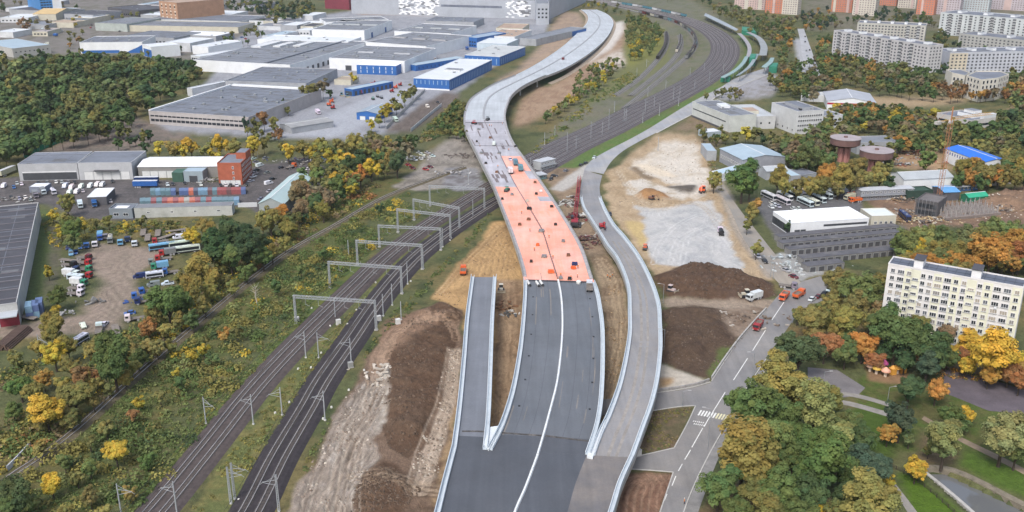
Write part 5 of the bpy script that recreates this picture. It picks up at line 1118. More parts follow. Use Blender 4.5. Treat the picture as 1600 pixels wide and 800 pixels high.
for i, zx in enumerate(colsx):
    f = (zx-x0z)/(x1z-x0z)*1.0; f = f*(1-.02) if f < 1 else f
    if f > .99: continue
    x = f*b.L; wide = zx in (228, 502, 568, 915, 983); stair = zx in (337, 737)
    if stair or zx in (287, 502, 628, 850, 1048): MB().box(x-1.55, x+1.55, -.06, -.003, .2, 25.2).obj('wall_panel', APY, b.t)
    for r in range(9):
        z = 1.0+r*sh+(1.2 if stair else 0)
        if stair and r == 8: continue
        fr2 = frm
        me = win_mesh(2.0, 1.0, frm, 3) if stair else (win_mesh(2.3, 1.55, frm, 3) if wide else win_mesh(1.5, 1.55, frm, 2))
        o = inst('window', me, b.t, (x, -.062, z), 0); q = random.random(); inst('window_sill', SILL2 if wide or stair else SILL1, o)
        if q < .38: o.material_slots[0].link = 'OBJECT'; o.material_slots[0].material = random.choice(CURT)
        if not stair and random.random() < .07: MB().box(-.4, .4, -.5, -.07, -.75, -.2).obj('air_conditioner', WWW, b.t, (x+random.uniform(-.8, .8), -.06, z))
for f in (.225, .655): b.box('roof_house', f-.035, f+.035, .12, .8, 25.4, 28.6, mat((.70,.70,.72), .7, .06, .3), RD); b.box('roof_house_cap', f-.04, f+.04, .08, .84, 28.62, 28.85, RD); b.windows
for k in range(1, 14): b.box('roof_seam', k/14-.0015, k/14+.0015, .03, .97, 25.55, 25.66, mat((.06,.07,.09), .7, .1, .3))
b.box('roof_seam', .01, .99, .49, .50, 25.55, 25.67, mat((.06,.07,.09), .7, .1, .3))
b.windows('L', 2, 9, 1.0, sh, 1.5, 1.5, frm, 2)
# station under construction: pale teal platform roofs
TEAL = mat((.24, .34, .34), .55, .12, .2); GREEN = mat((.03, .20, .13), .6, .15, .3); GREYP = mat((.30, .29, .31), .7, .12, .2)
st = thing('station', 'railway station with pale teal curved platform roofs', 'station')
def canopy(l, r, h, m, name='platform_roof'):
    L, R = curve_px(l, 16, h), curve_px(r, 16, h); R = L+(R-L)*.6; mb = MB()
    for i in range(15):
        a, b_, c, d = [Vector(v) for v in (L[i], R[i], R[i+1], L[i+1])]; z = Vector((0, 0, .5)); mb.quad(a, b_, c, d); mb.quad(a-z, d-z, c-z, b_-z); mb.quad(a, a-z, b_-z, b_); mb.quad(a, d, d-z, a-z); mb.quad(b_, b_-z, c-z, c)
    mb.obj(name, m, st)
    mb = MB()
    for i in range(1, 15, 3):
        p = (Vector(L[i])+Vector(R[i]))/2; mb.bar((p.x, p.y, 0), (p.x, p.y, h-.4), .3)
    mb.obj('column_row', STEEL, st, kind='stuff')
canopy([(1126,120),(1145,110),(1158,98),(1164,88)], [(1136,122),(1154,112),(1168,99),(1174,88)], 6, TEAL); canopy([(1150,118),(1166,106),(1176,92),(1180,84)], [(1160,116),(1176,105),(1186,92),(1190,84)], 6.5, mat((.24,.29,.31), .6, .2, .2)); canopy([(1166,88),(1168,74),(1160,60),(1152,52)], [(1178,88),(1178,74),(1170,60),(1162,52)], 6, GREYP); canopy([(1186,86),(1188,72),(1180,58),(1166,50)], [(1206,86),(1206,72),(1194,58),(1176,50)], 6.5, mat((.27,.29,.30), .6, .2, .2)); canopy([(1190,104),(1200,96),(1204,90)], [(1202,107),(1212,98),(1214,90)], 7, TEAL)
canopy([(1100,24),(1125,36),(1150,48)], [(1104,18),(1130,30),(1156,44)], 6, mat((.30,.34,.37), .6, .2, .2))
for nm, A, B, C, h, m in (('green_hoarding', (1159,47), (1184,51), (1184,45), 5, GREEN), ('green_canopy', (1171,90), (1180,90), (1182,84), 8, GREEN), ('green_hoarding', (1126,122), (1140,122), (1142,119), 3.5, GREEN), ('green_net', (1202,104), (1214,104), (1216,98), 6, GREEN)):
    a, b_, c = G(*A, h), G(*B, h), G(*C, h); MB().prism([(a.x, a.y), (b_.x, b_.y), (c.x, c.y), (a.x+c.x-b_.x, a.y+c.y-b_.y)], 0, h).obj(nm, m, st)
# twin water towers
def water_tower(px, label, R, h):
    p = G(*px); t = thing('water_tower', label, 'water tower', p); pk = mat((.42,.20,.18), .85, .12, .3, stain=(.30,.16,.15)); dk = mat((.15,.085,.078), .85, .2, .3)
    n = 28; mb = MB()
    for z0, z1, r0, r1, m in ((h-3.6, h, R, R, 0), (h-4.6, h-3.6, R*.8, R, 0)): mb.cyl(0, 0, z0, z1, r0, m, n, r1)
    mb.obj('tank', dk, t); MB().cyl(0, 0, h, h+.3, R+.25, 0, n).obj('tank_roof', mat((.33,.29,.30), .85, .15, .2), t); MB().cyl(0, 0, h+.3, h+1.0, 1.2, 0, 10).obj('hatch', dk, t)
    for k in range(8):
        a = 2*math.pi*k/8; MB().box(-.85, .85, -.5, .5, -.2, h-4.5).obj('pillar', pk, t, (math.cos(a)*R*.36, math.sin(a)*R*.36, 0), a+math.pi/2)
    MB().cyl(0, 0, 0, h-4.5, R*.25, 0, 12).obj('core_shaft', pk, t)
water_tower((1317,252), 'left and farther of the twin pink water towers', 8.8, 14.5); water_tower((1365,273), 'right and nearer of the twin pink water towers', 9.2, 14.5)
# ================================================================ vegetation
def crown_variant(seed, nclump, nleaf, leaf, hz=1.15, shape='round'):
    """unit crown: leaf-sized quads on the skins of many clumps; radius about 1, base at z=0"""
    r = np.random.default_rng(seed); cs, rad = [], []
    lob = []
    for k in range(r.integers(6, 10)):
        d = r.normal(size=3); d /= np.linalg.norm(d); d[2] = d[2]*.9+.1; lob.append((d*r.uniform(.34, .62)*np.array((1, 1, hz)), r.uniform(.28, .46)))
    for k in range(nclump):
        d = r.normal(size=3); d /= np.linalg.norm(d); q = r.uniform(.25, 1)**.5*.74
        if shape == 'round':
            if k % 4 == 0: c = d*q*.75; c[2] = c[2]*hz*.95
            else: lc, lr = lob[r.integers(len(lob))]; c = lc+d*lr*r.uniform(.6, 1.0)
        elif shape == 'poplar': c = d*q*np.array((.8, .8, 1)); c[2] = c[2]*hz
        else: z = r.uniform(0, 1); a = r.uniform(0, 6.28); ww = (1-z)*.72*r.uniform(.5, 1); c = np.array((math.cos(a)*ww, math.sin(a)*ww, (z-.5)*2*hz))
        if c[2] < -.45*hz: c[:2] *= .75
        cs.append(c); rad.append(r.uniform(.10, .24) if shape == 'round' else r.uniform(.16, .28))
    cs, rad = np.array(cs), np.array(rad); n = nclump*nleaf
    ci = np.repeat(np.arange(nclump), nleaf); d = r.normal(size=(n, 3)); d /= np.linalg.norm(d, axis=1)[:, None]; d[:, 2] = np.where(r.random(n) < .55, np.abs(d[:, 2]), d[:, 2])
    P = cs[ci]+d*(rad[ci]*r.uniform(.72, 1.06, n))[:, None]
    out = P/np.linalg.norm(P, axis=1)[:, None]
    nr = d*.6+out*.35+r.normal(size=(n, 3))*.28+np.array((0, 0, .5)); nr /= np.linalg.norm(nr, axis=1)[:, None]
    up = r.normal(size=(n, 3)); u = np.cross(nr, up); u /= np.linalg.norm(u, axis=1)[:, None]; v = np.cross(nr, u); s = (leaf*r.uniform(.6, 1.35, n))[:, None]
    q = np.stack([P-u*s-v*s*.7, P+u*s-v*s*.7, P+u*s*.8+v*s*.8, P-u*s*.7+v*s], 1).reshape(-1, 3); q[:, 2] += hz
    tint = (r.uniform(.84, 1.18, nclump)[ci]*r.uniform(.9, 1.1, n))[:, None]*np.ones(3); warm = (r.uniform(-.14, .13, nclump)[ci]+np.clip(P[:, 2]/hz, -1, 1)*.10*np.sign(r.random()-.3)); tint[:, 0] *= 1+warm; tint[:, 2] *= 1-warm*.5
    return q.astype(np.float32), np.arange(n*4).reshape(-1, 4), np.clip(tint, .3, 1.9)
def variants(nc, nl, leaf, k, shape='round', hz=1.15, s0=0): return [crown_variant(s0+i, nc, nl, leaf, hz, shape) for i in range(k)]
V_NEAR = variants(115, 120, .033, 6, s0=10); V_MID = variants(60, 70, .055, 6, s0=30); V_FAR = variants(24, 20, .135, 6, s0=50); V_FOR = variants(34, 28, .095, 6, s0=90)
V_POP = variants(70, 70, .05, 2, 'poplar', 2.0, 70); V_CON = variants(70, 60, .05, 2, 'conifer', 1.9, 80)
def trunk_variant(seed):
    r = random.Random(seed); mb = MB(); mb.bar((0, 0, 0), (0, 0, 1.0), .085, n=7, r2=.05)
    for k in range(5):
        a = 2*math.pi*k/5+r.uniform(-.4, .4); z = r.uniform(.7, 1.0); mb.bar((0, 0, z*.9), (math.cos(a)*.5, math.sin(a)*.5, z+r.uniform(.5, 1.0)), .045, n=5, r2=.015)
    mb.bar((0, 0, .95), (r.uniform(-.1, .1), r.uniform(-.1, .1), 1.9), .05, n=5, r2=.012)
    return mb.mesh('trunk', BARK)
TRUNKS = [trunk_variant(k) for k in range(4)]
_cm = {}
def crown_mesh(kind, i):
    k = (kind, i)
    if k not in _cm:
        q, f, c = {'n': V_NEAR, 'm': V_MID, 'p': V_POP, 'c': V_CON}[kind][i]; _cm[k] = fast_mesh('crown', q, f, LEAF, cols=c)
    return _cm[k]
TC = {'g': ((.085,.122,.040), 'green'), 'dg': ((.058,.088,.038), 'dark green'), 'b': ((.050,.078,.050), 'bluish dark green'), 'm': ((.120,.150,.052), 'fresh green'), 'l': ((.165,.185,.070), 'pale green'), 'o': ((.165,.152,.052), 'olive'), 'oy': ((.205,.185,.055), 'yellowish olive'), 'y': ((.40,.295,.045), 'golden yellow'), 'or': ((.34,.185,.05), 'orange'), 'r': ((.25,.13,.055), 'rust brown'), 'br': ((.20,.155,.085), 'thin brownish')}
TREES = []
def T(x, y, w, c, zone, kind="tree"): TREES.append((x, y, w*1.2, c, zone, kind))
Z1 = 'in the park by the zebra crossing'
for a in ((1180,632,80,'g'),(1225,592,78,'oy'),(1162,708,104,'oy'),(1124,760,66,'g'),(1272,640,78,'l'),(1226,648,60,'g'),(1218,692,58,'m'),(1240,712,52,'g'),(1312,686,58,'l'),(1288,722,88,'g'),(1222,765,70,'g'),(1266,770,60,'dg'),(1362,722,58,'b'),(1350,684,46,'dg'),(1362,778,92,'o'),(1287,800,38,'y'),(1200,720,40,'oy'),(1320,770,46,'dg'),(1200,800,60,'o'),(1150,800,44,'g'),(1332,655,34,'m'),(1305,655,40,'m')): T(*a, Z1)
for a in ((1250,690,50,'g'),(1192,672,46,'g'),(1258,740,56,'g'),(1320,735,50,'g'),(1250,800,60,'g'),(1310,810,50,'o'),(1335,705,40,'g'),(1180,760,56,'o'),(1240,615,40,'oy'),(1205,625,50,'g'),(1300,625,40,'o'),(1205,655,46,'g')): T(*a, Z1)
Z2 = 'on the lawn near the canal'
for a in ((1388,676,31,'or'),(1408,654,54,'b'),(1422,607,46,'dg'),(1464,607,38,'or'),(1421,686,22,'l'),(1432,731,36,'y'),(1478,688,68,'l'),(1511,648,29,'y'),(1488,648,36,'g'),(1570,676,76,'l'),(1388,752,22,'y'),(1590,700,50,'m'),(1505,665,25,'g'),(1452,700,24,'o')): T(*a, Z2)
Z3 = 'between the street and the near white flats'
for a in ((1250,546,62,'dg'),(1290,538,42,'r'),(1322,548,40,'m'),(1350,535,46,'or'),(1320,500,54,'oy'),(1268,500,52,'o'),(1345,452,66,'m'),(1312,440,46,'o'),(1402,522,72,'g'),(1455,538,72,'dg'),(1450,568,44,'b'),(1370,478,36,'br'),(1247,490,26,'o'),(1428,540,40,'g'),(1382,545,34,'dg'),(1300,470,36,'o'),(1360,500,36,'o'),(1436,505,34,'o'),(1480,520,30,'br')): T(*a, Z3)
for a in ((1285,500,40,'oy'),(1335,475,44,'o'),(1380,440,36,'o'),(1325,520,36,'m'),(1385,500,44,'g'),(1415,560,36,'dg'),(1480,555,36,'g'),(1368,560,30,'r'),(1270,525,36,'o'),(1308,520,36,'oy'),(1365,455,32,'br'),(1490,500,26,'br')): T(*a, Z3)
T(1420, 468, 30, 'o', 'standing tall against the near white flats', 'poplar'); T(1452, 482, 17, 'o', 'standing tall against the near white flats', 'poplar')
Z4 = 'in front of the right end of the near white flats'
for a in ((1552,545,76,'y'),(1520,532,46,'y'),(1576,560,48,'y'),(1545,505,40,'oy'),(1596,570,40,'oy'),(1508,540,30,'oy')): T(*a, Z4)
Z5 = 'behind the near white flats'
for a in ((1420,378,46,'m'),(1448,372,44,'l'),(1480,376,42,'m'),(1510,374,44,'l'),(1462,388,38,'oy'),(1432,396,30,'y'),(1495,392,40,'oy'),(1550,390,66,'or'),(1580,386,50,'or'),(1545,360,40,'m'),(1580,362,44,'m'),(1522,396,36,'o'),(1405,380,30,'m'),(1595,400,40,'r'),(1530,375,40,'o')): T(*a, Z5)
Z6 = 'around the blue roofed hall beside the platform'
for a in ((1161,276,54,'g'),(1172,290,34,'g'),(1116,282,26,'oy'),(1180,318,24,'or'),(1176,330,28,'o'),(1168,350,22,'oy'),(1216,277,36,'oy'),(1262,242,42,'m'),(1242,236,36,'br'),(1166,208,24,'y'),(1178,212,20,'o'),(1192,214,18,'dg'),(1150,214,16,'oy'),(1205,214,20,'o'),(1182,388,24,'oy'),(1212,222,22,'o'),(1228,216,20,'o')): T(*a, Z6)
Z7 = 'in the gardens by the water towers'
for a in ((1292,270,42,'or'),(1314,276,42,'oy'),(1376,272,36,'oy'),(1342,266,34,'o'),(1268,288,36,'oy'),(1246,290,28,'o'),(1330,285,30,'o'),(1352,280,28,'oy'),(1285,292,30,'o'),(1390,286,24,'dg'),(1310,292,26,'o'),(1226,292,28,'oy'),(1448,250,28,'m'),(1470,270,22,'o'),(1524,256,26,'or'),(1506,266,30,'oy'),(1540,268,34,'o'),(1562,266,30,'o'),(1585,250,36,'o'),(1596,262,30,'oy')): T(*a, Z7)
Z8 = 'beside the truck lot'
for a in ((82,514,44,'oy'),(84,552,40,'y'),(176,562,72,'g'),(262,472,56,'g'),(297,453,42,'oy'),(232,510,32,'r'),(312,420,50,'oy'),(332,436,32,'oy'),(130,588,42,'r'),(67,590,30,'or'),(88,464,30,'g'),(86,487,19,'y'),(338,392,52,'dg'),(384,388,54,'dg'),(362,364,48,'dg'),(360,400,46,'g'),(330,372,36,'g'),(200,545,40,'o'),(150,545,36,'o'),(320,355,30,'oy'),(300,370,26,'y'),(75,425,18,'y'),(410,398,36,'g')): T(*a, Z8)
for a in ((240,495,34,'o'),(285,480,34,'g'),(255,515,26,'oy'),(282,500,26,'o'),(330,455,26,'oy'),(352,440,22,'o'),(230,540,28,'o'),(205,575,26,'oy'),(105,540,34,'oy'),(110,570,34,'o'),(60,540,26,'oy'),(280,436,22,'oy'),(345,415,26,'o'),(150,600,26,'oy'),(170,610,20,'o'),(100,600,26,'oy')): T(*a, Z8)
Z9 = 'on the verge behind the kiosk and gatehouse'
for a in ((104,318,28,'o'),(95,362,24,'y'),(112,354,36,'g'),(112,378,26,'m'),(131,352,19,'y'),(82,336,20,'y'),(169,346,18,'oy'),(196,352,18,'y'),(220,345,20,'o'),(240,348,18,'oy'),(150,350,16,'o'),(100,340,24,'oy'),(265,350,16,'o')): T(*a, Z9)
Z10 = 'in the scrub at the bottom left'
for a in ((70,636,58,'y'),(116,618,46,'o'),(135,600,30,'oy'),(22,772,58,'dg'),(80,756,34,'y'),(180,704,40,'y'),(65,692,16,'or'),(62,655,34,'o'),(120,745,26,'o'),(208,650,20,'r'),(215,630,20,'y'),(50,612,34,'oy'),(350,520,22,'or'),(318,545,20,'y'),(310,535,22,'oy'),(300,556,20,'y'),(275,582,16,'y'),(140,690,22,'o'),(235,560,14,'oy'),(8,800,40,'g'),(100,800,30,'o'),(205,770,26,'oy'),(160,800,26,'oy')): T(*a, Z10)
Z11 = 'along the railway side of the scrap yard'
for a in ((532,246,25,'y'),(541,259,30,'dg'),(561,256,25,'oy'),(588,246,21,'y'),(620,252,34,'dg'),(563,273,28,'or'),(538,293,17,'y'),(524,286,28,'g'),(465,301,34,'br'),(508,308,34,'br'),(490,305,26,'br'),(422,343,40,'o'),(441,336,30,'or'),(451,356,30,'oy'),(475,340,19,'dg'),(404,378,38,'dg'),(594,326,17,'dg'),(436,366,14,'l'),(575,262,20,'o'),(550,285,22,'r'),(520,308,22,'br'),(480,320,22,'o'),(410,350,26,'oy'),(600,265,20,'o'),(600,240,22,'o')): T(*a, Z11)
Z12 = 'in the yellow row behind the long white hall'
for a in ((248,234,21,'y'),(272,230,27,'oy'),(298,227,28,'y'),(322,233,24,'oy'),(343,227,27,'y'),(368,229,28,'oy'),(394,226,28,'y'),(226,230,18,'dg'),(412,226,20,'oy'),(286,238,22,'y'),(334,240,20,'y')): T(*a, Z12)
Z13 = 'in the row below the grey yard'
for a in ((450,236,26,'y'),(474,232,26,'oy'),(500,228,28,'oy'),(527,230,26,'o'),(556,222,34,'oy'),(586,220,30,'o'),(608,226,26,'oy'),(486,240,22,'y'),(513,238,22,'oy'),(572,236,22,'oy'),(630,220,22,'o'),(440,228,18,'o')): T(*a, Z13)
Z14 = 'between the warehouses and the grey yard'
for a in ((482,141,26,'o'),(504,136,24,'br'),(412,187,24,'r'),(428,192,20,'oy'),(600,176,20,'y'),(619,162,22,'oy'),(632,150,22,'oy'),(645,141,20,'o'),(580,195,16,'y'),(608,168,18,'y'),(552,120,14,'y'),(515,145,14,'dg'),(400,192,20,'o'),(592,186,18,'oy'),(450,172,12,'o')): T(*a, Z14)
T(445, 162, 11, 'dg', 'between the warehouses and the grey yard', 'conifer'); T(283, 75, 6, 'dg', 'slim and dark by the white hall', 'poplar'); T(383, 190, 12, 'b', 'at the front corner of the windowed warehouse', 'conifer'); T(1231, 352, 13, 'dg', 'at the corner of the white bus depot', 'conifer')
# fills
def fill(poly, n, wr, cols, zone, seed, mind=.42):
    r = random.Random(seed); xs, ys = [p[0] for p in poly], [p[1] for p in poly]; got = []; tries = 0
    while len(got) < n and tries < n*60:
        tries += 1; x, y = r.uniform(min(xs), max(xs)), r.uniform(min(ys), max(ys))
        c = False; j = len(poly)-1
        for i in range(len(poly)):
            if (poly[i][1] > y) != (poly[j][1] > y) and x < (poly[j][0]-poly[i][0])*(y-poly[i][1])/(poly[j][1]-poly[i][1])+poly[i][0]: c = not c
            j = i
        if not c: continue
        w = r.uniform(*wr)*max(.45, PXM(y)/2.0)
        if any(abs(x-a) < (w+q)*.5*mind and abs(y-b) < (w+q)*.5*mind*.75 for a, b, q in got): continue
        got.append((x, y, w)); T(x, y, w, r.choice(cols), zone)
MIXF = ['g','g','dg','o','m','m','oy','o','l','g']; MIXC = ['o','br','oy','o','g','g','br','g','o','m','g','o','l','dg','m','or']
fill([(-40,96),(60,92),(110,90),(225,94),(300,104),(312,116),(288,130),(242,150),(216,170),(190,192),(140,202),(108,212),(58,226),(-40,248)], 430, (24,35), MIXF+['g','dg','m'], 'FOREST', 1, .44)
for x, y, c in ((20,158,'or'),(145,92,'or'),(112,190,'or'),(157,172,'or'),(10,215,'y'),(300,106,'y'),(310,112,'y'),(40,190,'oy')): T(x, y, 15, c, 'at the edge of the wood', 'tree')
fill([(1165,40),(1240,25),(1240,60),(1225,100),(1200,60),(1170,50)], 44, (14,21), MIXC, 'beside the avenue below the orange towers', 2)
fill([(1100,5),(1150,10),(1235,30),(1215,60),(1190,45),(1140,30)], 46, (14,21), ['o','br','o','g','oy'], 'behind the station', 3)
fill([(1222,100),(1300,90),(1310,140),(1270,150),(1225,130)], 40, (15,22), MIXC, 'at the foot of the avenue', 4)
fill([(1280,60),(1300,55),(1305,80),(1350,95),(1450,112),(1470,130),(1460,148),(1380,138),(1300,120),(1275,95)], 95, (15,22), MIXC, 'in front of the balcony block', 5)
fill([(1458,40),(1480,42),(1478,105),(1465,120)], 24, (13,19), ['g','dg','o'], 'between the balcony block and the clinic', 6)
fill([(1460,128),(1600,135),(1600,150),(1470,150)], 34, (14,20), ['r','br','or','r'], 'rusty below the clinic', 7)
fill([(1560,120),(1640,95),(1640,230),(1560,225),(1540,200),(1580,170)], 60, (16,23), MIXC, 'at the right edge above the blue roofed hall', 8)
fill([(1320,168),(1460,175),(1465,200),(1440,215),(1400,205),(1320,190),(1285,185)], 60, (15,22), MIXC+['y','or'], 'around the low stepped building', 9)
fill([(1470,195),(1550,200),(1590,230),(1580,245),(1500,222)], 30, (16,22), ['o','g','oy','o'], 'behind the blue roofed hall', 10)
fill([(1250,20),(1296,10),(1296,45),(1256,45)], 22, (14,20), ['b','o','or'], 'between the tower blocks', 11)
fill([(1366,15),(1375,10),(1470,28),(1470,36),(1340,32),(1340,25)], 30, (13,18), ['o','g','b'], 'below the orange towers', 12)
fill([(1470,40),(1600,44),(1600,52),(1500,50)], 24, (12,16), ['y','oy','or','g'], 'in the yellow row between two pale blocks', 13)
fill([(1490,66),(1600,76),(1600,82),(1490,76)], 8, (11,14), ['b','g','r'], 'between the grey and cream blocks', 14)
fill([(975,25),(1000,22),(1038,45),(1030,60),(1000,62),(985,50)], 50, (12,18), ['o','g','oy','o','m'], 'in the belt beside the far road', 15)
fill([(978,50),(1010,58),(1030,62),(1015,80),(985,88)], 36, (12,17), ['oy','m','l','y'], 'in the belt beside the far road', 16)
fill([(905,110),(960,90),(975,100),(930,140),(895,160),(865,180),(850,190),(850,180),(895,145)], 60, (10,14), ['oy','m','y','l','o'], 'along the embankment above the tracks', 17)
fill([(680,190),(712,160),(724,165),(722,190),(735,215),(700,205)], 44, (10,15), ['o','g','o','oy'], 'at the foot of the viaduct', 18)
fill([(300,2),(480,2),(500,15),(470,25),(430,35),(400,15),(290,12)], 80, (15,21), ['o','g','b','dg','oy'], 'far beyond the warehouses', 19)
fill([(25,30),(75,28),(80,45),(60,52),(25,48)], 10, (13,17), ['br','r','o'], 'among the lots of the town', 20)
fill([(105,25),(130,25),(128,80),(105,75)], 12, (11,15), ['or','oy','y','o'], 'in the orange file beside the lots', 21)
fill([(130,20),(245,18),(245,28),(130,28)], 10, (11,14), ['o','g','oy'], 'along the far town street', 22)
fill([(345,60),(400,35),(418,30),(412,55),(370,72)], 16, (11,15), ['o','g','oy'], 'between the sheds and the dock lane', 23)
fill([(215,60),(250,72),(250,80),(230,92),(215,90)], 4, (9,12), ['oy','y'], 'by the white hall corner', 24)
fill([(150,205),(235,205),(240,225),(170,225)], 9, (11,15), ['o','g','dg','oy'], 'on the brown lot', 25)
fill([(1440,20),(1700,-20),(1700,10),(1500,30)], 1, (10,12), ['g'], 'far off', 26)
fill([(870,2),(960,4),(990,18),(950,22)], 16, (10,14), ['o','oy','g','y'], 'where the far road meets the railway', 27)
fill([(1085,195),(1140,203),(1150,222),(1105,222)], 10, (9,13), ['o','oy','g'], 'below the pale factory', 28)
fill([(1000,-20),(1150,-14),(1150,2),(1060,6)], 20, (14,18), ['b','g','o'], 'on the far side of the yard', 29)
fill([(1380,200),(1470,208),(1478,228),(1440,232),(1395,228)], 26, (14,20), MIXC, 'above the tan clearing', 30)
fill([(1265,200),(1300,190),(1340,205),(1300,225),(1262,225)], 22, (15,20), MIXC, 'below the pale office', 31)
fill([(1370,168),(1300,165),(1300,178),(1370,182)], 14, (13,18), ['oy','y','o','or'], 'below the red banded store', 32)
fill([(1190,225),(1250,222),(1300,232),(1300,258),(1240,262),(1225,245)], 26, (15,21), ['o','br','oy','m','g'], 'right of the blue roofed hall', 33)
fill([(1340,228),(1400,228),(1395,262),(1380,268)], 10, (14,18), ['o','oy'], 'right of the water towers', 34)
fill([(1490,262),(1640,268),(1640,285),(1500,284)], 26, (14,20), ['o','oy','g','or'], 'below the blue roofed hall', 35)
fill([(1400,378),(1640,372),(1640,410),(1480,425),(1400,400)], 40, (15,20), ['m','oy','l','or','o','y'], 'behind the near white flats', 36)
fill([(1480,555),(1510,548),(1620,585),(1620,610),(1560,590)], 8, (12,16), ['y','or','r'], 'along the sports court', 37)
fill([(1240,22),(1300,24),(1340,30),(1300,42),(1255,45)], 26, (13,18), MIXC, 'between the tower blocks', 40)
fill([(1400,22),(1470,30),(1470,40),(1440,38),(1380,32)], 16, (12,16), ['o','g','b'], 'below the orange towers', 41)
fill([(1085,150),(1140,140),(1180,140),(1150,150),(1110,156)], 12, (9,12), ['o','br','oy'], 'between road and pale factory', 42)
fill([(1200,118),(1240,112),(1290,140),(1250,150),(1215,140)], 26, (14,19), MIXC, 'at the foot of the avenue', 43)
fill([(0,2),(120,0),(120,12),(0,14)], 16, (12,16), ['o','br','g'], 'at the far left skyline', 44)
fill([(385,195),(440,200),(436,214),(385,212)], 10, (10,14), ['oy','o','r'], 'before the windowed warehouse', 45)
fill([(470,262),(520,236),(600,225),(650,215),(640,240),(600,262),(560,292),(520,318),(470,345),(440,350),(470,310)], 46, (15,22), ['oy','o','g','y','br','o','m','dg'], 'along the railway side of the scrap yard', 50)
for a in ((30,600,40,'g'),(95,640,36,'o'),(20,640,30,'g'),(110,655,30,'o'),(145,625,30,'o'),(60,700,26,'oy'),(25,560,26,'o'),(195,590,28,'oy'),(215,560,30,'g'),(245,545,26,'o'),(265,540,24,'oy'),(300,500,28,'g'),(320,480,26,'o'),(365,450,24,'oy'),(385,425,26,'g'),(425,395,26,'o'),(445,380,24,'oy'),(100,720,28,'g'),(140,730,30,'m'),(230,720,26,'g'),(165,670,26,'o'),(250,620,22,'o'),(280,600,22,'g'),(330,560,22,'m'),(370,520,22,'o'),(430,450,20,'g'),(470,420,20,'m'),(505,395,20,'g'),(40,785,36,'m'),(140,775,30,'o')): T(*a, Z10 if a[1] > 560 else 'between truck lot and railway')
spec = sorted(TREES, key=lambda t: -t[2]*(1.4 if t[4] != 'FOREST' else .45)); indiv, rest = [], []
for t in spec:
    (indiv if len(indiv) < 296 and t[4] != 'FOREST' else rest).append(t)
def tree_dims(x, y, w, kind):
    """crown radius, half height, trunk height and foot from the place of the crown in the photograph"""
    p = G(x, y); 
    for _ in range(4):
        D = math.hypot(p.y*_c+(CAMH-p.z)*_s, 0); R = w/2*D/FPX
        hz = {'tree': 1.08, 'poplar': 2.0, 'conifer': 1.9}[kind]*R; tr = max(.6, .36*R) if kind == 'tree' else .35*R
        p = G(x, y, tr*.75+hz)
    return R, hz, tr, Vector((p.x, p.y, 0))
rt = random.Random(3)
for k, (x, y, w, c, zone, kind) in enumerate(indiv):
    R, hz, tr, p = tree_dims(x, y, w, kind); p.z = max(0, gz(p.x, p.y))
    col, cn = TC[c]; t = thing('tree' if kind == 'tree' else kind+'_tree', '', 'tree', p, rt.uniform(0, 6.28), 'trees '+zone)
    big = w > 34
    me = crown_mesh({'tree': 'n' if big else 'm', 'poplar': 'p', 'conifer': 'c'}[kind], rt.randrange(6 if kind == 'tree' else 2))
    j = rt.uniform(.85, 1.15); col = tuple(v*1.3*j*rt.uniform(.93, 1.07) for v in col)
    o = inst('crown', me, t, (0, 0, tr*.75), 0, color=col); zs = {'tree': 1.15, 'poplar': 2.0, 'conifer': 1.9}[kind]; o.scale = (R*rt.uniform(.92, 1.1), R*rt.uniform(.92, 1.1), hz/zs*rt.uniform(.92, 1.1))
    q = inst('trunk', TRUNKS[k % 4], t); sc = max(.5, tr+hz*.35); q.scale = (max(2.2, R*.8), max(2.2, R*.8), sc)
    sz = 'big ' if w > 60 else ''
    pend(t, sz+cn+' '+('tree' if kind == 'tree' else kind)+' '+zone.replace('in front of the right end of the near white flats', 'before the right end of the white flats').replace('between the street and the near white flats', 'between street and white flats').replace('around the blue roofed hall beside the platform', 'around the blue roofed hall').replace('standing tall against the near white flats', 'against the near white flats').replace('at the right edge above the blue roofed hall', 'above the vivid blue roofed hall').replace('between the warehouses and the grey yard', 'between warehouses and grey yard').replace('on the verge behind the kiosk and gatehouse', 'behind the kiosk and gatehouse'), x)
# the wood and the farther trees that read as a mass
def mass(lst, name, label, seed):
    r = np.random.default_rng(seed); vs, fs, cs, k = [], [], [], 0; tb = MB()
    for (x, y, w, c, zone, kind) in lst:
        R, hz, tr, p = tree_dims(x, y, w, kind); q, f, t = V_FAR[r.integers(6)] if zone != 'FOREST' or y < 140 else V_FOR[r.integers(6)]; a = r.uniform(0, 6.28); ca, sa = math.cos(a), math.sin(a)
        sx = R*r.uniform(.92, 1.12); v = np.stack([(q[:, 0]*ca-q[:, 1]*sa)*sx+p.x, (q[:, 0]*sa+q[:, 1]*ca)*sx+p.y, q[:, 2]*hz/1.15*r.uniform(.9, 1.15)+tr*.75], 1)
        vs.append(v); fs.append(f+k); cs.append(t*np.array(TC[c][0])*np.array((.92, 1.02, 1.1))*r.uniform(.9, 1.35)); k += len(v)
        tb.bar((p.x, p.y, -.2), (p.x, p.y, tr+hz*.6), .22, n=4, r2=.08)
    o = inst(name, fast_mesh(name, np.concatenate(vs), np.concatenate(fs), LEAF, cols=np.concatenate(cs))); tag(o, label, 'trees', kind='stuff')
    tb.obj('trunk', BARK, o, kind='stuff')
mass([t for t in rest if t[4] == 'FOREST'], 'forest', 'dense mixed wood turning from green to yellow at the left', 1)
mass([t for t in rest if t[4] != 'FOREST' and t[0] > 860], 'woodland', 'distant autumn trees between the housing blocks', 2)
mass([t for t in rest if t[4] != 'FOREST' and t[0] <= 860], 'woodland', 'distant autumn trees among the sheds and warehouses', 3)
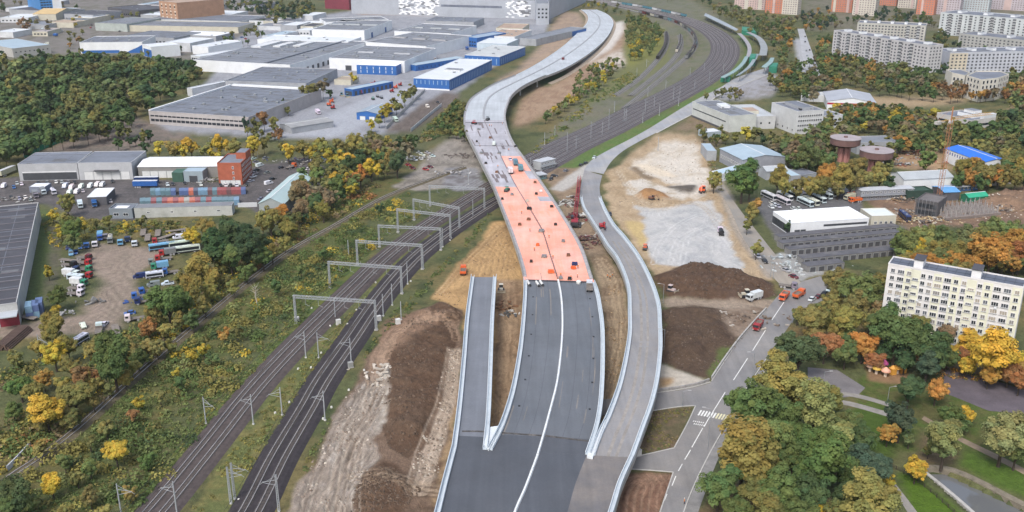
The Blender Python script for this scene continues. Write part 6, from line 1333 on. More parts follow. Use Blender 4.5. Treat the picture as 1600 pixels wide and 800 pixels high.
# low scrub
def scrub(poly, n, name, label, cols, rr, seed, leaf=.20, nl=26, th=.36):
    r = np.random.default_rng(seed); P = [(p.x, p.y) for p in (G(x, y) for x, y in poly)]; x0, x1 = min(p[0] for p in P), max(p[0] for p in P); y0, y1 = min(p[1] for p in P), max(p[1] for p in P)
    X, Y = r.uniform(x0, x1, n*4), r.uniform(y0, y1, n*4); ok = inpoly(P, X, Y) & (fbm(X, Y, .06, 3, seed) > th)
    for tc, off in ((cA, 5.6), (cB, 5.6), (cS, 3.2)):
        for q in tc[::1]: ok &= (X-q[0])**2+(Y-q[1])**2 > off**2
    X, Y = X[ok][:n], Y[ok][:n]; m = len(X); R = r.uniform(rr[0], rr[1], m)*(.5+r.random(m))
    ci = np.repeat(np.arange(m), nl); N_ = m*nl; d = r.normal(size=(N_, 3)); d /= np.linalg.norm(d, axis=1)[:, None]; d[:, 2] = np.abs(d[:, 2])
    C_ = np.stack([X, Y, np.zeros(m)], 1)[ci]; Pp = C_+d*(R[ci]*r.uniform(.55, 1.1, N_))[:, None]*np.array((1.15, 1.15, 1.0))
    nr = d+r.normal(size=(N_, 3))*.5+np.array((0, 0, .3)); nr /= np.linalg.norm(nr, axis=1)[:, None]; u = np.cross(nr, r.normal(size=(N_, 3))); u /= np.linalg.norm(u, axis=1)[:, None]; v = np.cross(nr, u); s = (leaf*r.uniform(.6, 1.5, N_)*np.clip(R[ci], .6, 1.8))[:, None]
    q = np.stack([Pp-u*s-v*s*.7, Pp+u*s-v*s*.7, Pp+u*s*.8+v*s*.8, Pp-u*s*.7+v*s], 1).reshape(-1, 3)
    pal = np.array([TC[c][0] for c in cols]); zone = (fbm(X, Y, .05, 2, seed+9)*len(cols)*1.6-.3*len(cols)+r.normal(size=m)*.8).astype(int) % len(cols)
    c = 1.3*pal[zone][ci]*r.uniform(.85, 1.15, N_)[:, None]*r.uniform(.8, 1.2, m)[ci][:, None]
    o = inst(name, fast_mesh(name, q, np.arange(N_*4).reshape(-1, 4), LEAF, cols=c)); tag(o, label, 'scrub', kind='stuff')
SCR = ['m','g','m','g','o','m','l','g','m','o','g','oy']
SBELT = [(-30,800),(70,720),(200,610),(400,445),(520,360),(600,315),(640,300),(655,335),(600,372),(540,425),(470,500),(400,580),(320,672),(230,780),(190,850),(-30,850)]
scrub(SBELT, 3000, 'undergrowth', 'low green growth between the single track and the brown line', SCR, (.5, 1.1), 1, .17, 24, .36)
scrub(SBELT, 330, 'undergrowth', 'larger ragged bushes between the single track and the brown line', ['g','m','dg','o','oy','g','l','y'], (1.6, 2.9), 31, .15, 110, .47)
scrub([(-30,700),(60,655),(150,590),(240,525),(380,410),(470,350),(560,295),(600,290),(520,345),(390,432),(200,592),(60,708),(-30,765)], 170, 'undergrowth', 'larger ragged bushes on the upper side of the single track', ['g','o','oy','m','br','y','dg'], (1.6, 2.8), 32, .15, 110, .44)
scrub([(-30,700),(60,660),(150,600),(240,530),(380,415),(470,360),(560,300),(590,290),(600,300),(520,345),(440,395),(390,432),(200,592),(60,708),(-30,765)], 1500, 'undergrowth', 'brown and green scrub on the upper side of the single track', ['o','br','oy','g','r','o','m','y','m'], (.9, 2.2), 2)
scrub([(-30,600),(60,560),(110,545),(200,520),(260,480),(330,430),(420,360),(520,305),(560,292),(520,330),(380,420),(200,560),(60,680),(-30,720)], 1100, 'undergrowth', 'bushes behind the truck lot down to the track', ['o','g','oy','g','br','y'], (1.0, 2.3), 3)
scrub([(300,800),(330,745),(400,655),(480,560),(560,475),(610,425),(640,395),(600,440),(545,505),(500,570),(450,650),(390,760),(370,800)], 700, 'rough_grass', 'rough grass strip between the two double tracks', ['m','o','l','oy','o'], (.35, .7), 4)
scrub([(470,740),(500,680),(540,610),(575,545),(610,495),(650,455),(700,405),(745,355),(770,330),(740,375),(690,425),(660,462),(640,490),(600,520),(560,575),(520,650),(480,735)], 1100, 'rough_grass', 'green verge between the dark track and the spoil', ['m','g','o','dg','m'], (.4, .9), 5)
scrub([(60,335),(130,342),(205,348),(300,345),(330,355),(300,372),(230,366),(140,372),(100,390),(80,380)], 420, 'undergrowth', 'weedy strip above the parked trucks', ['oy','o','g','y'], (.6, 1.2), 6)
scrub([(820,255),(850,215),(905,165),(960,125),(990,110),(1000,120),(940,165),(880,205),(840,240)], 700, 'undergrowth', 'green scrub between embankment and far tracks', ['g','m','oy','o'], (.7, 1.4), 7, .25, 24)
scrub([(1230,560),(1330,560),(1480,590),(1560,600),(1500,570),(1380,540),(1260,540)], 300, 'undergrowth', 'fallen leaves and low shrubs under the park trees', ['r','br','or','o'], (.4, .9), 8)
scrub([(1095,222),(1108,222),(1118,262),(1132,300),(1124,300),(1108,262)], 120, 'undergrowth', 'weeds along the edge of the pale platform', ['o','oy','br'], (.5, 1.1), 9)
scrub([(670,195),(712,158),(724,170),(735,205),(700,212),(650,225)], 500, 'undergrowth', 'scrub under the far end of the viaduct', ['o','g','dg','br'], (.8, 1.6), 10, .25, 24)
scrub([(994,660),(1020,644),(1082,637),(1070,666),(1050,698),(1002,708)], 200, 'rough_grass', 'weeds on the traffic island', ['o','br','m'], (.25, .5), 11, .2, 16)

# clods and stones strewn over the spoil
def clods(polys, n, label, col, seed):
    r = np.random.default_rng(seed); vs, fs, cs, k = [], [], [], 0
    for poly in polys:
        P = [(p.x, p.y) for p in (G(x, y) for x, y in poly)]; x0, x1 = min(p[0] for p in P), max(p[0] for p in P); y0, y1 = min(p[1] for p in P), max(p[1] for p in P)
        X, Y = r.uniform(x0, x1, n*2), r.uniform(y0, y1, n*2); ok = inpoly(P, X, Y) & (fbm(X, Y, .12, 3, seed+3) > .46); X, Y = X[ok][:n], Y[ok][:n]
        for x, y in zip(X, Y):
            s = r.uniform(.1, .42)**1.2+.05; z = gz(x, y); b = np.array([(-1,-1,-.5),(1,-1,-.5),(1,1,-.5),(-1,1,-.5),(-.6,-.5,.7),(.5,-.6,.8),(.6,.5,.6),(-.5,.6,.75)])*s*r.uniform(.7, 1.3, (8, 3))+np.array((x, y, z))
            vs.append(b); fs.append(np.array([(0,1,5,4),(1,2,6,5),(2,3,7,6),(3,0,4,7),(4,5,6,7)])+k); cs.append(np.repeat((np.array(col[r.integers(len(col))])*r.uniform(.7, 1.3))[None], 5, 0)); k += 8
    m, nt, b = nt_new('clod_soil'); at = N(nt, 'ShaderNodeAttribute', attribute_name='Col'); nt.links.new(at.outputs['Color'], b.inputs['Base Color']); b.inputs['Roughness'].default_value = .95
    o = inst('clods', fast_mesh('clods', np.concatenate(vs), np.concatenate(fs), m, cols=np.concatenate(cs))); tag(o, label, 'soil', kind='stuff')
clods([[(608,540),(640,502),(712,482),(712,540),(690,620),(668,690),(640,720),(600,700)], [(592,725),(665,750),(640,790),(545,815),(556,760)]], 550, 'clods and stones on the brown spoil left of the ramp', [(.075,.05,.033),(.10,.068,.046),(.12,.085,.06)], 3)
clods([[(1022,432),(1100,414),(1206,440),(1214,462),(1090,470)], [(1034,484),(1150,486),(1176,506),(1116,590),(1032,566)]], 550, 'clods and stones on the dark heaps beside the street', [(.065,.045,.032),(.09,.063,.045),(.11,.08,.06)], 4)
clods([[(440,815),(470,750),(540,620),(600,575),(604,620),(590,690),(552,815)], [(702,548),(720,545),(684,745),(640,745)]], 420, 'pale stones on the trampled strip', [(.42,.37,.31),(.24,.19,.15),(.16,.12,.09)], 5)
clods([[(672,466),(742,388),(802,345),(815,420),(780,430),(735,432),(715,480)], [(950,430),(980,470),(975,560),(945,640),(940,520)]], 600, 'lumps of earth on the orange sand', [(.36,.25,.14),(.2,.13,.07)], 6)
clods([[(955,330),(1000,260),(1085,212),(1110,300),(1000,320)], [(1380,335),(1600,300),(1600,345),(1420,360)]], 700, 'rubble lumps on the platform and building site', [(.5,.45,.38),(.3,.22,.15),(.15,.11,.08)], 7)
# ================================================================ vehicles
LAMP = mat((.75,.74,.68), .3, .05, 1.0, name='lamp_lens'); REDL = mat((.4,.02,.02), .4, .1, 1.0, name='tail_lamp'); HUB = mat((.35,.35,.36), .4, .1, 1.0, name='wheel_hub')
DIRTL = mat((.16,.13,.105), .9, .3, .8, name='load_earth'); CHASSIS = mat((.035,.035,.038), .7, .25, 1.0, name='chassis')
VP = {}
def wheel_me(r, w): return MB().wheel(0, 0, r, w, 0, 12, 1).mesh('wheel', [TYRE, HUB])
def vdef(kind, parts, wheels, r=.33, w=.24):
    VP[kind] = (parts, wheels, wheel_me(r, w))
def body(pts, hw, taper=.0, ms=None):
    """side outline swept across, upper points drawn in a little"""
    mb = MB(); n = len(pts); zmax = max(p[1] for p in pts); zmin = min(p[1] for p in pts); i = 0
    for s in (-1, 1):
        for x, z in pts: mb.v.append((x, s*(hw-taper*max(0, (z-zmin)/(zmax-zmin))), z))
    for k in range(n): mb.f.append((k, n+k, n+(k+1) % n, (k+1) % n)); mb.m.append(0 if ms is None else ms[k])
    mb.f.append(tuple(range(n))); mb.m.append(0); mb.f.append(tuple(reversed(range(n, 2*n)))); mb.m.append(0); return mb
car_b = body([(-2.15,.28),(2.1,.28),(2.15,.62),(1.95,.78),(1.0,.92),(-1.75,.95),(-2.1,.85)], .88, .06)
car_c = body([(-1.75,.94),(1.0,.91),(.35,1.40),(-1.15,1.43)], .84, .16)
car_r = body([(.30,1.405),(.36,1.40),(.30,1.46),(-1.10,1.48),(-1.18,1.43)], .68, .03)
lights = lambda xf, xr, hw, z: MB().box(xf, xf+.05, -hw, -hw+.35, z, z+.16, 0).box(xf, xf+.05, hw-.35, hw, z, z+.16, 0).mesh('headlight', LAMP)
vdef('car', [('body', car_b.mesh('body', PAINT), 1), ('cabin_glass', car_c.mesh('cabin_glass', GLASS), 0), ('roof', car_r.mesh('roof', PAINT), 1), ('headlight', lights(2.1, 0, .82, .58), 0)], [(1.35,.78),(1.35,-.78),(-1.35,.78),(-1.35,-.78)])
van_b = body([(-2.6,.35),(2.5,.35),(2.6,.8),(2.45,1.1),(1.75,1.28),(1.1,2.1),(-2.55,2.2),(-2.6,1.9)], .98, .08)
vdef('van', [('body', van_b.mesh('body', PAINT), 1), ('windscreen', MB().poly([(1.73,-.84,1.34),(1.73,.84,1.34),(1.16,.80,2.05),(1.16,-.80,2.05)]).poly([(1.78,-.84,1.34),(1.21,-.80,2.05),(1.21,.80,2.05),(1.78,.84,1.34)]).mesh('windscreen', GLASS), 0), ('side_glass', MB().box(.1,1.1,-.96,.96,1.3,1.85).mesh('side_glass', GLASS), 0), ('headlight', lights(2.52, 0, .9, .75), 0)], [(1.7,.85),(1.7,-.85),(-1.6,.85),(-1.6,-.85)], .36)
def bus_parts(L, H, hw):
    b = body([(-L/2,.4),(L/2,.4),(L/2+.05,1.2),(L/2-.1,H-.12),(L/2-.3,H),(-L/2+.2,H),(-L/2,H-.15)], hw, .05)
    g = MB().box(-L/2+.5, L/2-.3, -hw-.02, hw+.02, 1.25, H-.55)
    return [('body', b.mesh('body', PAINT), 1), ('side_windows', g.mesh('side_windows', GLASS), 0), ('windscreen', MB().box(L/2-.2, L/2+.06, -hw+.12, hw-.12, 1.2, H-.4).mesh('windscreen', GLASS), 0), ('roof_hatch', MB().box(-L*.28, -L*.18, -.4, .4, H, H+.12).box(L*.15, L*.25, -.4, .4, H, H+.12).mesh('roof_hatch', HUB), 0), ('skirt', MB().box(-L/2+.3, L/2-.3, -hw-.03, hw+.03, .42, .9).mesh('skirt', CHASSIS), 0)]
vdef('bus', bus_parts(11.5, 3.1, 1.25), [(3.6,1.12),(3.6,-1.12),(-3.2,1.12),(-3.2,-1.12)], .48, .3)
vdef('minibus', bus_parts(7.0, 2.8, 1.15), [(2.1,1.0),(2.1,-1.0),(-1.9,1.0),(-1.9,-1.0)], .42, .28)
cab = body([(0,.7),(2.05,.7),(2.15,1.5),(1.95,2.75),(.05,2.8)], 1.2, .08)
cabw = MB().poly([(2.16,-1.05,1.65),(2.16,1.05,1.65),(2.02,1.0,2.55),(2.02,-1.0,2.55)]).poly([(2.17,-1.05,1.65),(2.03,-1.0,2.55),(2.03,1.0,2.55),(2.17,1.05,1.65)]); cabs = MB().box(.7,1.75,-1.2,1.2,1.7,2.45)
def truck(load, L=7.2):
    x = L/2-2.15; mv = lambda mb: MB_shift(mb, x)
    p = [('cab', MB_shift(cab, x).mesh('cab', PAINT), 1), ('windscreen', MB_shift(cabw, x).mesh('windscreen', GLASS), 0), ('side_glass', MB_shift(cabs, x).mesh('side_glass', GLASS), 0), ('chassis', MB().box(-L/2, L/2-.2, -.45, .45, .6, .95).box(-L/2+1, L/2-2.2, -1.0, 1.0, .5, .8).mesh('chassis', CHASSIS), 0), ('headlight', lights(L/2, 0, 1.1, .85), 0)]
    return p+load
def MB_shift(mb, dx, dz=0.0):
    o = MB(); o.v = [(a+dx, b, c+dz) for a, b, c in mb.v]; o.f = list(mb.f); o.m = list(mb.m); return o
wt = [(2.4,1.0),(2.4,-1.0),(-1.2,1.0),(-1.2,-1.0),(-2.5,1.0),(-2.5,-1.0)]
dump = MB()
for s in (-1, 1): dump.box(-3.5, 1.2, s*1.2-.06, s*1.2+.06, 1.15, 2.35)
dump.box(1.14, 1.26, -1.2, 1.2, 1.15, 2.6); dump.box(-3.56, -3.44, -1.2, 1.2, 1.3, 2.2); dump.box(-3.5, 1.2, -1.2, 1.2, 1.0, 1.15)
vdef('dump_truck', truck([('tipper_body', dump.mesh('tipper_body', PAINT), 1), ('load', MB().box(-3.4, 1.1, -1.12, 1.12, 1.16, 2.0).mesh('load', DIRTL), 0)]), wt, .5, .32)
vdef('flatbed_truck', truck([('flatbed', MB().box(-3.6, 1.25, -1.22, 1.22, .98, 1.15).box(1.15, 1.25, -1.2, 1.2, 1.15, 2.0).mesh('flatbed', mat((.17,.15,.135), .9, .25, .8)), 0)]), wt, .5, .32)
vdef('box_truck', truck([('cargo_box', MB().box(-3.6, 1.2, -1.22, 1.22, 1.0, 3.3).mesh('cargo_box', PAINT), 2), ('cargo_door_bar', MB().box(-3.64, -3.6, -.05, .05, 1.1, 3.2).mesh('cargo_door_bar', CHASSIS), 0)]), wt, .5, .32)
tk = MB()
for k in range(12):
    a0, a1 = 2*math.pi*k/12, 2*math.pi*(k+1)/12; f = lambda a, x: (x, 1.1*math.cos(a), 2.05+.95*math.sin(a)); tk.quad(f(a0,-3.5), f(a0,1.1), f(a1,1.1), f(a1,-3.5))
tk.poly([f(2*math.pi*k/12, -3.5) for k in range(12)]); tk.poly([f(2*math.pi*k/12, 1.1) for k in reversed(range(12))])
vdef('tank_truck', truck([('tank', tk.mesh('tank', PAINT), 2), ('tank_hatch', MB().cyl(-1.2, 0, 2.95, 3.2, .35, n=8).mesh('tank_hatch', CHASSIS), 0)]), wt, .5, .32)
vdef('trailer', [('cargo_box', MB().box(-6.6, 6.6, -1.25, 1.25, 1.15, 3.95).mesh('cargo_box', PAINT), 1), ('roof_sheet', MB().box(-6.62, 6.62, -1.27, 1.27, 3.95, 4.0).mesh('roof_sheet', mat((.55,.57,.60), .6, .08, .3)), 0), ('chassis', MB().box(-6.5, 6.5, -.5, .5, .7, 1.15).mesh('chassis', CHASSIS), 0)], [(x, y) for x in (-5.2,-4,-2.8) for y in (-1,1)], .5, .32)
vdef('flatbed_trailer', [('deck', MB().box(-5, 5, -1.25, 1.25, 1.0, 1.2).mesh('deck', mat((.20,.175,.155), .9, .25, .8)), 0), ('chassis', MB().box(-4.9, 4.9, -.5, .5, .65, 1.0).mesh('chassis', CHASSIS), 0)], [(x, y) for x in (-3.6,-2.4) for y in (-1,1)], .5, .32)
pick_b = body([(-2.5,.35),(2.4,.35),(2.5,.85),(1.4,1.05),(.9,1.7),(-.5,1.75),(-.6,1.05),(-2.5,1.05)], .9, .05)
vdef('pickup_truck', [('body', pick_b.mesh('body', PAINT), 1), ('cabin_glass', MB().box(-.35, .85, -.9, .9, 1.12, 1.6).mesh('cabin_glass', GLASS), 0), ('load_bed', MB().box(-2.4, -.65, -.78, .78, 1.0, 1.06).mesh('load_bed', CHASSIS), 0), ('headlight', lights(2.4, 0, .85, .65), 0)], [(1.55,.8),(1.55,-.8),(-1.5,.8),(-1.5,-.8)], .37)
dz = MB(); 
for s in (-1, 1):
    dz.profile_y([(-1.7,.0),(1.7,.0),(2.05,.4),(1.7,.85),(-1.6,.85),(-1.95,.4)], s*1.0-.3, s*1.0+.3)
crawl = dz.mesh('crawler_track', CHASSIS)
vdef('bulldozer', [('crawler_track', crawl, 0), ('body', MB().box(-1.5, 1.6, -.65, .65, .7, 1.55).mesh('body', PAINT), 1), ('cab', MB().box(-1.3, .1, -.75, .75, 1.55, 2.75).mesh('cab', GLASS), 0), ('cab_roof', MB().box(-1.4, .2, -.85, .85, 2.75, 2.9).mesh('cab_roof', PAINT), 1), ('blade', MB().profile_y([(2.2,.1),(2.5,.1),(2.35,.7),(2.5,1.25),(2.3,1.25),(2.1,.7)], -1.7, 1.7).mesh('blade', mat((.42,.37,.28), .6, .2, .8)), 0), ('blade_arm', MB().box(.8, 2.3, -1.4, -1.3, .4, .6).box(.8, 2.3, 1.3, 1.4, .4, .6).mesh('blade_arm', CHASSIS), 0)], [], .3, .2)
ex = MB(); ex.bar((.9, .2, 1.6), (3.6, .2, 4.0), .28, n=4, r2=.22); ex.bar((3.6, .2, 4.0), (5.6, .2, 1.6), .22, n=4, r2=.14)
vdef('excavator', [('crawler_track', crawl, 0), ('turret', MB().box(-2.0, 1.4, -1.25, 1.25, .95, 1.9).mesh('turret', PAINT), 1), ('cab', MB().box(-.1, 1.5, .3, 1.25, 1.9, 2.9).mesh('cab', GLASS), 0), ('cab_roof', MB().box(-.15, 1.55, .25, 1.3, 2.9, 3.0).mesh('cab_roof', PAINT), 1), ('boom', ex.mesh('boom', PAINT), 1), ('bucket', MB().profile_y([(5.3,1.7),(5.9,1.6),(5.7,.8),(5.0,.7)], -.3, .7).mesh('bucket', CHASSIS), 0)], [], .3, .2)
vdef('road_roller', [('drum', MB().wheel(1.4, 0, .7, 1.9, 0, 16).wheel(-1.4, 0, .7, 1.9, 0, 16).mesh('drum', DARKMETAL), 0), ('body', MB().box(-1.5, 1.5, -.75, .75, .95, 1.6).mesh('body', PAINT), 1), ('canopy', MB().box(-.7, .7, -.85, .85, 2.5, 2.62).mesh('canopy', PAINT), 1), ('canopy_post', MB().bar((.6,.7,1.5),(.6,.7,2.5),.05).bar((-.6,.7,1.5),(-.6,.7,2.5),.05).bar((.6,-.7,1.5),(.6,-.7,2.5),.05).bar((-.6,-.7,1.5),(-.6,-.7,2.5),.05).mesh('canopy_post', CHASSIS), 0)], [], .3, .2)
CN = {'white': (.66,.67,.68), 'black': (.02,.02,.023), 'silver': (.38,.39,.40), 'grey': (.20,.21,.22), 'red': (.36,.025,.025), 'maroon': (.13,.015,.02), 'blue': (.03,.11,.36), 'dark blue': (.015,.03,.11), 'green': (.03,.22,.12), 'orange': (.72,.13,.035), 'teal': (.09,.24,.30), 'yellow': (.60,.36,.04), 'pale': (.50,.47,.40), 'light blue': (.16,.36,.55), 'brown': (.16,.08,.05)}
WORD = {'car': 'car', 'van': 'van', 'bus': 'bus', 'minibus': 'small bus', 'dump_truck': 'dump truck', 'flatbed_truck': 'flatbed truck', 'box_truck': 'box truck', 'tank_truck': 'tank truck', 'trailer': 'long trailer', 'flatbed_trailer': 'flatbed trailer', 'pickup_truck': 'pickup', 'bulldozer': 'bulldozer', 'excavator': 'excavator', 'road_roller': 'road roller'}
_far = {}
def vehicle(kind, px, py, aim, col, zone, h=0.0, box=None, label=None, scale=1.0):
    """aim = pixel step along which the vehicle points"""
    p = G(px, py, h); q = G(px+aim[0], py+aim[1], h); rz = math.atan2(q.y-p.y, q.x-p.x); p.z = h if h else max(.03, gz(p.x, p.y)) if kind not in () else h
    parts, wheels, wme = VP[kind]; c = CN[col]; c = tuple(v*random.uniform(.88, 1.1) for v in c)
    t = thing(kind, label or '', WORD[kind].split()[-1] if kind not in ('dump_truck','flatbed_truck','box_truck','tank_truck') else 'truck', p, rz, 'vehicles '+zone)
    if scale != 1: t.scale = (scale,)*3
    par_ = {}
    for nm, me, k in parts:
        host = None
        if nm in ('windscreen', 'side_glass', 'headlight', 'cabin_glass', 'side_windows', 'roof_hatch', 'skirt'): host = par_.get('cab') or par_.get('body')
        elif nm in ('tank_hatch', 'cargo_door_bar', 'roof_sheet', 'load', 'bucket', 'canopy_post', 'cab_roof'): host = par_.get('tank') or par_.get('cargo_box') or par_.get('tipper_body') or par_.get('boom') if nm in ('tank_hatch', 'cargo_door_bar', 'roof_sheet', 'load', 'bucket') else (par_.get('canopy') or par_.get('cab'))
        o = inst(nm, me, host or t, color=(c if k == 1 else (CN[box] if box else c)) if k else None); par_[nm] = o
    if PXM(py) > 2.0:
        for x, y in wheels: inst('wheel', wme, t, (x, y, 0))
    else:
        if wheels:
            key = kind
            if key not in _far:
                mb = MB(); r_ = .45 if 'truck' in kind or 'bus' in kind or 'trailer' in kind else .33
                for x, y in wheels: mb.wheel(x, y, r_, .25, 0, 8)
                _far[key] = mb.mesh('wheel', TYRE)
            inst('wheel', _far[key], t, kind='stuff')
    if not label: pend(t, (col+' '+WORD[kind]+' '+zone), px)
    return t
V = vehicle
z = 'at the back of the dirt truck lot'
for k, x, y, c, bx in (('flatbed_truck',136,386,'blue',None),('flatbed_truck',149,384,'white',None),('box_truck',157,374,'blue','light blue'),('tank_truck',173,378,'grey','pale'),('flatbed_truck',189,381,'light blue',None),('flatbed_truck',211,383,'white',None),('flatbed_trailer',231,374,'grey',None),('flatbed_trailer',247,367,'grey',None),('flatbed_trailer',224,366,'grey',None),('car',119,396,'blue',None),('car',106,389,'dark blue',None)): V(k, x, y, (-4, 30), c, z, box=bx)
z = 'on the right side of the dirt truck lot'
for k, x, y, c, bx in (('bus',254,390,'light blue',None),('bus',285,386,'white',None),('bus',292,394,'white',None),('flatbed_truck',256,407,'red',None),('box_truck',250,420,'green','light blue'),('minibus',242,434,'white',None),('van',218,434,'dark blue',None),('pickup_truck',262,445,'white',None),('van',279,373,'white',None),('flatbed_truck',251,380,'red',None),('flatbed_truck',221,466,'blue',None),('flatbed_truck',226,474,'dark blue',None),('flatbed_truck',211,501,'white',None),('car',203,491,'blue',None),('flatbed_trailer',276,363,'grey',None)): V(k, x, y, (-30, 4), c, z, box=bx)
z = 'on the left side of the dirt truck lot'
for k, x, y, c, bx in (('flatbed_truck',132,406,'maroon',None),('flatbed_truck',131,414,'red',None),('flatbed_truck',132,424,'green',None),('flatbed_truck',132,434,'red',None),('box_truck',124,446,'green','white'),('flatbed_truck',119,454,'white',None),('minibus',119,438,'white',None),('flatbed_trailer',110,410,'grey',None)): V(k, x, y, (30, 3), c, z, box=bx)
for k, x, y, c, bx, aim in (('flatbed_truck',246,413,'grey',None,(-30,4)),('box_truck',262,399,'red','grey',(-30,4)),('flatbed_truck',268,428,'blue',None,(-30,4)),('van',240,447,'grey',None,(-30,4)),('flatbed_truck',232,458,'blue',None,(-30,6)),('flatbed_truck',112,425,'dark blue',None,(30,3)),('flatbed_truck',108,417,'black',None,(30,3)),('box_truck',112,432,'white','white',(30,3)),('flatbed_truck',118,462,'white',None,(30,3)),('flatbed_truck',200,376,'dark blue',None,(-4,30)),('flatbed_truck',165,372,'grey',None,(-4,30)),('flatbed_trailer',262,372,'grey',None,(30,-10)),('car',126,388,'blue',None,(-4,30)),('van',112,398,'light blue',None,(-4,20))): V(k, x, y, aim, c, 'squeezed between others in the dirt truck lot', box=bx)
V('pickup_truck', 130, 511, (18, 30), 'white', 'near the lot entrance'); V('car', 164, 508, (20, -22), 'white', 'near the lot entrance'); V('minibus', 126, 536, (26, -16), 'white', 'in the grass below the truck lot', label='small white bus parked in the grass below the truck lot'); V('flatbed_truck', 155, 519, (4, -20), 'white', 'near the lot entrance'); V('flatbed_trailer', 182, 519, (8, 22), 'brown', 'near the lot entrance'); V('car', 22, 500, (4, 12), 'white', 'by the red gate'); V('flatbed_trailer', 40, 499, (26, 4), 'brown', 'by the red gate')
z = 'in front of the grey workshop hall'
for k, (kd, x, y, c) in enumerate((('van',6,293,'white'),('car',27,288,'silver'),('car',22,294,'blue'),('car',34,289,'white'),('car',60,287,'black'),('car',74,287,'grey'),('car',88,286,'white'),('car',97,286,'silver'),('car',107,286,'grey'),('car',117,286,'black'),('van',102,293,'white'),('van',112,295,'white'),('van',127,294,'white'),('van',141,293,'white'),('van',152,291,'white'),('van',160,291,'white'),('van',120,302,'white'),('van',109,303,'white'),('car',176,285,'black'),('car',173,305,'white'),('car',173,316,'white'),('car',130,300,'silver'),('box_truck',148,322,'blue'),('box_truck',126,324,'white'))): V(kd, x, y, (-16, 14) if kd == 'van' else (3, 12), c, z)
z = 'in the crowded yard left of the kiosk'
for kd, x, y, c, bx in (('tank_truck',84,303,'white',None),('box_truck',68,303,'white','grey'),('box_truck',56,308,'grey','grey'),('car',40,310,'white',None),('car',30,312,'silver',None),('car',18,310,'black',None),('car',48,314,'grey',None)): V(kd, x, y, (10, 14), c, z, box=bx)
V('trailer', 12, 273, (30, -12), 'pale', 'left of the grey workshop', label='pale long trailer parked left of the grey workshop hall')
V('trailer', 228, 293, (40, -.5), 'blue', 'in the middle of the left yard', label='blue long trailer parked before the long white hall'); V('trailer', 230, 287, (40, -.5), 'dark blue', 'in the middle of the left yard', label='dark blue trailer standing behind the blue long trailer')
z = 'around the red brick block'
for kd, x, y, c in (('car',262,290,'white'),('car',270,289,'black'),('car',289,288,'black'),('car',314,290,'white'),('car',345,291,'black'),('car',353,291,'white'),('car',361,291,'black'),('car',370,291,'white'),('car',386,290,'black'),('car',392,284,'silver'),('car',396,277,'white'),('car',398,272,'silver'),('car',402,267,'black'),('van',406,260,'white'),('car',400,254,'grey'),('car',396,249,'white'),('car',418,271,'grey'),('van',420,288,'white'),('car',426,281,'black'),('car',422,300,'silver'),('car',440,263,'black'),('flatbed_truck',455,263,'orange'),('car',470,266,'white'),('car',476,266,'white'),('car',482,265,'white'),('car',489,265,'white'),('car',496,264,'black'),('car',415,248,'grey'),('car',409,312,'grey')): V(kd, x, y, (6, 12) if x < 392 else (14, -4), c, z)
z = 'in the bus depot yard'
for x, y in ((1201,310),(1226,311),(1222,317),(1240,308),(1247,306),(1258,305),(1258,320),(1267,318),(1278,314),(1282,305),(1288,308),(1294,304)): V('bus', x, y, (30, 14), 'white', z)
for x, y, c in ((1206,319,'white'),(1211,322,'white'),(1216,324,'silver'),(1205,325,'white'),(1240,328,'white'),(1248,328,'white')): V('car', x, y, (12, 8), c, z)
V('box_truck', 1324, 305, (4, 14), 'white', 'right of the bus yard'); V('dump_truck', 1336, 316, (-20, 2), 'orange', 'right of the bus yard'); V('box_truck', 1327, 312, (-16, 4), 'pale', 'right of the bus yard'); V('tank_truck', 1333, 308, (-16, 2), 'orange', 'right of the bus yard'); V('bus', 1413, 342, (16, 14), 'dark blue', 'beside the cream annex', label='dark blue bus parked right of the cream annex')
z = 'in the lane between the garage rows'
for x, y, c in ((1245,395,'red'),(1261,393,'white'),(1277,391,'white'),(1314,387,'black'),(1328,386,'silver'),(1348,384,'silver'),(1364,382,'black')): V('car', x, y, (20, -2), c, z)
V('dump_truck', 1225, 467, (-14, 16), 'orange', 'at the street junction'); V('dump_truck', 1248, 464, (18, -12), 'orange', 'at the street junction'); V('dump_truck', 1184, 513, (-10, 15), 'red', 'on the street', label='red dump truck driving down the street beside the soil heap')
z = 'parked in the row at the junction'
for x, y, c in ((1269,469,'white'),(1279,465,'maroon'),(1289,460,'black'),(1297,454,'white'),(1302,450,'black')): V('car', x, y, (14, -9), c, z)
V('car', 1240, 434, (16, 6), 'maroon', 'by the rubble heap'); V('flatbed_truck', 1231, 450, (14, 2), 'grey', 'at the end of the muddy lane'); V('car', 1184, 402, (10, 10), 'white', 'along the muddy lane'); V('car', 1195, 410, (10, 10), 'black', 'along the muddy lane'); V('car', 1228, 424, (10, 4), 'silver', 'by the rubble heap'); V('box_truck', 1178, 469, (-20, 6), 'white', 'beside the brown heap')
z = 'on the avenue'
for x, y, c in ((1258,58,'black'),(1258,66,'black'),(1260,80,'grey'),(1265,79,'black'),(1261,88,'silver'),(1262,96,'white'),(1271,100,'black'),(1267,110,'grey')): V('car', x, y, (2, 10), c, z)
z = 'on the far town lots'
rv = random.Random(5)
for k in range(42):
    x, y = rv.choice(((rv.uniform(60,110), rv.uniform(36,80)), (rv.uniform(135,200), rv.uniform(40,50)), (rv.uniform(345,395), rv.uniform(45,62)), (rv.uniform(435,465), rv.uniform(30,44))))
    V(rv.choice(('car','car','van','box_truck')), x, y, (rv.choice((-10,10)), rv.uniform(-4,4)), rv.choice(('white','white','silver','black','blue','red','grey')), z)
z = 'on the grey machine yard'
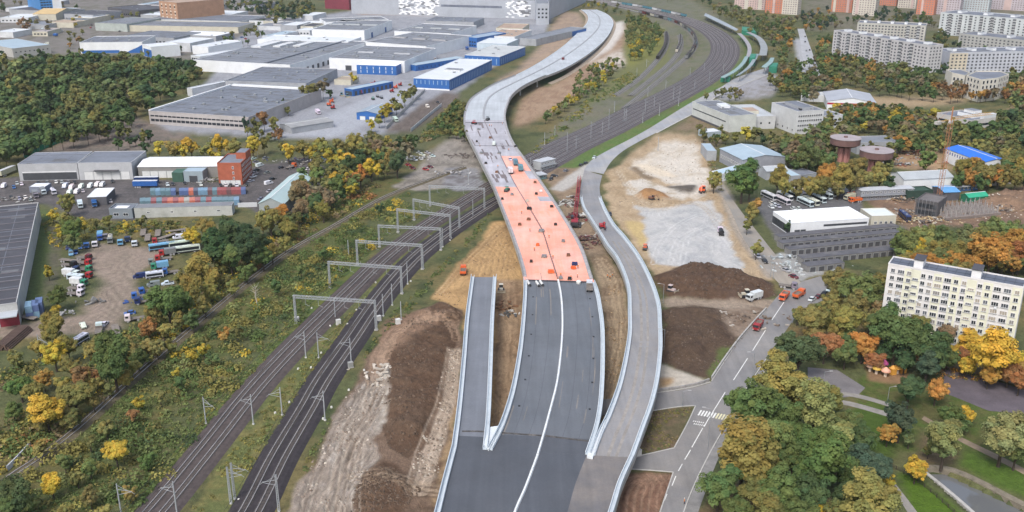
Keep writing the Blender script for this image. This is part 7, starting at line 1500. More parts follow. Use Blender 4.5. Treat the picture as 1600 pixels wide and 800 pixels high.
for x, y, kd, c in ((563,147,'excavator','red'),(568,143,'excavator','red'),(573,139,'excavator','red'),(578,135,'excavator','orange'),(584,132,'excavator','red'),(612,144,'excavator','red'),(618,138,'excavator','orange'),(625,134,'excavator','red'),(514,165,'excavator','orange'),(520,170,'excavator','red'),(518,160,'excavator','orange'),(596,154,'road_roller','grey'),(590,152,'road_roller','grey'),(583,156,'road_roller','green'),(534,150,'bulldozer','teal'),(543,152,'bulldozer','teal'),(497,178,'box_truck','white'),(470,160,'flatbed_truck','black'),(478,162,'flatbed_truck','black'),(486,160,'flatbed_truck','black'),(618,190,'box_truck','white'),(668,168,'van','white'),(684,161,'car','black'),(680,94,'van','white'),(712,74,'box_truck','red'),(720,74,'box_truck','red'),(730,78,'box_truck','blue'),(502,96,'box_truck','white'),(496,97,'box_truck','white')): V(kd, x, y, (12, 8), c, z)
z = 'in the lane of dock doors'
for k in range(9): V('box_truck', 462+k*9.6, 103-k*4.0, (-14, -2), rv.choice(('white','white','silver','blue')), z)
# machines on the deck and on the soil
V('flatbed_truck', 921, 452, (-1, -20), 'white', 'on the asphalt near the salmon coating', HD+.02, label='white cabbed flatbed truck standing on the asphalt near the salmon coating')
for kd, x, y, aim, c, lb in (('road_roller',741,194,(10,2),'red','red paving machine on the bare deck'),('road_roller',762,188,(10,-6),'black','dark roller at the edge of the bare deck'),('van',772,226,(4,-14),'white','white van parked on the bare deck median'),('box_truck',805,257,(-6,-14),'teal','teal truck on the coated deck, the farther of two'),('box_truck',813,266,(-6,-14),'teal','teal truck on the coated deck, the nearer of two'),('box_truck',797,270,(-6,-14),'white','white truck beside the deck median'),('car',797,250,(-6,-10),'white','white car on the deck near the teal trucks'),('road_roller',792,299,(8,-6),'green','dark green roller at the edge of the salmon coating')): V(kd, x, y, aim, c, 'on the deck', HD+.02, label=lb)
V('dump_truck', 724, 427, (2, -20), 'orange', 'on the sand', label='orange dump truck on the sand beside the ramp end'); V('bulldozer', 783, 455, (1, 16), 'pale', 'on the sand', label='pale bulldozer on the sand between ramp and carriageway'); V('excavator', 1097, 300, (-4, 8), 'orange', 'on the platform', label='orange excavator at the far edge of the pale platform', scale=1.25); V('tank_truck', 1126, 366, (-6, -14), 'white', 'on the platform', box='black', label='white and black tank truck on the pale platform'); V('road_roller', 1008, 390, (-4, 10), 'orange', 'on the platform', label='small orange roller on the yellow sand'); V('bulldozer', 1049, 459, (14, 4), 'pale', 'on soil', label='pale bulldozer at the foot of the dark soil heap'); V('bulldozer', 1164, 466, (-14, 1), 'pale', 'on soil', label='pale bulldozer on the track beside the brown heap'); V('excavator', 1018, 312, (8, 2), 'brown', 'on the platform', label='brown excavator digging at the small sand heap', scale=.8)
V('excavator', 941, 356, (6, 10), 'red', 'on the ramp', rh(356)+.02, label='red mobile crane with folded black arm on the ramp'); V('car', 929, 247, (8, -6), 'white', 'on the road', .05, label='white car on the connecting road'); V('car', 908, 259, (8, -5), 'black', 'near the cabins'); V('car', 915, 256, (8, -5), 'black', 'near the cabins'); V('car', 884, 268, (10, -5), 'grey', 'near the cabins'); V('car', 866, 276, (10, 0), 'black', 'near the cabins'); V('car', 861, 281, (-6, 6), 'black', 'near the cabins')
V('car', 953, 336, (2, 8), 'black', 'by ramp', label='black car beside the upper bend of the ramp'); V('van', 880, 93, (8, -6), 'maroon', 'far road', hfar(93)+.05, label='dark red vehicle on the far pale road')
for x, y, c in ((645,264,'maroon'),(638,259,'red'),(665,266,'red'),(672,262,'maroon'),(648,251,'white'),(660,243,'white'),(668,240,'silver'),(655,240,'silver'),(676,245,'white')): V('car', x, y, (12, 3), c, 'on the gravel lot beside the bridge')
# ================================================================ freight trains
def train(label, centre, cols, z0, gap=14.6, h=3.2):
    c = crom(gp(centre), 300); P = [Vector(p) for p in c]; s = np.concatenate([[0], np.cumsum([(P[i+1]-P[i]).length for i in range(299)])]); n = int(s[-1]/gap)
    hop = MB(); hop.profile_y([(-6.2,1.2),(6.2,1.2),(6.6,h+.8),(-6.6,h+.8)], -1.45, 1.45)
    load = MB().box(-6.2, 6.2, -1.25, 1.25, h+.8, h+1.0).mesh('load', mat((.045,.04,.04), .9, .3, .5)); body_ = hop.mesh('wagon_body', PAINT); bog = MB().box(-5.6, -3.2, -1.1, 1.1, .75, 1.25).box(3.2, 5.6, -1.1, 1.1, .75, 1.25).mesh('bogie', CHASSIS)
    for k in range(n):
        u = (k+.5)*gap; x, y = np.interp(u, s, c[:, 0]), np.interp(u, s, c[:, 1]); x2, y2 = np.interp(u+2, s, c[:, 0]), np.interp(u+2, s, c[:, 1])
        t = thing('freight_wagon', '', 'wagon', (x, y, 0), math.atan2(y2-y, x2-x), label); cc = cols[k % len(cols)]
        inst('wagon_body', body_, t, color=CN[cc]); inst('load', load, t); inst('bogie', bog, t); pend(t, cc+' wagon of the '+label, proj((x, y, 2))[0])
train('long freight train on the inner siding', [(1072,93),(1082,80),(1087,66),(1078,50),(1050,34),(1020,26),(995,19)], ['grey','black','grey','pale','black','maroon','grey','teal'], .8)
train('short dark train on the middle siding', [(1027,94),(1036,80),(1041,66),(1041,54)], ['black'], .8)
train('short pale train between the sidings', [(1057,83),(1062,72),(1063,58)], ['pale','silver'], .8)
train('pale train along the top of the yard', [(1072,27),(1040,20),(1000,12),(950,4)], ['teal','silver','white','teal'], .8)
# ================================================================ containers, cabins, crane, site things
cont = MB().box(0, 6.06, 0, 2.44, .02, 2.55)
for k in range(14): cont.box(.2+k*.42, .38+k*.42, -.05, 0, .15, 2.45); cont.box(.2+k*.42, .38+k*.42, 2.44, 2.49, .15, 2.45)
contm = cont.mesh('shell', PAINT); cdoor = MB().box(6.06, 6.12, .1, 1.2, .15, 2.45).box(6.06, 6.12, 1.24, 2.34, .15, 2.45).mesh('door', STEEL)
def container(px, py, aim, col, zone, z=0.0, label=None, s=1.0):
    p = G(px, py); q = G(px+aim[0], py+aim[1]); t = thing('shipping_container', label or '', 'container', (p.x, p.y, z), math.atan2(q.y-p.y, q.x-p.x), 'containers '+zone); t.scale = (s, s, s)
    inst('shell', contm, t, color=tuple(v*.62+.085 for v in CN[col])); inst('door', cdoor, t)
    if not label: pend(t, col+' container '+zone, px)
cols = ['teal','teal','red','teal','red','orange','red','orange','pale','orange','red','teal','red','teal','teal','teal','teal','light blue']
for k in range(18): container(228+k*8.6, 322-k*.1, (0.2, -10), cols[k], 'in the colourful front row of the left yard', 2.6 if False else 0.0, s=1.1)
cols = ['blue','blue','orange','dark blue','light blue','light blue','maroon','teal','red','red','maroon','red','red','blue']
for k in range(14): container(288+k*7.4, 305-k*.12, (0.2, -10), cols[k], 'in the second row before the brick block')
for k in range(5): container(243+k*8, 305, (0.2, -10), ['teal','light blue','teal','teal','blue'][k], 'beside the white tanks of the left yard')
for k, (x, y, c) in enumerate(((53,498,'blue'),(63,496,'light blue'),(69,492,'blue'))): container(x, y, (1, -14), c, 'stacked by the red gate'); container(x, y, (1, -14), 'blue' if k else 'light blue', 'on top of the stack by the red gate', 2.6)
def cabin(px, py, aim, n, label, two=True, col=(.42,.44,.46)):
    p = G(px, py); q = G(px+aim[0], py+aim[1]); t = thing('site_cabin', label, 'cabin', p, math.atan2(q.y-p.y, q.x-p.x)); w = mat(col, .7, .1, .4)
    L = n*2.5
    for lv in range(2 if two else 1):
        MB().box(0, L, 0, 6, lv*2.7+.02, lv*2.7+2.62).obj('cabin_box', w, t); me = win_mesh(1.2, 1.1, TRIMW, 2)
        for k in range(n): inst('window', me, t, (1.25+k*2.5, -.005, lv*2.7+1.0))
    MB().box(-.2, L+.2, -.3, 6.3, 5.36 if two else 2.66, 5.55 if two else 2.85).obj('roof', mat((.45,.47,.50), .6, .1, .3), t); MB().box(-.3, L+.3, -1.2, -.02, 2.6, 2.7).obj('walkway', STEEL, t)
cabin(845, 268, (22, -6), 5, 'two storey grey site cabins beside the viaduct'); cabin(842, 281, (14, -2), 2, 'single teal site cabin below the grey cabins', False, (.20,.32,.34))
cabin(1344, 314, (40, -2), 12, 'long row of grey site cabins with blue windows', True, (.26,.27,.30)); cabin(1490, 300, (26, -2), 6, 'blue site cabins at the edge of the building site', False, (.05,.12,.28))
# red lattice crane lowered along the ramp
t = thing('crawler_crane', 'red crawler crane with its lattice boom laid down beside the ramp', 'crane', G(898, 352), 0); RED = mat((.30,.03,.045), .6, .2, .8); A, B = G(898, 352), G(905, 286); d = B-A; L = d.length; rz = math.atan2(d.y, d.x); t.rotation_euler = (0, 0, rz)
mb = MB()
for sy in (-.9, .9):
    for sz_ in (0, 1.5): mb.bar((0, sy, 2.2+sz_), (L, sy*.7, 3.2+sz_*.8), .12)
n = int(L/1.8)
for k in range(n):
    x0, x1 = L*k/n, L*(k+1)/n; s = 1 if k % 2 else -1
    mb.bar((x0, -.9*s, 2.3), (x1, .9*s, 2.3), .07); mb.bar((x0, -.85*s, 3.8), (x1, .85*s, 3.9), .07); mb.bar((x0, .9, 2.3+(1.4 if s > 0 else 0)), (x1, .9, 2.3+(0 if s > 0 else 1.4)), .07); mb.bar((x0, -.9, 2.3+(1.4 if s > 0 else 0)), (x1, -.9, 2.3+(0 if s > 0 else 1.4)), .07)
mb.obj('boom', RED, t); inst('crawler_track', crawl, t, (-1, -1.1, 0)).scale = (1.8, 1.6, 1.3); MB().box(-4, 2.2, -1.6, 1.6, 1.15, 3.1).obj('turret', RED, t); MB().box(.2, 2.0, .6, 1.9, 3.1, 4.4).obj('cab', GLASS, t); MB().box(-5.2, -4, -1.9, 1.9, 1.2, 2.8).obj('counterweight', DARKMETAL, t)
for k, (x, y) in enumerate(((904,300),(900,322))): MB().box(-2.2, 2.2, -.6, .6, 0, 2.2).obj('boom_trestle', DARKMETAL, t, ((G(x, y)-A).length, 0, 0))
# tower crane over the building site
def tower_crane(px, h, jib, label):
    p = G(*px); q = G(px[0]+jib[0], px[1]+jib[1]); t = thing('tower_crane', label, 'tower crane', p, math.atan2(q.y-p.y, q.x-p.x)); OR = mat((.42,.19,.09), .6, .15, .8); mb = MB()
    for sx in (-.85, .85):
        for sy in (-.85, .85): mb.bar((sx, sy, 0), (sx, sy, h), .09)
    k = 0; z_ = 0
    while z_ < h-1.7:
        s = 1 if k % 2 else -1
        for a, b_ in (((-.85*s,-.85),(.85*s,-.85)), ((-.85*s,.85),(.85*s,.85)), ((-.85,-.85*s),(-.85,.85*s)), ((.85,-.85*s),(.85,.85*s))): mb.bar((*a, z_), (*b_, z_+1.7), .045)
        z_ += 1.7; k += 1
    mb.obj('mast', OR, t); mb = MB(); J = jib[2]
    for sy in (-.6, .6): mb.bar((-11, sy, h+.5), (J, sy, h+.5), .10)
    mb.bar((0, 0, h+1.7), (J, 0, h+1.5), .10)
    for k in range(int(J/1.8)):
        for sy in (-.6, .6): mb.bar((k*1.8, sy, h+.5), (k*1.8+.9, 0, h+1.65), .05); mb.bar((k*1.8+.9, 0, h+1.65), (k*1.8+1.8, sy, h+.5), .05)
    mb.obj('jib', mat((.55,.34,.12), .6, .15, .8), t); mb = MB(); mb.bar((0, 0, h), (0, 0, h+7), .3); mb.bar((0, 0, h+7), (J*.7, 0, h+1.7), .05); mb.bar((0, 0, h+7), (-10, 0, h+.6), .05); mb.obj('apex', OR, t); MB().box(-10.8, -8, -1, 1, h-.9, h+.6).obj('counterweight', CONC, t); MB().box(.6, 2.2, .7, 2.0, h-1.6, h+.2).obj('cab', WWW, t); MB().box(-2.5, 2.5, -2.5, 2.5, -.2, .8).obj('footing', CONC, t)
tower_crane((1464, 328), 46, (30, -6, 30), 'orange lattice tower crane over the building site')
# building site: foundation with columns, half built block, blue and green roofs
t = thing('foundation_slab', 'concrete foundation with stubs of columns on the building site', 'foundation', G(1478, 345)); a = G(1478, 345); b_ = G(1564, 336); d = (b_-a); t.rotation_euler = (0, 0, math.atan2(d.y, d.x)); L = d.length; MB().box(0, L, 0, 16, -.1, 1.2).obj('slab', mat((.20,.17,.155), .9, .2, .4), t)
colm = MB().box(-.3, .3, -.3, .3, 1.2, 4.0).box(-.12, .12, -.12, .12, 4.0, 5.2).mesh('column_stub', mat((.30,.28,.27), .9, .2, .5))
for i in range(12):
    for j in range(4): inst('column_stub', colm, t, (1.2+i*(L-2.4)/11, 1.5+j*4.3, 0))
b = Bld('half_built_block', 'dark half built concrete block with scaffolded side', (1432,312), (1466,318), (1470,306), 8, mat((.10,.095,.10), .9, .2, .3), mat((.15,.14,.14), .9, .2, .3)); b.windows('F', 7, 2, 1.2, 3.4, 2.2, 2.2, joined=DOORD)
for k in range(6): b.box('scaffold_pole', k/6, k/6+.006, -.12, -.10, 0, 9.5, STEEL)
Bld('shelter', 'small bright blue and white roofed shelter on the building site', (1476,301), (1500,300), (1492,290), 4.5, WDARK, mat((.12,.32,.60), .5, .1, .3), 'gable', cat='shelter', rise=1.2)
Bld('shelter', 'vivid green tarpaulin shelter on the building site', (1514,309), (1544,306), (1546,300), 3.2, mat((.02,.16,.09), .7, .15, .3), mat((.03,.32,.19), .6, .1, .3), 'gable', cat='shelter', rise=1.4)
Bld('net_stack', 'dark green netted stack beside the white gabled hall', (1420,300), (1458,298), (1456,291), 4.5, mat((.03,.06,.045), .8, .2, .4), mat((.035,.075,.055), .8, .2, .4), cat='stack')
def wallrun(name, label, px, h, th, m, cat='fence', post=None, panel=None):
    c = curve_px(px, max(12, len(px)*4)); t = thing(name, label, cat, tuple(c[0])); o = np.array(c[0]); P = [Vector(p-o) for p in c]
    MB().sweep(P, [(-th/2, 0), (-th/2, h), (th/2, h), (th/2, 0)][::-1]).obj('panel_run', m, t)
    if post:
        s = np.concatenate([[0], np.cumsum([(P[i+1]-P[i]).length for i in range(len(P)-1)])]); me = MB().box(-.12, .12, -.12, .12, -.1, h+.15).mesh('post', STEEL); Q = np.array([list(p) for p in P])
        for u in np.arange(0, s[-1], post): inst('post', me, t, (np.interp(u, s, Q[:, 0]), np.interp(u, s, Q[:, 1]), 0))
    return t
wallrun('site_fence', 'brown site fence behind the blue cabins at the right', [(1502,288),(1545,285),(1640,275)], 3.0, .1, mat((.07,.05,.05), .8, .2, .3), post=4)
wallrun('site_fence', 'pale concrete fence along the building site', [(1535,292),(1580,287),(1640,282)], 2.2, .15, mat((.33,.30,.29), .85, .15, .3), post=4)
wallrun('green_fence', 'bright green sheet fence at the edge of the wood', [(38,247),(62,236),(95,222),(132,206)], 3.2, .1, mat((.015,.22,.12), .6, .12, .3), post=6)
wallrun('wall', 'white lot wall beside the dark lot', [(642,206),(668,184),(690,166)], 2.4, .2, WW, 'wall', post=6); wallrun('wall', 'grey lot wall along the yellow trees', [(604,202),(634,172),(664,143)], 2.4, .2, CONC, 'wall', post=6)
wallrun('wall', 'concrete yard wall beside the teal roofed barn', [(470,318),(495,295),(522,272)], 2.6, .2, mat((.45,.44,.40), .85, .12, .3), 'wall', post=5)
wallrun('wall', 'low pale wall right of the long grey building', [(372,324),(402,323)], 2.4, .2, WW, 'wall')
wallrun('sports_fence', 'thin mesh fence behind the sports court', [(1476,574),(1540,588),(1640,618)], 2.6, .04, mat((.20,.19,.15), .9, .2, .4), post=4)
wallrun('wall', 'concrete block barrier along the soil heap and street', [(1112,592),(1132,562),(1155,531),(1180,502),(1197,484)], 1.0, .5, CONC, 'wall', post=6)
wallrun('wall', 'black and white block barrier before the pale slab', [(1026,612),(1062,607),(1092,601),(1108,595)], .9, .5, mat((.30,.29,.28), .85, .3, .8), 'wall', post=3)
# canal fence
c = curve_px([(1388,728),(1420,745),(1452,768),(1490,802),(1520,830)], 60); t = thing('canal_fence', 'dark post and rail fence along the canal path', 'fence', tuple(c[0])); o = np.array(c[0]); dm = mat((.055,.04,.035), .8, .2, .5); pm = MB().box(-.07, .07, -.07, .07, -.1, 1.3).mesh('post', dm)
P = [Vector(p-o) for p in c]; s = np.concatenate([[0], np.cumsum([(P[i+1]-P[i]).length for i in range(59)])]); Q = np.array([list(p) for p in P])
for u in np.arange(0, s[-1], 2.4): inst('post', pm, t, (np.interp(u, s, Q[:, 0]), np.interp(u, s, Q[:, 1]), 0))
for z_ in (.45, .8, 1.15): MB().sweep([p+Vector((0, 0, z_)) for p in P], [(-.04, 0), (-.04, .07), (.04, .07), (.04, 0)][::-1]).obj('rail', dm, t)
# lamps and poles
def lamp(px, h, aim, label):
    p = G(*px); q = G(px[0]+aim[0], px[1]+aim[1]); t = thing('street_lamp', label, 'street lamp', p, math.atan2(q.y-p.y, q.x-p.x)); MB().bar((0, 0, 0), (0, 0, h), .11, n=8, r2=.07).obj('pole', STEEL, t); MB().box(1.5, 2.5, -.16, .16, h+.28, h+.42).obj('lamp_head', mat((.4,.4,.4), .5, .1, .5), MB().bar((0, 0, h), (1.8, 0, h+.35), .06, n=6).obj('arm', STEEL, t))
for px, h, aim, lb in (((1106,702),13,(-10,-1),'tall street lamp beside the zebra crossing'),((1036,474),8,(-10,0),'slim lamp right of the curved ramp, upper'),((1037,548),8,(-10,0),'slim lamp right of the curved ramp, lower'),((1066,634),5,(10,0),'short lamp by the side street corner'),((1176,590),9,(-10,0),'street lamp at the park edge up the street'),((1285,612),7,(10,0),'lamp on the dark plaza in the park'),((1386,632),6,(10,0),'thin lamp beside the lawn paths'),((1208,436),9,(10,2),'lamp pole at the end of the muddy lane'),((1204,432),9,(-10,2),'second lamp pole at the end of the muddy lane'),((328,243),11,(10,0),'pole behind the long white hall'),((403,248),12,(10,0),'pole right of the red brick block'),((483,245),11,(10,0),'pole behind the scrap piles')): lamp(px, h, aim, lb)
# people (one skinned body, copied)
def person_mesh():
    J = [((0,0,.92),.15),((0,0,1.15),.16),((0,0,1.38),.17),((0,0,1.50),.07),((.02,0,1.62),.105),((.02,0,1.74),.085),((0,.2,1.42),.07),((.04,.27,1.15),.055),((.14,.25,.92),.045),((0,-.2,1.42),.07),((-.02,-.27,1.15),.055),((.08,-.26,.90),.045),((0,.1,.86),.105),((.05,.11,.48),.075),((.02,.11,.08),.06),((.16,.12,.03),.05),((0,-.1,.86),.105),((-.06,-.11,.48),.075),((-.12,-.11,.08),.06),((.02,-.12,.03),.05)]
    E = [(0,1),(1,2),(2,3),(3,4),(4,5),(2,6),(6,7),(7,8),(2,9),(9,10),(10,11),(0,12),(12,13),(13,14),(14,15),(0,16),(16,17),(17,18),(18,19)]
    me = bpy.data.meshes.new('person_skel'); me.from_pydata([j[0] for j in J], E, []); o = bpy.data.objects.new('person_skel', me); COL.objects.link(o); md = o.modifiers.new('skin', 'SKIN')
    for i, (p, r) in enumerate(J): me.skin_vertices[0].data[i].radius = (r, r); me.skin_vertices[0].data[i].use_root = (i == 0)
    o.modifiers.new('sub', 'SUBSURF').levels = 1
    dg = bpy.context.evaluated_depsgraph_get(); r = bpy.data.meshes.new_from_object(o.evaluated_get(dg)); bpy.data.objects.remove(o); r.materials.clear()
    hv, tr, sk = mat((.62,.20,.04), .8, .1, 2), mat((.03,.035,.06), .8, .1, 2), mat((.55,.36,.27), .7, .05, 2)
    for m in (tr, hv, sk): r.materials.append(m)
    for p in r.polygons: zc = p.center.z; p.material_index = 0 if zc < .92 else (1 if zc < 1.53 else 2)
    return r
PM = person_mesh(); HAT = MB().cyl(.02, 0, 1.74, 1.86, .13, 0, 10, .09).mesh('hard_hat', mat((.75,.74,.70), .5, .05, 2))
for x, y, h, lb in ((949,434,0,'leftmost of three workers on the dirt between the ramps'),(953,436,0,'middle of three workers on the dirt between the ramps'),(957,433,0,'rightmost of three workers on the dirt between the ramps'),(765,198,HD,'worker left of another on the bare deck'),(768,198,HD,'worker right of another on the bare deck'),(785,195,HD,'worker alone near the right edge of the bare deck'),(902,434,HD,'worker at the right part of the coating edge'),(892,436,HD,'worker near the coating edge beside the white bag'),(876,432,HD,'worker standing at the coating edge by the median'),(903,420,HD,'worker on the salmon coating beside the blue crate'),(864,404,HD,'worker on the salmon coating beside the dark pallet'),(828,362,HD,'worker halfway up the salmon coating'),(835,392,HD,'worker left of the studs on the coating'),(815,334,HD,'worker on the upper left coating'),(858,372,HD,'worker right of the studs on the coating'),(778,262,HD,'worker near the lower end of the bare deck'),(750,230,HD,'worker at the left of the bare deck'),(795,236,HD,'worker right of the white van on the deck'),(1069,788,0,'person in orange on the pavement at the bottom')):
    p = G(x, y, h); t = tag(inst('person', PM, None, (p.x, p.y, h+(.1 if y > 700 else .02)), random.uniform(0, 6.28)), lb+' in orange vest', 'person', 'workers on the site'); inst('hard_hat', HAT, t)
# stores on the deck
def pallet(px, py, col, label, h=HD, s=1.0, hh=1.0):
    p = G(px, py, h); t = thing('pallet', label, 'pallet', (p.x, p.y, h+.02), random.uniform(-.2, .2)); mb = MB()
    for k in range(5): mb.box(-.9*s, .9*s, (-.9+k*.42)*s, (-.62+k*.42)*s, .14, .2)
    for k in (-.8, 0, .7): mb.box(k*s, (k+.12)*s, -.9*s, .9*s, 0, .14)
    mb.obj('board_base', mat((.30,.20,.12), .9, .2, 1), t); MB().box(-.8*s, .8*s, -.8*s, .8*s, .2, hh).box(-.5*s, .3*s, -.7*s, .2*s, hh, hh+.25).obj('goods', mat(CN[col], .6, .2, .8), t)
for x, y, c, lb, s in ((898,414,'dark blue','blue crate on a pallet on the salmon coating',1.4),(896,420,'orange','orange drums beside the blue crate',1.1),(861,426,'orange','orange pallet load near the coating edge',1.4),(850,402,'grey','dark pallet load left of the median dots',1.3),(846,362,'grey','dark stack beside the median halfway up the coating',1.5),(827,327,'black','black stack on the upper salmon coating',1.4),(826,344,'brown','small brown stack on the coating',1.0),(838,304,'black','small black bin on the upper coating',.8),(824,315,'pale','pale bundle near the median',.9),(862,324,'black','dark bin at the right edge of the coating',.9),(876,436,'grey','grey tools by the median start',.9),(890,437,'black','black tool box at the coating edge',.9),(748,203,'grey','grey bundle left on the bare deck',1.2),(745,222,'black','black bin on the bare deck left side',.7),(806,230,'black','dark bundle on the bare deck right side',1.2),(752,240,'grey','scattered grey bundle on the bare deck',1.1),(812,352,'brown','brown boards stack on the coated left carriageway',.9),(840,384,'orange','orange drum stack on the coated left carriageway',.8),(880,378,'grey','grey tool cart on the coated right carriageway',.9),(868,352,'black','black roll stack on the coated right carriageway',.8),(836,286,'brown','brown crate on the upper coated carriageway',.9),(845,300,'white','white bag pile on the upper coated carriageway',.9),(800,305,'grey','grey bundle at the upper left of the coating',.9),(785,312,'black','black bin at the left coating edge',.7),(888,400,'brown','brown board stack near the blue crate',.9),(830,410,'black','small dark bin on the left coating',.7),(766,216,'brown','brown crates on the bare deck by the median',1.0),(780,240,'grey','grey crate pile in the middle of the bare deck',1.1),(759,256,'black','dark crate at the left of the bare deck',.9),(776,270,'brown','brown bundle at the lower bare deck',.9)): pallet(x, y, c, lb, s=s)
for x, y, lb in ((826,444,'leftmost white membrane roll at the asphalt start'),(840,445,'middle white membrane roll at the asphalt start'),(846,444,'right white membrane roll at the asphalt start')):
    p = G(x, y, HD); t = thing('membrane_roll', lb, 'roll', (p.x, p.y, HD+.02), math.radians(-78)); MB().bar((-2.2, 0, .5), (2.0, 0, .5), .48, n=12).obj('roll', mat((.62,.62,.60), .7, .1, .6), t); MB().bar((2.0, 0, .5), (2.7, 0, .5), .5, n=12).obj('roll_end', DARKMETAL, t)
p = G(904, 443, HD); t = thing('bulk_bag', 'round white bulk bag on the asphalt beside the truck', 'bag', (p.x, p.y, HD+.02)); MB().cyl(0, 0, 0, .9, .8, 0, 12, 1.0).cyl(0, 0, .9, 1.3, 1.0, 0, 12, .5).obj('bag', mat((.70,.69,.66), .8, .1, .8), t)
for k, (x, y, m) in enumerate(((862,425,0),(858,411,0),(854,394,0))): pass
# barrels of the median: dotted studs
studs = MB().cyl(0, 0, 0, .55, .22, 0, 8).mesh('stud', mat((.20,.12,.11), .8, .2, 1))
t = thing('stud_row', 'dotted row of dark studs along the coated median', 'studs', (0, 0, 0))
cm = crom(gp([(871,436,HD),(860,400,HD),(847,360,HD),(838,344,HD),(830,330,HD)]), 34)
for q in cm: inst('stud', studs, t, (q[0], q[1], HD+.16))
# heaps of scrap, rubble, pipes
LASTHEAP = [None]
def heap(px, py, w, d, n, cols, label, name='scrap_heap', seed=1, sz=(.3, 1.1), cat='heap'):
    p = G(px, py); r = random.Random(seed); t = thing(name, label, cat, (p.x, p.y, 0)); LASTHEAP[0] = t; mbs = {}
    for k in range(n):
        x, y = r.gauss(0, w*.3), r.gauss(0, d*.3); z_ = max(0, 1.6*(1-(2*x/w)**2-(2*y/d)**2))*r.uniform(.1, 1); s = r.uniform(*sz); a = r.uniform(0, 3.14); c = r.choice(cols); mb = mbs.setdefault(c, MB()); i = len(mb.v); mb.box(-s, s, -s*.4, s*.4, 0, s*.5); ca, sa = math.cos(a), math.sin(a); ti = r.uniform(-.4, .4)
        for j in range(i, len(mb.v)): vx, vy, vz = mb.v[j]; mb.v[j] = (x+vx*ca-vy*sa, y+vx*sa+vy*ca, max(-.1, z_+vz+vx*ti))
    for c, mb in mbs.items(): mb.obj('scrap', mat(c, .8, .25, .8), t, kind='stuff')
GRY = [(.30,.30,.30), (.45,.45,.44), (.12,.12,.12), (.22,.2,.18)]
for a in ((484,254,38,14,90,GRY,'pale grey scrap heap behind the parked white cars',2),(507,249,14,8,40,[(.05,.25,.45),(.12,.40,.55)],'blue tarpaulined scrap at the yard corner',3),(468,252,20,9,40,[(.05,.05,.12),(.1,.1,.12),(.3,.2,.15)],'dark scrap heap next to the orange truck',4),(487,288,22,16,70,[(.3,.25,.22),(.2,.18,.17),(.45,.42,.4)],'brown scrap heap behind the teal barn',5),(325,283,14,8,50,GRY,'steel scrap piled against the brick block',6),(25,312,22,10,40,GRY,'jumbled scrap at the left yard edge',7),(1247,418,26,12,70,[(.42,.46,.46),(.35,.38,.38),(.5,.52,.52)],'pale rubble and sheet heap at the junction',8),(1232,404,18,9,40,[(.5,.56,.58),(.3,.32,.33)],'pale sheet scrap near the garages',9),(886,318,14,12,60,[(.12,.11,.1),(.3,.28,.25),(.5,.5,.48)],'stacked steel and formwork left of the red crane',10),(912,378,16,20,80,[(.13,.05,.05),(.07,.05,.05),(.2,.12,.09)],'rust red steel heap below the crane',11),(900,340,9,12,40,[(.2,.03,.04),(.08,.05,.05)],'red crane sections stacked on the ground',12),(1440,345,30,10,70,[(.30,.2,.1),(.42,.33,.2),(.2,.14,.09),(.5,.45,.3)],'timber and formwork heap on the building site',13),(1455,335,22,8,40,[(.18,.15,.13),(.3,.25,.2)],'dark timber heap by the half built block',14),(1150,500,34,18,70,[(.22,.17,.13),(.16,.12,.09),(.42,.38,.33)],'heap of branches and debris on the brown soil',15),(720,245,16,10,50,[(.12,.10,.09),(.25,.22,.2)],'dark debris under the viaduct edge',16),(706,272,22,8,40,[(.42,.42,.42),(.2,.2,.21),(.3,.28,.26)],'grey rubble under the viaduct',17),(650,248,20,8,40,[(.45,.45,.44),(.3,.3,.3)],'pale scrap on the gravel lot',18),(600,585,12,16,40,[(.55,.5,.43),(.45,.4,.34)],'pale broken concrete on the trampled soil',19),(222,470,9,5,30,[(.04,.09,.28),(.1,.1,.12)],'blue wrecked parts on the truck lot',20),(104,490,5,4,14,[(.3,.3,.3),(.4,.4,.4)],'grey concrete ring pieces beside the lot',21),(1430,238,20,6,40,[(.24,.09,.06),(.3,.14,.09)],'red brick rubble before the water towers',22),(1408,258,16,6,40,GRY,'grey slabs stacked by the water towers',23),(146,472,7,5,20,[(.25,.25,.25),(.15,.15,.15)],'grey machine parts on the truck lot',24),(783,478,10,8,26,[(.22,.12,.07),(.3,.2,.12)],'brown steel plates on the sand strip',25),(795,490,6,5,16,[(.55,.53,.5),(.1,.1,.1)],'pale and black waste beside the carriageway',26)): heap(*a[:7], seed=a[7])
rq = random.Random(8)
for k in range(14):
    x, y = rq.uniform(1400, 1590), rq.uniform(300, 350); heap(x, y, rq.uniform(8, 18), rq.uniform(4, 9), 34, [(.30,.21,.13),(.15,.12,.1),(.42,.38,.33),(.1,.09,.09)], '', seed=60+k); pend(COL.objects[-1] if False else LASTHEAP[0], 'mixed timber and steel stack on the building site', x)
for k in range(10):
    x, y = rq.uniform(872, 915), rq.uniform(300, 396); x = 868+(y-296)*.52+rq.uniform(4, 30); heap(x, y, rq.uniform(4, 8), rq.uniform(4, 8), 22, [(.2,.04,.05),(.12,.1,.09),(.3,.27,.24),(.5,.5,.48)], '', seed=90+k); pend(LASTHEAP[0], 'small steel stack in the strip beside the red crane', x)
for k in range(12):
    x, y = rq.uniform(1390, 1480), rq.uniform(236, 262); heap(x, y, rq.uniform(5, 10), 5, 16, [(.36,.25,.15),(.25,.1,.07),(.3,.3,.3)], '', seed=120+k); pend(LASTHEAP[0], 'brick or timber stack on the tan clearing', x)
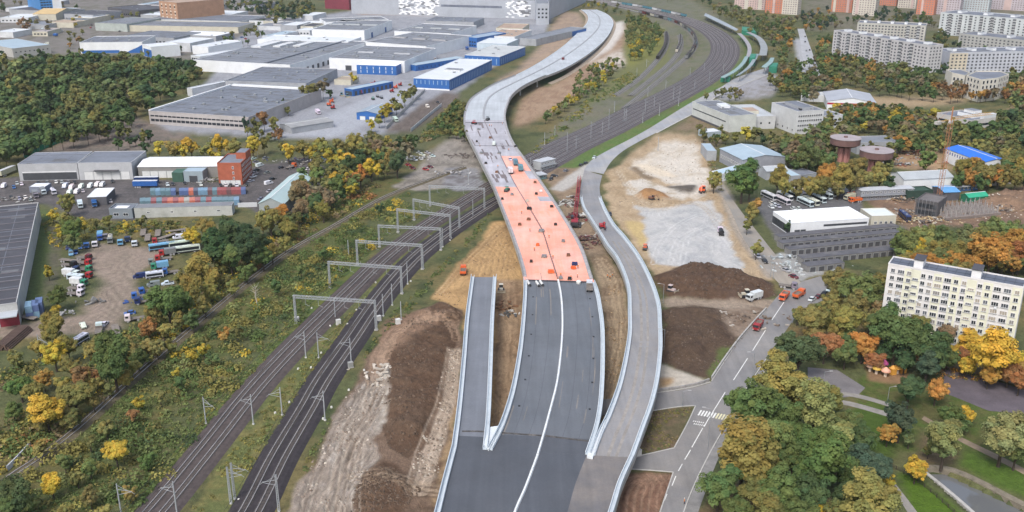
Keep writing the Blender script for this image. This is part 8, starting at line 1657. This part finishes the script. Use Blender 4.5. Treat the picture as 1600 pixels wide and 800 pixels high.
# stacked pipes and logs by the red gate
t = thing('pipe_stack', 'stack of rusty brown pipes by the red gate', 'pipes', G(14, 548)); a = G(16, 546); b_ = G(52, 515); d = b_-a; t.rotation_euler = (0, 0, math.atan2(d.y, d.x)); L = d.length; pmh = MB()
for k in range(16):
    u, w_ = 2*math.pi*k/16, 2*math.pi*(k+1)/16
pmh.bar((0, 0, 0), (L, 0, 0), .32, n=10); pme = pmh.mesh('pipe', mat((.115,.075,.06), .8, .25, .6))
for r in range(4):
    for k in range(9-r): inst('pipe', pme, t, (random.uniform(-.5, .5), k*.66+r*.33, .33+r*.57))
# excavated soil spots, concrete pieces
for x, y, lb, c in ((622,506,'white electrical box beside the dark track',(.6,.6,.58)),(464,503,'small pale cabinet under the first portal',(.5,.5,.48)),(529,507,'pale cabinet between the tracks',(.55,.55,.52)),(592,501,'pale cabinet at the foot of the first portal',(.5,.5,.48)),(548,574,'grey cabinet at the edge of the trampled soil',(.3,.3,.29)),(997,712,'white concrete block at the ramp wall',(.62,.61,.58))):
    p = G(x, y); t = thing('equipment_cabinet', lb, 'cabinet', p, .5); MB().box(-.8, .8, -.6, .6, .25, 1.9).obj('cabinet_body', mat(c, .6, .1, .6), t); MB().box(-.9, .9, -.7, .7, -.1, .25).obj('plinth', CONC, t); MB().box(-.85, .85, -.65, .65, 1.9, 2.0).obj('lid', mat(c, .6, .1, .6), t)
for x, y in ((430,646),(452,629),(505,655),(518,637),(569,579),(545,610),(466,577),(486,575),(502,552),(516,510),(543,507),(557,485),(580,440),(587,442),(487,482),(642,440),(660,406),(703,376),(716,360),(468,652),(373,782)): 
    p = G(x, y); o = MB().cyl(0, 0, -.1, .5, .4, 0, 8, .3).obj('marker_post', mat((.6,.59,.55), .8, .1, 1), None, (p.x, p.y, 0)); tag(o, '', 'marker', 'white markers along the tracks'); pend(o, 'short pale concrete marker along the tracks', x)
# playground
for x, y, c, lb in ((1359,580,(.70,.45,.33),'pale pink toadstool shelter on the playground'),(1369,584,(.55,.36,.07),'yellow playhouse on the playground'),(1380,576,(.50,.10,.28),'magenta roofed playhouse at the back of the playground'),(1383,588,(.68,.36,.26),'salmon toadstool shelter in front on the playground'),(1402,583,(.60,.30,.05),'wide orange climbing house on the playground')):
    p = G(x, y); t = thing('playhouse', lb, 'playhouse', p, .3); m = mat(c, .6, .1, .8); MB().cyl(0, 0, 0, 1.9, .5, 0, 10).obj('stem', mat((.6,.5,.4), .7, .1, .8), t); MB().cyl(0, 0, 1.9, 2.3, 1.5, 0, 14, 1.4).cyl(0, 0, 2.3, 3.3, 1.4, 0, 14, .35).obj('cap', m, t)
    if 'wide' in lb:
        for s in (-2, 2): MB().box(s-.9, s+.9, -.9, .9, 0, 2.2).cyl(s, 0, 2.2, 3.2, 1.3, 0, 4, .1).obj('climbing_tower', m, t)
# pale bare tree beside the single track, white barrier by the lower left track
p_ = G(404, 482); t = thing('bare_tree', 'leafless pale tree leaning beside the overgrown single track', 'tree', p_); bm_ = mat((.42,.38,.32), .8, .15, 1.0); mb = MB(); mb.bar((0, 0, 0), (-.8, 0, 5), .28, n=7, r2=.18); mb.bar((-.8, 0, 5), (-.4, .3, 9), .18, n=6, r2=.06); mb.obj('trunk', bm_, t)
mb = MB(); rb = random.Random(2)
for k in range(22):
    z_ = rb.uniform(4, 8.5); a = rb.uniform(0, 6.28); l = rb.uniform(1, 2.6); mb.bar((-.6, .1, z_), (-.6+math.cos(a)*l, .1+math.sin(a)*l, z_+rb.uniform(.8, 2.0)), .07, n=4, r2=.02)
mb.obj('branch', bm_, t, kind='stuff')
wallrun('barrier', 'white concrete barrier panels by the track at the lower left', [(12,736),(30,718),(48,698)], 1.6, .3, mat((.48,.50,.53), .8, .12, .4), 'barrier', post=3)
# haze
hz_m = bpy.data.materials.new('haze'); hz_m.use_nodes = True; hn = hz_m.node_tree; hn.nodes.clear(); ho = hn.nodes.new('ShaderNodeOutputMaterial'); hv = hn.nodes.new('ShaderNodeVolumePrincipled'); hv.inputs['Density'].default_value = HAZE_D; hv.inputs['Color'].default_value = (.86, .90, .96, 1); hv.inputs['Anisotropy'].default_value = .2; hn.links.new(hv.outputs[0], ho.inputs['Volume'])
if HAZE_D > 0:
    hb = MB().box(-2600, 2600, -200, 3200, -5.5, 150).obj('haze', hz_m); hb['kind'] = 'stuff'; hb['label'] = 'thin pale autumn haze filling the air'
settle_labels()
